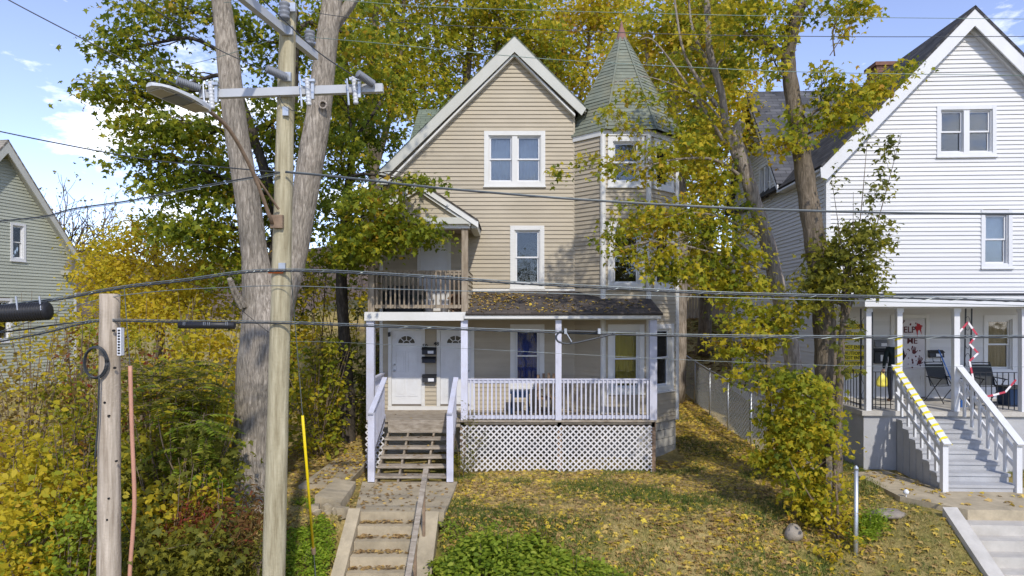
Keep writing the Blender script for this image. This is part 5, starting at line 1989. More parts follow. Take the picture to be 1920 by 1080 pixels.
# --- background trees behind the beige house
bg = [("tall yellow green maple rising behind the left roof slope of the beige house", 700, 28, [(700, 90, 28, 120, 90, 2.4, 110), (640, 200, 28, 70, 90, 2, 60), (760, 180, 28, 70, 60, 2, 50), (720, -30, 28, 130, 60, 2.4, 70)], 'leaf_mixed', 21),
      ("golden green maple directly above the ridge of the beige house", 880, 31, [(850, 60, 31, 110, 90, 2.6, 110), (930, 20, 31, 110, 70, 2.6, 90), (820, 170, 31, 60, 60, 2, 46), (1000, 100, 31, 70, 70, 2.2, 56)], 'leaf_mixed', 22),
      ("yellow maple standing between the gable peak and the turret", 1050, 33, [(1060, 40, 33, 100, 80, 2.6, 90), (1010, 130, 33, 60, 60, 2, 44), (1080, 150, 33, 60, 70, 2, 50), (1130, 20, 33, 80, 60, 2.4, 60)], 'leaf_yellow', 23),
      ("gold leaved maple right of the turret spire with pale bare limbs", 1270, 25, [(1260, 50, 25, 90, 70, 2.2, 66), (1330, 130, 25, 70, 80, 2, 60), (1240, 190, 25, 45, 60, 1.6, 30), (1330, 30, 25, 80, 60, 2.2, 56), (1360, 230, 24, 50, 60, 1.5, 38), (1300, 260, 24, 60, 60, 1.5, 34)], 'leaf_yellow', 24),
      ("yellow maple filling the gap above the stockade fence", 1320, 30, [(1310, 330, 30, 70, 90, 2, 60), (1290, 460, 30, 60, 70, 1.8, 44), (1370, 120, 30, 55, 90, 2, 50), (1180, 120, 30, 60, 100, 2, 50)], 'leaf_yellow', 25)]
for lab, px, d, bl, lf, sd in bg:
    gz = Hs((px - CX) / F * d, d)
    gy = HY - gz * F / d
    top = min(b[1] for b in bl)
    tree("maple_tree", lab, [[(px, gy, d, .3), (px + 6, 400, d, .26), (px - 8, 200, d, .2), (px + 10, top, d, .1)], [(px, 330, d, .17), (px + 45, 150, d, .1), (px + 60, top - 20, d, .06)], [(px, 300, d, .16), (px - 50, 130, d, .1), (px - 70, top, d, .05)]],
         bl, M[lf], M['bark_brown'] if sd != 24 else M['bark_pale'], .22, TRI3, seed=sd, dens=1.15, per=32, spread=.42, flat=.5, limb_r=.09, group="background maples", twig_n=3)

# --- trees left of the yard
tree("maple_tree", "bright yellow small tree between the sage house and the forked maple",
     [[(300, 760, 22, .16), (300, 600, 22, .12), (290, 450, 22, .07)]],
     [(230, 470, 22, 70, 50, 1.2, 50), (300, 440, 22, 70, 45, 1.2, 50), (200, 530, 22, 60, 50, 1.2, 44), (290, 530, 21.5, 90, 60, 1.4, 74), (380, 500, 21, 70, 60, 1.4, 56), (360, 580, 20.5, 90, 55, 1.4, 60), (230, 590, 20.5, 80, 40, 1.4, 46)],
     M['leaf_gold'], M['bark_brown'], .15, OVAL, seed=31, per=34, spread=.32, flat=.7, limb_r=.05)
BT = thing("bare_tree", "nearly bare grey tree against the clouds right of the sage house", "tree", P(95, 660, 36))
brng = np.random.default_rng(35)
tbm = MB()
tips = []


def grow(p, d, L_, r, lev):
    q = p + d * L_
    tbm.tube(smooth_path([p, p.lerp(q, .5) + Vector(brng.normal(0, .06 * L_, 3).tolist()), q], 3), [r * (1 - .35 * i / 6) for i in range(7)], 7 if lev < 2 else 4)
    if lev >= 5:
        tips.append(q)
        return
    for k in range(3 if lev < 4 else 2):
        nd = (d + Vector((brng.normal(.12, .55), brng.normal(0, .55), brng.normal(.12, .35)))).normalized()
        grow(p.lerp(q, brng.uniform(.55, 1.0)), nd, L_ * brng.uniform(.62, .86), r * .58, lev + 1)


grow(P(95, 660, 36), Vector((0, 0, 1)), 3.6, .24, 0)
tbm.obj("trunk", M['bark_brown'], BT, smooth=True)
tp_ = np.array([tuple(t) for t in tips])
tp_ = tp_[(tp_[:, 0] < -24.5) | (brng.random(len(tp_)) < .25)]
idx = np.repeat(np.arange(len(tp_)), 5)
N = len(idx)
me = leaf_mesh("crown", tp_[idx] + brng.normal(0, .22, (N, 3)), brng.normal(size=(N, 3)), brng.normal(size=(N, 3)), brng.uniform(.1, .2, N), RHOMB, brng.random(N))
tag(mesh_obj("crown", me, M['leaf_brown'], BT), kind="stuff")

# --- trees on the fence line at the right
tree("maple_tree", "young maple with a brown trunk in front of the white house corner",
     [[(1562, 985, 14.2, .27), (1556, 860, 14.2, .24), (1550, 720, 14.2, .22), (1545, 600, 14.2, .22), (1532, 480, 14.2, .215), (1515, 370, 14.2, .2), (1500, 270, 14.2, .175), (1486, 180, 14.2, .155), (1478, 110, 14.2, .14), (1488, 50, 14.2, .12), (1512, -20, 14.2, .10), (1540, -120, 14.2, .07)],
      [(1480, 118, 14.2, .08), (1455, 92, 14.1, .07), (1425, 78, 14, .05), (1395, 60, 13.9, .03)],
      [(1500, 280, 14.2, .04), (1518, 220, 14.1, .035), (1545, 200, 14.1, .02)],
      [(1512, 224, 14.1, .03), (1548, 212, 14, .022), (1585, 190, 14, .012)],
      [(1565, 105, 14, .014), (1562, 60, 14, .012), (1575, 20, 14, .01)], [(1556, 104, 14, .01), (1578, 70, 14, .008), (1595, 45, 14, .006)]],
     [(1430, 60, 14, 55, 38, .7, 34), (1400, 20, 14.2, 60, 40, .8, 34), (1450, 110, 13.8, 28, 24, .4, 10), (1500, 20, 14.2, 45, 22, .6, 16), (1580, 20, 14.2, 50, 18, .6, 18), (1610, 8, 14.2, 30, 14, .4, 9), (1590, 50, 14, 10, 14, .2, 3), (1570, 180, 14, 40, 45, .5, 22), (1540, 140, 13.9, 16, 30, .3, 6), (1610, 190, 14.2, 45, 32, .5, 20), (1650, 165, 14.3, 40, 30, .5, 24), (1690, 130, 14.4, 26, 14, .3, 6), (1470, 260, 13.7, 30, 30, .4, 18), (1560, 230, 13.9, 40, 26, .5, 16), (1500, 210, 13.7, 14, 22, .3, 4), (1490, -60, 14.2, 110, 40, 1, 40)],
     M['leaf_mixed'], M['bark_brown'], .125, MAPLE, seed=41, per=18, spread=.17, flat=.6, limb_r=.03, twig_n=7, dens=.78)
tree("maple_tree", "leaning pale barked maple whose branches hang before the turret",
     [[(1515, 950, 15.6, .22), (1500, 800, 15.6, .2), (1482, 650, 15.6, .185), (1462, 560, 15.6, .175), (1440, 460, 15.6, .165), (1412, 370, 15.6, .155), (1392, 300, 15.6, .15), (1380, 260, 15.6, .15), (1390, 230, 15.6, .10)],
      [(1384, 300, 15.6, .11), (1362, 240, 15.6, .09), (1352, 170, 15.6, .08), (1330, 90, 15.6, .08), (1325, -40, 15.6, .07)],
      [(1345, 200, 15.6, .05), (1310, 150, 15.6, .04), (1280, 90, 15.5, .03), (1262, -20, 15.4, .02)],
      [(1335, 130, 15.6, .04), (1300, 60, 15.7, .035), (1290, -20, 15.8, .02)],
      [(1360, 270, 15.6, .045), (1300, 175, 15.4, .03), (1230, 80, 15.2, .016), (1200, 74, 15.1, .01)],
      [(1400, 340, 15.6, .05), (1340, 300, 15.3, .035), (1260, 300, 15, .02), (1190, 320, 14.9, .008)],
      [(1430, 450, 15.6, .05), (1360, 410, 15.2, .03), (1280, 400, 15, .02), (1190, 430, 14.8, .008)],
      [(1370, 255, 15.6, .03), (1320, 190, 15.4, .02), (1220, 145, 15.2, .010), (1150, 155, 15.1, .006)]],
     [(1215, 300, 15.2, 60, 34, .5, 26), (1110, 300, 15, 22, 10, .25, 4), (1155, 320, 15, 30, 12, .3, 8), (1050, 326, 14.9, 14, 5, .2, 2), (1180, 175, 15.2, 22, 16, .3, 5), (1150, 205, 15.2, 12, 18, .2, 4), (1215, 190, 15.3, 18, 16, .3, 4), (1190, 235, 15.2, 40, 8, .3, 5), (1290, 290, 15.4, 50, 50, .7, 30), (1230, 400, 15.1, 75, 40, .6, 40), (1170, 425, 14.9, 40, 14, .35, 10), (1130, 440, 14.8, 26, 10, .25, 5), (1150, 470, 14.8, 30, 12, .3, 7), (1230, 480, 15, 70, 38, .6, 36), (1310, 430, 15.3, 70, 60, .8, 60), (1320, 510, 15.2, 80, 34, .7, 44), (1380, 450, 15.2, 50, 70, .7, 44), (1390, 540, 15, 60, 40, .7, 36), (1350, 340, 15.4, 45, 50, .6, 34), (1280, 200, 15.6, 40, 50, .7, 22), (1340, 250, 15.7, 40, 40, .7, 18), (1370, 110, 16, 50, 60, .8, 30), (1290, 90, 16, 60, 60, 1, 30), (1320, 10, 16, 70, 40, 1, 34)],
     M['leaf_mixed'], M['bark_pale'], .115, MAPLE, seed=43, per=22, spread=.18, flat=.5, limb_r=.028, twig_n=8, dens=.82)

# saplings / shoots
def sapling(label, base, tips, blobs, leaf, seed, size=.11, shape=MAPLE, r=.014, bark=None, group=None, per=8, name="sapling", spread=.10):
    return tree(name, label, [[(*base, r), tuple(np.add(np.multiply(base, .5), np.multiply(t, .5)) + np.array([4, 0, 0])) + (r * .7,), (*t, r * .25)] for t in tips], blobs, leaf, bark or M['bark_brown'], size, shape, per=per, spread=spread, flat=1, seed=seed, limb_r=.006, twig=False, cat="sapling", seg=6, group=group)


sapling("thin shoots with scattered leaves standing against the white gable wall", (1588, 600, 13.6), [(1628, 240, 13.5), (1690, 250, 13.5), (1560, 340, 13.5), (1600, 360, 13.5), (1640, 370, 13.5)],
        [(1622, 255, 13.5, 12, 18, .1, 4), (1672, 262, 13.5, 8, 26, .1, 5), (1655, 300, 13.5, 9, 24, .1, 5), (1660, 335, 13.5, 8, 24, .1, 4), (1640, 350, 13.5, 24, 20, .15, 6), (1565, 340, 13.6, 12, 20, .15, 4)], M['leaf_olive'], 51)

# leafy masses on the fence line
tree("maple_bush", "dense dark green maple regrowth beside the white house corner",
     [[(1568, 930, 13.7, .10), (1575, 700, 13.7, .07), (1590, 480, 13.7, .05)]],
     [(1575, 480, 13.7, 75, 48, .7, 54), (1610, 440, 13.7, 50, 40, .5, 28), (1560, 530, 13.6, 80, 36, .7, 46), (1625, 520, 13.7, 34, 34, .4, 16), (1520, 560, 13.8, 60, 26, .6, 26), (1650, 470, 13.7, 18, 30, .3, 6), (1585, 610, 13.6, 12, 26, .2, 4), (1580, 665, 13.5, 14, 34, .2, 4)],
     M['leaf_olive'], M['bark_brown'], .115, MAPLE, seed=61, dens=.7, per=22, spread=.15, flat=.6, cat="bush", limb_r=.02)
tree("maple_bush", "mid height yellow green leaf mass over the chain link fence",
     [[(1445, 880, 14.2, .06), (1440, 720, 14.2, .05), (1440, 600, 14.2, .03)]],
     [(1400, 600, 14.4, 70, 34, .6, 34), (1450, 630, 14.2, 60, 36, .6, 34), (1400, 660, 14.2, 60, 26, .5, 24), (1480, 590, 14, 50, 30, .5, 22), (1350, 640, 14.4, 28, 14, .3, 7), (1430, 710, 14, 50, 30, .5, 24)],
     M['leaf_mixed'], M['bark_brown'], .115, MAPLE, seed=62, dens=.62, per=20, spread=.16, flat=.55, cat="bush", limb_r=.02)
tree("maple_bush", "bushy yellow green maple sprout at the base of the fence line trees",
     [[(1500, 985, 13.4, .05), (1500, 850, 13.4, .04), (1500, 740, 13.4, .03)]],
     [(1492, 740, 13.5, 66, 50, .7, 56), (1512, 800, 13.2, 52, 60, .6, 50), (1470, 800, 13.6, 50, 50, .6, 40), (1450, 850, 13.5, 40, 36, .5, 26), (1500, 880, 13.2, 56, 50, .5, 44), (1535, 950, 12.9, 36, 44, .4, 24)],
     M['leaf_mixed'], M['bark_brown'], .115, MAPLE, seed=63, dens=.75, per=24, spread=.15, flat=.6, cat="bush", limb_r=.02)
tree("maple_bush", "straggly yellowing bush around the wooden stake",
     [[(1575, 1050, 12.6, .03), (1570, 950, 12.6, .022), (1565, 880, 12.6, .015)], [(1600, 1060, 12.6, .02), (1500, 900, 12.7, .014), (1480, 860, 12.7, .006)]],
     [(1580, 860, 12.7, 40, 50, .4, 12), (1560, 960, 12.6, 34, 50, .4, 18), (1590, 1010, 12.5, 26, 40, .3, 10), (1520, 930, 12.7, 26, 24, .3, 8), (1560, 1040, 12.3, 30, 24, .3, 10)],
     M['leaf_gold'], M['twig'], .11, OVAL, seed=64, per=12, spread=.16, flat=.8, cat="bush", limb_r=.01)
tree("lime_bush", "small feathery lime green bush behind the lone fence pipe", [[(1632, 1050, 12.4, .02), (1632, 1000, 12.4, .012), (1632, 965, 12.4, .008)]],
     [(1630, 1005, 12.4, 30, 36, .25, 80), (1640, 980, 12.45, 24, 24, .25, 40)], M['leaf_lime'], M['twig'], .075, LANCE, seed=65, per=28, spread=.07, flat=1, cat="bush", limb_r=.008, droop=-.4)


# --- shrubs and undergrowth on the left lot
def shrub(label, px, py_top, d, wpx, leaf, size, shape, seed, n=60, per=22, spread=.16, name="shrub", bark=None, tall=1.0, droop=.4):
    x = (px - CX) / F * d
    gz = Hs(x, d)
    gy = HY - gz * F / d
    gy = min(gy, 1120)
    bl = []
    rr = random.Random(seed)
    hgt = gy - py_top
    k = max(2, int(hgt / (wpx * .55)))
    for j in range(k):
        for s in (-.25, .25):
            cy = py_top + hgt * (j + .5) / k + rr.uniform(-.1, .1) * hgt / k
            bl.append((px + s * wpx + rr.uniform(-.1, .1) * wpx, cy, d + rr.uniform(-.3, .3), wpx * .34, hgt / k * .62, wpx / F * d * .42, max(4, int(n / (2 * k)))))
    stems = []
    for j in range(10):
        tx = px + rr.uniform(-.6, .6) * wpx
        stems.append([(px + rr.uniform(-.2, .2) * wpx, HY - gz * F / d, d, .018), ((px + tx) / 2, (gy + py_top) / 2, d + rr.uniform(-.2, .2), .013), (tx, py_top - rr.uniform(-30, 45), d + rr.uniform(-.4, .3), .004)])
    return tree(name, label, stems, bl, leaf, bark or M['twig'], size, shape, per=per, spread=spread, flat=.9, seed=seed, cat="shrub", group="shrubs on the overgrown left lot", limb_r=.012, twig_n=2, seg=5, droop=droop)


L_ = M
shrub("gold bush low in front of the sage house wall", 60, 580, 17.5, 240, M['leaf_gold'], .14, OVAL, 101, 110)
shrub("mixed yellow bush right of the short pole, far back", 260, 590, 17, 220, M['leaf_mixed'], .15, OVAL, 102, 110)
shrub("yellow vine covered bush touching the left side of the maple trunk", 375, 590, 15.6, 140, M['leaf_gold'], .16, OVAL, 103, 90)
shrub("small dark red bush glimpsed beside the short pole top", 150, 615, 15.5, 90, M['leaf_red'], .12, OVAL, 104, 36)
shrub("dark red leafed bush behind the salmon conduit", 260, 655, 14.6, 100, M['leaf_red'], .12, OVAL, 105, 34)
shrub("rusty brown twiggy bush at the far left edge", 40, 660, 13.2, 190, M['leaf_brown'], .10, OVAL, 106, 110, per=20)
shrub("olive brown bush behind the cable coil", 140, 690, 13.0, 170, M['leaf_mixed'], .11, OVAL, 107, 100)
shrub("tall olive bush between the salmon conduit and the trunk", 330, 690, 13.4, 190, M['leaf_mixed'], .13, OVAL, 108, 120)
shrub("green bush with yellow tips against the maple trunk base", 375, 740, 12.9, 100, M['leaf_mixed'], .12, MAPLE, 109, 80)
shrub("dark green maple seedlings right of the salmon conduit", 330, 810, 12.2, 190, M['leaf_olive'], .13, MAPLE, 110, 110)
shrub("large leafed yellow bush at the left edge, middle height", 50, 800, 11.6, 190, M['leaf_gold'], .13, OVAL, 111, 90)
shrub("yellow green bush just left of the short pole", 140, 830, 11.4, 120, M['leaf_mixed'], .12, OVAL, 112, 80)
shrub("golden bush in the bottom left corner", 40, 900, 10.8, 190, M['leaf_gold'], .13, OVAL, 113, 110)
shrub("green weeds left of the short pole base", 135, 950, 10.6, 130, M['leaf_weed'], .10, OVAL, 114, 90)
shrub("bright yellow large leafed vine between conduit and trunk", 320, 905, 11.3, 150, M['leaf_gold'], .14, OVAL, 115, 60, droop=.2)
shrub("lime yellow leafed bush left of the maple base", 375, 865, 11.9, 100, M['leaf_lime'], .13, OVAL, 116, 50)
shrub("reddish brown sumac bush below the maple trunk", 420, 940, 11.2, 160, M['leaf_red'], .14, LANCE, 117, 120, per=30)
shrub("olive sumac bush at the bottom, left of the tall pole", 330, 1000, 10.5, 200, M['leaf_olive'], .11, MAPLE, 118, 130)
shrub("olive green bush at the foot of the tall pole", 460, 1010, 10.7, 90, M['leaf_olive'], .10, LANCE, 119, 80, per=28)
shrub("gold and olive bush left of the porch, in front", 590, 640, 18.6, 130, M['leaf_mixed'], .15, OVAL, 120, 90)
shrub("dark green bush in the shade beside the beige house wall", 655, 650, 20.5, 120, M['leaf_olive'], .15, OVAL, 121, 100)
shrub("yellow bush glimpsed right of the tall pole", 590, 490, 22, 170, M['leaf_gold'], .16, OVAL, 122, 90)
shrub("dark green bush filling the back of the side path", 650, 470, 24, 190, M['leaf_olive'], .18, OVAL, 123, 100)

shrub("tall olive bush seen between the forks of the big maple", 520, 470, 23.5, 170, M['leaf_mixed'], .18, OVAL, 124, 90)
shrub("golden bush low behind the big maple trunk", 450, 600, 17.5, 150, M['leaf_gold'], .16, OVAL, 125, 80)

# ferny compound leaves
def compound(label, px, py, d, n, leaf, seed, length=.6, group="shrubs on the overgrown left lot", hpx=90, wpx=180):
    rng = np.random.default_rng(seed)
    root = thing("sumac_shrub", label, "shrub", P(px, py + 260, d), group)
    Ps, As, Ns = [], [], []
    st = MB()
    for i in range(n):
        c = np.array(P(px + rng.uniform(-.5, .5) * wpx, py + rng.uniform(-.5, .6) * hpx, d + rng.uniform(-.6, .6)))
        a = rng.uniform(0, 2 * math.pi)
        dirv = np.array([math.cos(a), math.sin(a), .25])
        pts = []
        for k in range(12):
            t = k / 11
            q = c + dirv * length * t + np.array([0, 0, -.45 * length * t * t])
            pts.append(Vector(q.tolist()))
            if k > 1:
                side = np.array([-math.sin(a), math.cos(a), 0])
                for s in (-1, 1):
                    Ps.append(q)
                    As.append(side * s + dirv * .35 + np.array([0, 0, -.25]))
                    Ns.append(np.array([0, 0, 1.0]) + rng.normal(0, .2, 3))
        st.tube(pts, [.006 * (1 - .08 * k) for k in range(12)], 4)
    base = P(px, py + 260, d)
    for k in range(6):
        tip = Vector((base.x + rng.uniform(-.5, .5) * wpx / F * d, d + rng.uniform(-.4, .4), P(0, py + rng.uniform(-.4, .4) * hpx, d).z))
        limb(st, base, tip, .02, .008, rng)
    st.obj("stem", M['twig'], root)
    N = len(Ps)
    me = leaf_mesh("crown", np.array(Ps), np.array(As), np.array(Ns), rng.uniform(.12, .19, N), LANCE * np.array([1.35, 1, 1]), rng.random(N))
    tag(mesh_obj("crown", me, leaf, root), kind="stuff")


compound("ferny green sumac fronds between the two poles", 300, 720, 12.6, 90, M['leaf_olive'], 131)
compound("ferny yellow green fronds lower between the two poles", 350, 780, 12.1, 45, M['leaf_weed'], 132, wpx=110, hpx=120)

# --- weeds by the lattice and low green patches
tree("tall_weed", "tall wispy green weed growing against the white lattice", [[(868, 905, 16.3, .012), (872, 840, 16.3, .008), (880, 770, 16.5, .003)], [(862, 905, 16.3, .01), (858, 840, 16.2, .007), (845, 800, 16.2, .003)], [(875, 905, 16.4, .01), (900, 830, 16.5, .006), (915, 790, 16.6, .003)]],
     [(868, 868, 16.3, 26, 32, .22, 60), (885, 815, 16.5, 26, 34, .2, 22), (876, 775, 16.6, 12, 20, .15, 7)], M['leaf_olive'], M['twig'], .07, LANCE, seed=71, per=16, spread=.07, flat=1.2, cat="weed", limb_r=.006, twig=False, seg=5, droop=-.3)


def patch(name, label, cx, cy, rx, ry, hgt, n, leaf, size, shape, seed, cat="ground cover", up=.9, per=7, kind=None):
    rng = np.random.default_rng(seed)
    ncl = n // per
    a = rng.uniform(0, 2 * math.pi, ncl)
    rr = np.sqrt(rng.random(ncl)) * (1 + .12 * np.sin(a * 5 + seed) + .08 * np.sin(a * 9))
    x, y = cx + rx * rr * np.cos(a), cy + ry * rr * np.sin(a)
    g = H(x, y)
    top = hgt * np.clip(1.1 - rr ** 2, .15, 1) * (.75 + .35 * np.sin(x * 4) * np.cos(y * 5)) * rng.uniform(.5, 1.15, ncl)
    idx = np.repeat(np.arange(ncl), per)
    N = len(idx)
    p = np.stack([x, y, g], 1)[idx]
    p[:, 2] += top[idx] * rng.uniform(.25, 1, N) ** .6
    p[:, :2] += rng.normal(0, size * .9, (N, 2))
    ax = rng.normal(size=(N, 3)) * np.array([1, 1, .3]) + np.array([0, -.25, .05])
    nr = rng.normal(size=(N, 3)) * .35 + np.array([0, -.25, up])
    me = leaf_mesh("foliage", p, ax, nr, size * rng.uniform(.6, 1.3, N), shape, np.clip(.5 * rng.random(ncl)[idx] + .5 * rng.random(N), 0, 1))
    root = thing(name, label, cat, (cx, cy, Hs(cx, cy)))
    st = MB()
    for i in range(0, ncl, max(1, ncl // 70)):
        q = Vector((x[i], y[i], g[i]))
        st.tube([q, q + Vector((rng.normal(0, .03), rng.normal(0, .03), top[i]))], [.006, .003], 4)
    tag(st.obj("stem", M['twig'], root), kind="stuff")
    tag(mesh_obj("foliage", me, leaf, root), kind="stuff")


patch("knotweed_patch", "lush green leafy weed patch at the bottom edge of the front lawn", -0.12, 11.85, 1.5, .75, .85, 7600, M['leaf_weed'], .105, OVAL, 81)
patch("knotweed_patch", "smaller weed patch trailing off to the right at the bottom lawn edge", 1.45, 11.65, .85, .5, .5, 1800, M['leaf_weed'], .09, OVAL, 82)
patch("ivy_patch", "bright lime ground cover between the tall pole and the step kerb", -3.75, 12.15, .62, .95, .38, 6500, M['leaf_lime'], .055, OVAL, 83)
patch("weed_tuft", "dark green weed tuft on the lawn behind the weed patch", 0.55, 12.55, .22, .18, .34, 500, M['leaf_olive'], .07, OVAL, 84)
patch("weed_tuft", "low clover tuft growing under the broken slab", -4.2, 14.2, .3, .3, .14, 500, M['leaf_lime'], .05, OVAL, 85)
patch("weed_tuft", "low green tuft beside the right kerb of the concrete steps", -1.1, 12.9, .3, .3, .2, 380, M['leaf_weed'], .06, OVAL, 86)


# --- fallen leaves
def in_rect(x, y, x0, x1, y0, y1):
    return (x > x0) & (x < x1) & (y > y0) & (y < y1)


rng = np.random.default_rng(77)


def scatter(regions):
    xs, ys = [], []
    for x0, x1, y0, y1, n in regions:
        xs.append(rng.uniform(x0, x1, n)); ys.append(rng.uniform(y0, y1, n))
    return np.concatenate(xs), np.concatenate(ys)


def lay(name, label, x, y, z, size, leaf, tint_lo=0, tint_hi=1, shape=MAPLE, tilt=.28):
    N = len(x)
    ax = rng.normal(size=(N, 3)) * np.array([1, 1, .12])
    nr = rng.normal(size=(N, 3)) * tilt + np.array([0, 0, 1.0])
    p = np.stack([x, y, z + rng.uniform(.008, .035, N)], 1)
    sh = shape.copy()
    sh[:, 1] -= .35
    me = leaf_mesh(name, p, ax, nr, size * rng.uniform(.55, 1.15, N), sh, rng.uniform(tint_lo, tint_hi, N))
    return tag(mesh_obj(name, me, leaf), label, "leaves", kind="stuff")


def clump_mask(x, y, k):
    v = np.sin(x * 1.7 + 1.3 * np.sin(y * 1.1)) * np.sin(y * 2.1 + .8 * np.sin(x * 2.3)) + .5 * np.sin(x * 4.7 + y * 3.9)
    return rng.random(len(x)) < np.clip(.55 + k * v, .08, 1)


def free(x, y):
    ok = ~in_rect(x, y, -3.3, -1.3, 8, 15.7)
    ok &= ~in_rect(x, y, -3.7, 3.66, 17.15, 30) & ~in_rect(x, y, 1.7, 4.66, 18.2, 30)
    ok &= ~in_rect(x, y, 8.0, 16, 15.4, 28) & ~in_rect(x, y, 8.0, 10.4, 8, 15.5) & ~in_rect(x, y, 7.7, 10.9, 12.3, 15.4)
    return ok


x, y = scatter([(-1.3, 6.5, 11.5, 17.2, 15000), (-1.3, 4.5, 14.8, 17.2, 6500), (3.8, 6.6, 12.5, 18, 3600)])
m = free(x, y) & clump_mask(x, y, .28)
x, y = x[m], y[m]
lay("fallen_leaves", "yellow and tan leaves scattered over the front lawn", x, y, H(x, y), .125, M['leaf_fallen'], .12, 1)
x, y = scatter([(4.6, 6.7, 16.5, 28, 7500), (3.5, 6.4, 16.0, 18.5, 1500)])
m = free(x, y)
x, y = x[m], y[m]
lay("fallen_leaves", "deep golden leaf carpet between the beige house and the chain link fence", x, y, H(x, y), .12, M['leaf_fallen'], .35, 1)
x, y = scatter([(6.4, 8.4, 10.6, 13.5, 380), (6.4, 8.2, 13.3, 16, 420), (10.4, 13, 12, 15.4, 300)])
m = free(x, y)
x, y = x[m], y[m]
lay("fallen_leaves", "yellow leaves dotted over the sloping lawn of the white house", x, y, H(x, y), .115, M['leaf_fallen'], .45, 1)
x, y = scatter([(-6.2, -3.3, 11.8, 20, 2400), (-5.5, -3.8, 17, 21, 500)])
m = free(x, y)
x, y = x[m], y[m]
lay("fallen_leaves", "dry leaves littering the side path left of the stairs", x, y, np.maximum(H(x, y), np.where(in_rect(x, y, -4.6, -3.75, 15.3, 18.5), -3.86, -99)), .10, M['leaf_fallen'])
x, y = scatter([(4.0, 14, 27, 34, 5200)])
lay("fallen_leaves", "brown leaf litter covering the slope below the stockade fence", x, y, H(x, y), .18, M['leaf_fallen'], 0, .55)
# on the steps and the landing
xs, ys, zs = [], [], []
for k in range(1, 6):
    n = 70
    xx = -2.93 + 1.19 * rng.random(n)
    yy = 13.255 - 0.3 * (k - 1) - .3 + rng.random(n) * .28 * rng.random(n) + .14
    xs.append(xx); ys.append(np.minimum(yy, 13.25 - .3 * (k - 1) - .02)); zs.append(np.full(n, -3.875 - .185 * k + .01))
n = 150
xs.append(rng.uniform(-3.3, -1.4, n)); ys.append(rng.uniform(13.3, 15.55, n)); zs.append(np.full(n, -3.88))
lay("fallen_leaves", "brown leaves gathered on the concrete step treads and landing", np.concatenate(xs), np.concatenate(ys), np.concatenate(zs), .085, M['leaf_fallen'], 0, .6)
xs, ys, zs = [], [], []
for k in range(5):
    n = 7
    xs.append(rng.uniform(-3.05, -1.5, n)); ys.append(16.80 - .3 * k + rng.uniform(-.04, .2, n)); zs.append(np.full(n, -3.10 - .16 * k))
n = 26
xs.append(rng.uniform(-3.1, 3.4, n)); ys.append(rng.uniform(17.2, 18.5, n)); zs.append(np.full(n, -2.72))
lay("fallen_leaves", "few leaves lying on the wooden stair treads and porch deck", np.concatenate(xs), np.concatenate(ys), np.concatenate(zs), .08, M['leaf_fallen'], 0, .6)
# on the porch roof
u = np.concatenate([rng.uniform(-1.1, 0.3, 130), rng.uniform(-1.1, 1.6, 130), rng.uniform(-.9, 3.5, 150)])
v = np.concatenate([rng.uniform(.45, .95, 130), rng.uniform(.05, 1, 130), rng.uniform(.03, .7, 150)])
yv = 16.99 + v * 1.95
ok = (yv < 18.2) | (u < 1.6)
u, yv = u[ok], yv[ok]
lay("fallen_leaves", "orange leaves piled on the dark porch roof shingles", u, yv, -.04 + (yv - 16.98) * .313, .10, M['leaf_fallen'], .3, .95)
# on the walk of the white house
x, y = scatter([(7.8, 10.8, 12.4, 13.5, 45), (7.8, 8.6, 13.4, 15.2, 60)])
lay("fallen_leaves", "yellow leaves on the concrete walk by the grey stairs", x, y, np.full(len(x), -3.575), .115, M['leaf_fallen'], .4, 1)

# --- grass
x, y = scatter([(-1.3, 8, 10.9, 17.3, 95000), (4.6, 6.6, 16.5, 24, 9000), (10.4, 13, 11.5, 15.4, 5000), (-6, -3.3, 11.8, 15, 4000)])
m = free(x, y)
x, y = x[m], y[m]
v = np.sin(x * 1.3 + 2 * np.sin(y * .9)) + np.sin(y * 2.3 + x * .7) + .6 * np.sin(x * 3.7 - y * 2.9)
N = len(x)
ax = rng.normal(size=(N, 3)) * np.array([.55, .55, .1]) + np.array([0, 0, .8])
me = leaf_mesh("lawn_grass", np.stack([x, y, H(x, y) - .005], 1), ax, rng.normal(size=(N, 3)), rng.uniform(.04, .095, N) * (1 + .5 * (v < -.4)), BLADE * np.array([1.5, 1, 1]), np.clip(.31 + .2 * v + rng.normal(0, .2, N), 0, 1))
tag(mesh_obj("lawn_grass", me, M['grass']), "short dry and green grass of the lawns", "grass", kind="stuff")

# --- trees on the far side of the street, behind the camera; the window panes mirror them
for k, (x, y, lab) in enumerate(((-9.5, -13, "bare branched street tree across the road, left"), (1.0, -17, "bare branched street tree across the road, middle"), (11.5, -14, "bare branched street tree across the road, right"))):
    ST_ = thing("street_tree", lab, "tree", (x, y, -6.05), "street trees across the road")
    tbm = MB()
    tips = []
    grow(Vector((x, y, -6.1)), Vector((0, 0, 1)), 3.9, .26, 0)
    tbm.obj("trunk", M['bark_dark'], ST_, smooth=True)
    tp_ = np.array([tuple(t) for t in tips])
    idx = np.repeat(np.arange(len(tp_)), 6)
    N = len(idx)
    me = leaf_mesh("crown", tp_[idx] + brng.normal(0, .4, (N, 3)), brng.normal(size=(N, 3)), brng.normal(size=(N, 3)), brng.uniform(.15, .3, N), RHOMB, brng.random(N))
    tag(mesh_obj("crown", me, M['leaf_olive'], ST_), kind="stuff")

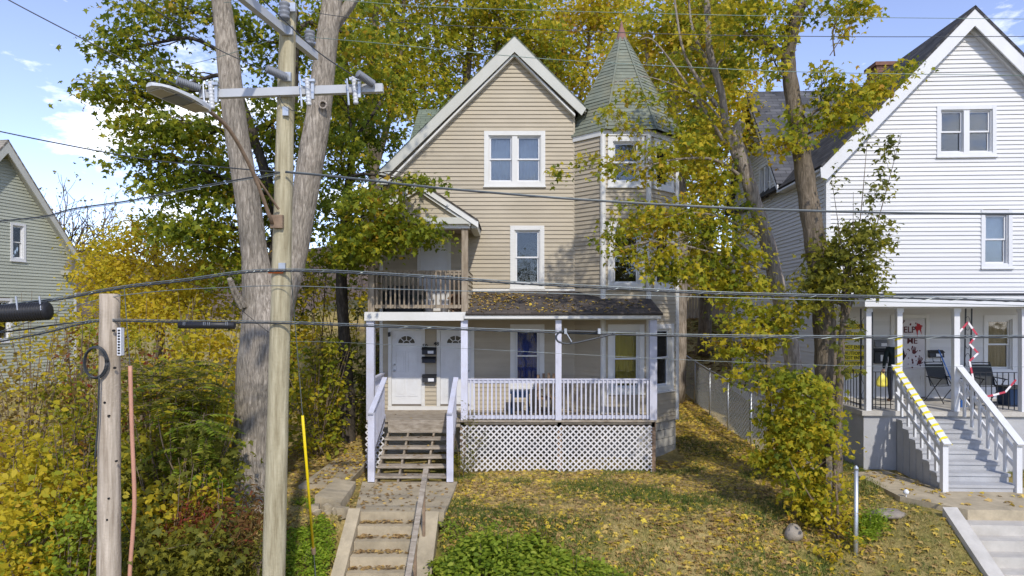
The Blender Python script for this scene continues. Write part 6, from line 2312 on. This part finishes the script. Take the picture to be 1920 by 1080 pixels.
# ================================================================== things on the beige house porch
def mailbox(label, cx, cz, y, w, h, paper=True, group="mailboxes by the front doors", mat=None):
    b = MB()
    b.hexa([(cx - w / 2, y - .10, cz - h / 2), (cx + w / 2, y - .10, cz - h / 2), (cx + w / 2, y, cz - h / 2), (cx - w / 2, y, cz - h / 2), (cx - w / 2, y - .07, cz + h / 2), (cx + w / 2, y - .07, cz + h / 2), (cx + w / 2, y, cz + h / 2), (cx - w / 2, y, cz + h / 2)])
    root = thing("mailbox", label, "mailbox", (cx, y, cz - h / 2), group)
    b.obj("box", mat or M['black'], root)
    b = MB()
    b.hexa([(cx - w / 2 - .01, y - .115, cz + h * .28), (cx + w / 2 + .01, y - .115, cz + h * .28), (cx + w / 2 + .01, y, cz + h / 2 + .004), (cx - w / 2 - .01, y, cz + h / 2 + .004), (cx - w / 2 - .01, y - .115, cz + h * .34), (cx + w / 2 + .01, y - .115, cz + h * .34), (cx + w / 2 + .01, y, cz + h / 2 + .03), (cx - w / 2 - .01, y, cz + h / 2 + .03)])
    b.obj("lid", mat or M['black'], root)
    if paper:
        b = MB()
        b.box(cx - w * .08, cx + w * .34, y - .1045, y - .101, cz - h * .34, cz + h * .12)
        b.obj("paper_label", M['bucket'], root)
    return root


yw = 18.93
mailbox("black mailbox with a white oval label, topmost of three between the doors", -2.295, -1.09, yw, .38, .17)
mailbox("black mailbox without paper, middle of three between the doors", -2.30, -1.335, yw, .37, .14, paper=False)
mailbox("black mailbox with a square white sticker, lowest of three between the doors", -2.285, -1.85, yw, .38, .19)
b = MB()
b.box(-3.43, -3.37, 18.86, 18.94, -0.66, -0.56)
b.lathe((-3.40, 18.86, -0.66), [(.028, -.02), (.036, .0), (.02, .03)], 8)
tag(b.obj("door_camera", M['black']), "small black doorbell camera above the left white door", "camera")

ST = thing("stool", "navy blue plastic stool standing behind the porch railing", "stool", (0.22, 18.3, -2.72))
b = MB()
b.box(-0.05, 0.47, 18.08, 18.52, -2.17, -2.10)
b.obj("seat", M['navy'], ST)
for x in (-0.02, 0.40):
    for y in (18.10, 18.46):
        b = MB()
        b.hexa([(x - .02, y - .01, -2.72), (x + .06, y - .01, -2.72), (x + .06, y + .05, -2.72), (x - .02, y + .05, -2.72), (x, y, -2.17), (x + .05, y, -2.17), (x + .05, y + .04, -2.17), (x, y + .04, -2.17)])
        b.obj("leg", M['navy'], ST)
b = MB()
b.box(-0.01, .44, 18.10, 18.13, -2.27, -2.171)
b.obj("apron", M['navy'], ST)
CH = thing("wooden_chair", "pale brown wooden armchair behind the middle porch post", "chair", (0.95, 18.3, -2.72))
b = MB()
b.box(.68, 1.30, 18.05, 18.55, -2.32, -2.27)
b.obj("seat", M['brownw'], CH)
for x in (.68, 1.25):
    for y, zt in ((18.05, -2.05), (18.52, -1.72)):
        b = MB()
        b.bar((x + .025, y, -2.72), (x + .025, y, zt), .05, .05, up=(0, 1, 0))
        b.obj("leg", M['brownw'], CH)
    b = MB()
    b.bar((x + .025, 18.0, -2.04), (x + .025, 18.55, -2.03), .07, .03)
    b.obj("armrest", M['brownw'], CH)
for k in range(5):
    b = MB()
    b.bar((.75 + k * .125, 18.53, -2.25), (.72 + k * .14, 18.60, -1.70 + .04 * math.sin(k * .8)), .07, .02, up=(0, 1, 0))
    b.obj("back_slat", M['brownw'], CH)

# balcony clutter
BN = thing("storage_bench", "dark charcoal bench standing on the balcony behind the railing", "bench", (-2.85, 18.5, 0))
b = MB()
b.box(-3.38, -2.42, 18.25, 18.78, 0.0, 0.34)
b.obj("base", M['mesh_black'], BN)
b = MB()
b.box(-3.36, -2.44, 18.22, 18.60, 0.341, 0.46)
b.obj("seat_cushion", M['charcoal'], BN)
b = MB()
b.box(-3.38, -2.42, 18.61, 18.80, 0.341, 0.72)
b.obj("backrest", M['mesh_black'], BN)
for x in (-3.44, -2.415):
    b = MB()
    b.box(x, x + .055, 18.22, 18.8, .0, .56)
    b.obj("armrest", M['charcoal'], BN)
for i, (x, lab) in enumerate(((-2.18, "white plastic bucket next to the dark bench on the balcony"), (-1.78, "white plastic bucket next to the brown basket on the balcony"))):
    root = thing("bucket", lab, "bucket", (x, 18.0, 0), "buckets on the balcony")
    b = MB()
    b.lathe((x, 18.0, 0), [(.10, 0), (.125, .30), (.135, .305), (.135, .33), (.12, .33), (.10, .06)], 16)
    b.obj("pail", M['bucket'], root, smooth=True)
    b = MB()
    b.lathe((x, 18.0, 0.12), [(.1175, 0), (.122, .09)], 16)
    b.obj("label_band", M['lav'], root)
    b = MB()
    b.tube([(x + .136 * math.cos(a), 17.99 - .03 * math.sin(a), .30 - .10 * math.sin(a)) for a in np.linspace(0, math.pi, 10)], .004, 4)
    b.obj("handle", M['galv'], root)
BK = thing("basket", "round brown basket lying on the balcony floor", "basket", (-1.5, 18.2, 0))
b = MB()
b.lathe((-1.5, 18.25, 0.24), [(.02, .28), (.20, .26), (.24, .08), (.245, 0), (.22, -.01), (.19, .06), (.17, .22)], 18, axis='Y')
b.obj("body", M['brownw'], BK, smooth=True)
b = MB()
b.tube([(-1.5 + .245 * math.cos(a), 18.245, .24 + .245 * math.sin(a)) for a in np.linspace(0, 2 * math.pi, 20)], .018, 6)
b.obj("rim", M['brownw'], BK, smooth=True)

# ================================================================== things on the white house porch
XF = XF_W
FZ = -2.25
# poster on the door
PO = thing("door_poster", "white door cover with red handprints reading HELP ME", "poster", (10.5, 17.96, -1.5))
b = MB()
wf_w.box(b, 1.83, 2.60, -1.50, -0.20, 0.030, 0.034)
b.obj("sheet", M['poster'], PO)
lettering("HELP", 0.23, wf_w, 2.12, -0.47, 0.0395, M['darkblood'], PO, sx=.95, bold=.012)
lettering("ME", 0.22, wf_w, 2.27, -0.76, 0.0395, M['darkblood'], PO, bold=.012)


def flat_blob(u, z, r, seed, mat, name, sq=1.0, n=18, spikes=.5, drip=0.0):
    rr = random.Random(seed)
    poly = []
    for i in range(n):
        a = 2 * math.pi * i / n
        k = r * (1 + spikes * rr.uniform(-.7, 1) * (1 if i % 2 else .3))
        dz = -drip * rr.random() if math.sin(a) < -.3 and i % 2 else 0
        poly.append(wf_w.p(u + k * math.cos(a), z + sq * k * math.sin(a) + dz, .0355))
    b = MB()
    b.prism(poly, Vector(wf_w.p(0, 0, .003)) - Vector(wf_w.p(0, 0, 0)))
    b.obj(name, mat, PO)


def hand_print(u, z, s, rot, mat):
    b = MB()
    c, si = math.cos(rot), math.sin(rot)

    def q(x, y, n=.0355):
        return wf_w.p(u + s * (x * c - y * si), z + s * (x * si + y * c), n)
    out = Vector(wf_w.p(0, 0, .003)) - Vector(wf_w.p(0, 0, 0))
    b.prism([q(.42 * math.cos(a), .42 * math.sin(a) - .1) for a in np.linspace(0, 2 * math.pi, 12)[:-1]], out)
    for x, L_, tl in ((-.34, .5, -.12), (-.13, .66, -.03), (.09, .68, .05), (.29, .56, .14)):
        b.prism([q(x - .075, .2), q(x + .075, .2), q(x + .07 + tl, .2 + L_), q(x + tl, .3 + L_), q(x - .07 + tl, .2 + L_)], out)
    b.prism([q(.3, -.2), q(.42, -.3), q(.78, .12), q(.7, .22)], out)
    b.obj("hand_print", mat, PO)


flat_blob(2.44, -0.40, .085, 1, M['blood'], "red_splash", 1.1, 22, .55, .22)
hand_print(2.32, -1.03, .135, .1, M['darkblood'])
hand_print(2.47, -1.30, .135, -.25, M['darkblood'])
hand_print(2.05, -1.14, .12, .5, M['darkblood'])
rr = random.Random(9)
for k in range(34):
    u, z = rr.uniform(1.87, 2.57), rr.uniform(-1.47, -.23)
    if abs(z + .47) < .13 and u < 2.4 or abs(z + .76) < .12 and u > 2.1:
        continue
    flat_blob(u, z, rr.uniform(.012, .03), 20 + k, M['darkblood'], "splatter", rr.uniform(.5, 1.6), 8, .4)

# caution tape strips stretched over the wall left of the door
ords = ["topmost", "second", "third", "fourth", "fifth", "sixth", "seventh", "lowest"]
for k, (zc, h, txt) in enumerate(((-.40, .13, "CAUTION"), (-.56, .12, "DO NOT ENTER"), (-.70, .10, "CAUTION"), (-.90, .12, "DO NOT ENTER"), (-1.06, .12, "CAUTION"), (-1.20, .11, "DO NOT ENTER"), (-1.36, .12, "CAUTION"), (-1.53, .12, "DO NOT ENTER CAUTION"))):
    lab = f"yellow caution tape strip left of the door, {ords[k]}" + ("" if k in (0, 7) else " from the top")
    root = thing("caution_tape", lab, "tape", (8.9, 17.9, zc), "caution tape strips beside the door")
    b = MB()
    tl = random.Random(k).uniform(-.05, .05)
    b.hexa([(8.45, 17.80, zc - h / 2), (9.28, 17.80, zc - h / 2 + tl), (9.28, 17.803, zc - h / 2 + tl), (8.45, 17.803, zc - h / 2), (8.45, 17.80, zc + h / 2), (9.28, 17.80, zc + h / 2 + tl), (9.28, 17.803, zc + h / 2 + tl), (8.45, 17.803, zc + h / 2)])
    b.obj("strip", M['caution'], root)
    wt = WF(8.45, 17.80, 1, 0)
    lettering(txt, h * 1.02, wt, .42, zc + tl * .5, .003, M['ink'], root, rot=math.atan2(tl, .83), sx=min(1.0, .78 / (len(txt) * h * .66)))


def ribbon(p0, p1, w_box, turns, width, mat, label, grp):
    """a tape wound as a helix round a bar from p0 to p1"""
    p0, p1 = Vector(p0), Vector(p1)
    d = (p1 - p0).normalized()
    s = d.cross(Vector((0, 1, 0))) if abs(d.y) < .8 else d.cross(Vector((0, 0, 1)))
    s.normalize()
    t = d.cross(s).normalized()
    n = int(turns * 8)
    vs, fs = [], []
    for i in range(n + 1):
        a = 2 * math.pi * i / 8
        rx = w_box[0] * (1 if True else 1)
        q = p0.lerp(p1, i / n) + s * math.cos(a) * w_box[0] + t * math.sin(a) * w_box[1]
        vs += [q - d * width / 2, q + d * width / 2]
    for i in range(n):
        k = i * 2
        fs.append((k, k + 2, k + 3, k + 1))
    b = MB().add(vs, fs)
    o = b.obj("spiral_tape", mat)
    sm = o.modifiers.new("thick", 'SOLIDIFY')
    sm.thickness = .002
    return tag(o, label, "tape", grp)


ribbon((8.98, 15.61, -2.15 + .75), (8.98, 15.61, -.45), (.085, .085), 5, .045, M['caution'], "yellow tape wound round the white porch post by the door", "spiral caution tapes")
ribbon((8.862, 13.52, -2.61), (8.88, 15.55, -1.255), (.105, .042), 13, .055, M['caution'], "yellow tape wound round the left white stair handrail", "spiral caution tapes")

RT = thing("red_white_tape", "red and white danger tape zigzagging round the iron porch column", "tape", (10.6, 15.6, -1.5))
tp = [(1795, 627), (1815, 604), (1832, 628), (1818, 645), (1834, 662), (1818, 677), (1825, 712), (1838, 746), (1862, 741), (1885, 735), (1905, 712)]
k = 0
for (ax_, ay_), (bx_, by_) in zip(tp, tp[1:]):
    pa, pb2 = P(ax_, ay_, 15.5), P(bx_, by_, 15.5)
    inv = XF.inverted()
    pa, pb2 = inv @ pa, inv @ pb2
    n = max(1, round((pb2 - pa).length / .17))
    for i in range(n):
        b = MB()
        b.bar(pa.lerp(pb2, i / n), pa.lerp(pb2, (i + 1) / n), .004, .045)
        b.obj("tape_piece", M['tapered'] if k % 2 else M['tapewhite'], RT)
        k += 1


# folding sling chairs
def sling_chair(label, x, y, rot):
    root = thing("folding_chair", label, "chair", (x, y, FZ), "sling chairs on the grey porch")
    c, s = math.cos(rot), math.sin(rot)

    def q(a, b_, h):
        return (x + a * c - b_ * s, y + a * s + b_ * c, FZ + h)
    w = .26
    b = MB()
    b.hexa([q(-w, .12, .42), q(w, .12, .42), q(w, .13, .42), q(-w, .13, .42), q(-w, .30, .93), q(w, .30, .93), q(w, .31, .93), q(-w, .31, .93)])
    b.obj("backrest", M['mesh_black'], root)
    b = MB()
    b.hexa([q(-w, -.28, .43), q(w, -.28, .43), q(w, .12, .39), q(-w, .12, .39), q(-w, -.28, .442), q(w, -.28, .442), q(w, .12, .402), q(-w, .12, .402)])
    b.obj("seat", M['mesh_black'], root)
    b = MB()
    b.tube(smooth_path([q(-w - .012, .11, .40), q(-w - .012, .30, .94), q(-w + .03, .315, .975), q(w - .03, .315, .975), q(w + .012, .30, .94), q(w + .012, .11, .40)], 5), .013, 6)
    b.obj("back_frame", M['iron'], root, smooth=True)
    for sg in (-1, 1):
        for a_, b_ in ((q(sg * (w + .02), -.30, .0), q(sg * (w + .02), .16, .60)), (q(sg * (w + .02), .32, .0), q(sg * (w + .02), -.22, .60))):
            t = MB()
            t.tube([a_, b_], .011, 6)
            t.obj("leg", M['iron'], root)
        t = MB()
        t.bar(q(sg * (w + .02), -.28, .61), q(sg * (w + .02), .24, .63), .045, .022)
        t.obj("armrest", M['black'], root)
    for yy in (-.28, .30):
        t = MB()
        t.tube([q(-w - .02, yy, .05), q(w + .02, yy, .05)], .009, 6)
        t.obj("stretcher", M['iron'], root)


sling_chair("black sling folding chair next to the white door on the grey porch", 10.92, 17.15, .25)
sling_chair("black sling folding chair under the porch window of the white house", 11.98, 17.05, .05)
BI = thing("storage_bin", "dark blue storage bin at the right end of the grey porch", "bin", (12.4, 16.6, FZ))
b = MB()
b.hexa([(12.1, 16.4, FZ), (12.75, 16.4, FZ), (12.75, 16.85, FZ), (12.1, 16.85, FZ), (12.06, 16.36, FZ + .42), (12.79, 16.36, FZ + .42), (12.79, 16.89, FZ + .42), (12.06, 16.89, FZ + .42)])
b.obj("tub", M['navy'], BI)
b = MB()
b.box(12.04, 12.81, 16.34, 16.91, FZ + .421, FZ + .47)
b.obj("lid", M['mesh_black'], BI)
BR = thing("broom", "blue handled broom leaning behind the right stair handrail", "broom", (10.7, 16.3, FZ))
b = MB()
b.tube([(10.85, 16.3, FZ + .1), (10.42, 16.5, FZ + 1.35)], .016, 7)
b.obj("handle", M['blue'], BR)
b = MB()
b.bar((10.76, 16.25, FZ + .08), (10.98, 16.35, FZ + .08), .09, .16)
b.obj("head", M['blue'], BR)
mailbox("grey metal mailbox on the wall left of the help poster, upper one", 9.72, -0.83, 17.95, .36, .17, paper=True, group="mailboxes of the white house", mat=M['insul'])
mailbox("large black mailbox below the grey one left of the door", 9.70, -1.16, 17.95, .34, .36, paper=True, group="mailboxes of the white house")
mb_ = mailbox("black mailbox with hooks right of the white door", 11.17, -1.10, 17.95, .38, .16, paper=True, group="mailboxes of the white house")
for sx in (-.1, .1):
    b = MB()
    b.tube(smooth_path([(11.17 + sx, 17.88, -1.18), (11.17 + sx, 17.86, -1.28), (11.17 + sx, 17.82, -1.27)], 4), .007, 5)
    b.obj("paper_hook", M['black'], mb_)

# ---- the person at the door (seen from behind)
PX, PY = 9.62, 17.05
PE = thing("person", "person in a white hood and dark jacket standing at the door holding a yellow bag", "person", (PX, PY, FZ))
J = [(0, 0, .90, .125), (0, -.01, 1.10, .125), (0, -.01, 1.28, .135), (0, .02, 1.41, .06), (0, .04, 1.50, .085), (0, .05, 1.58, .075),
     (-.095, 0, .82, .095), (-.10, .02, .46, .066), (-.10, -.03, .09, .048), (-.11, .12, .04, .036),
     (.095, 0, .82, .095), (.10, .03, .46, .066), (.11, .0, .09, .048), (.12, .15, .04, .036),
     (-.17, -.01, 1.33, .068), (-.255, -.03, 1.07, .052), (-.25, .03, .84, .036),
     (.17, -.01, 1.33, .068), (.255, .06, 1.08, .052), (.21, .27, 1.02, .036)]
E = [(0, 1), (1, 2), (2, 3), (3, 4), (4, 5), (0, 6), (6, 7), (7, 8), (8, 9), (0, 10), (10, 11), (11, 12), (12, 13), (2, 14), (14, 15), (15, 16), (2, 17), (17, 18), (18, 19)]
me = bpy.data.meshes.new("skeleton")
me.from_pydata([j[:3] for j in J], E, [])
so = bpy.data.objects.new("skeleton", me)
scene.collection.objects.link(so)
sk = so.modifiers.new("skin", 'SKIN')
for i, j in enumerate(J):
    me.skin_vertices[0].data[i].radius = (j[3], j[3] * (.8 if i in (1, 2) else 1))
me.skin_vertices[0].data[0].use_root = True
sub = so.modifiers.new("sub", 'SUBSURF')
sub.levels = sub.render_levels = 2
dg = bpy.context.evaluated_depsgraph_get()
body = bpy.data.meshes.new_from_object(so.evaluated_get(dg))
bpy.data.objects.remove(so)
body.name = "body"
body.materials.clear()
for k in ('charcoal', 'jeans', 'shoe', 'skin', 'hood'):
    body.materials.append(M[k])
for p in body.polygons:
    c = p.center
    p.use_smooth = True
    p.material_index = 2 if c.z < .085 else 1 if c.z < .86 and abs(c.x) < .2 else 4 if c.z > 1.40 and abs(c.x) < .12 else 0
body.transform(XF @ Matrix.Translation((PX, PY, FZ)))
mesh_obj("body", body, None, PE)
hd_ = MB()
vs, fs = [], []
n, m = 16, 9
for j in range(m + 1):
    t = math.pi * (.02 + .98 * j / m)
    for i in range(n + 1):
        a = math.pi * .62 + (2 * math.pi - math.pi * .24) * i / n
        fl = 1 + .25 * max(0, (j - 6) / 3)
        vs.append((PX + .125 * fl * math.sin(t if j < 7 else math.pi * .62) * math.cos(a), PY + .03 + .14 * fl * math.sin(t if j < 7 else math.pi * .62) * math.sin(a), FZ + 1.53 + .145 * math.cos(t)))
for j in range(m):
    for i in range(n):
        k = j * (n + 1) + i
        fs.append((k, k + 1, k + n + 2, k + n + 1))
ho = hd_.add(vs, fs).obj("hood", M['hood'], PE, smooth=True)
ho.modifiers.new("thick", 'SOLIDIFY').thickness = .012


def hand(cx, cy, cz, dirv, curl, side):
    d = Vector(dirv).normalized()
    s = d.cross(Vector((0, 1, .2))).normalized() if abs(d.z) > .6 else Vector((0, 0, 1))
    o = Vector((PX + cx, PY + cy, FZ + cz))
    u = s.cross(d).normalized()
    b = MB()
    b.tube([o, o + d * .03, o + d * .085], [.026, .036, .034], 8)
    for k, L_ in enumerate((.062, .072, .068, .052)):
        b0 = o + d * .075 + s * (-.03 + .02 * k)
        b.tube([b0, b0 + d * L_ * .5 + u * curl * .3, b0 + d * L_ * .75 + u * curl, b0 + d * L_ * .6 + u * curl * 1.7], [.0095, .009, .0085, .007], 6)
    t0 = o + d * .02 - s * .032
    b.tube([t0, t0 + d * .03 - s * .018 + u * curl * .5, t0 + d * .055 - s * .008 + u * curl], [.011, .010, .008], 6)
    b.obj("hand", M['skin'], PE, smooth=True)


hand(-.25, .035, .835, (0, .05, -1), .022, -1)
hand(.205, .285, 1.015, (-.1, 1, -.1), .018, 1)
BG = thing("shopping_bag", "yellow plastic shopping bag hanging from the hand of the person", "bag", (PX - .25, PY, FZ + .4))
b = MB()
vs, fs = [], []
prof = [(.02, .34), (.05, .30), (.10, .24), (.135, .15), (.14, .06), (.12, .01), (.04, 0)]
rg = random.Random(6)
n = 14
for r_, z_ in prof:
    for i in range(n):
        a = 2 * math.pi * i / n
        k = 1 + .12 * math.sin(4 * a + z_ * 20) + rg.uniform(-.06, .06)
        vs.append((PX - .27 + r_ * 1.1 * k * math.cos(a), PY + .06 + r_ * .6 * k * math.sin(a), FZ + .38 + z_))
for j in range(len(prof) - 1):
    for i in range(n):
        k, l = j * n + i, j * n + (i + 1) % n
        fs.append((k, l, l + n, k + n))
fs.append(tuple(range((len(prof) - 1) * n, len(prof) * n)))
b.add(vs, fs)
b.obj("sack", M['bag'], BG, smooth=True)
for s in (-1, 1):
    b = MB()
    b.tube(smooth_path([(PX - .27 + s * .03, PY + .05, FZ + .70), (PX - .26 + s * .03, PY + .05, FZ + .75), (PX - .25, PY + .06, FZ + .785)], 4), .010, 5)
    b.obj("bag_handle", M['bag'], BG)
XF = None
# small solar light in the right lawn
SLi = thing("garden_light", "small white garden light stuck in the grass by the walk", "garden light", (7.9, 13.0, -3.65))
q = P(1699, 927, 13.2)
b = MB()
b.tube([(q.x, 13.2, Hs(q.x, 13.2) - .05), (q.x, 13.2, q.z)], .01, 6)
b.obj("stake", M['bucket'], SLi)
b = MB()
b.lathe((q.x, 13.2, q.z), [(.02, 0), (.05, .02), (.055, .06), (.03, .09), (.004, .1)], 10)
b.obj("cap", M['bucket'], SLi, smooth=True)
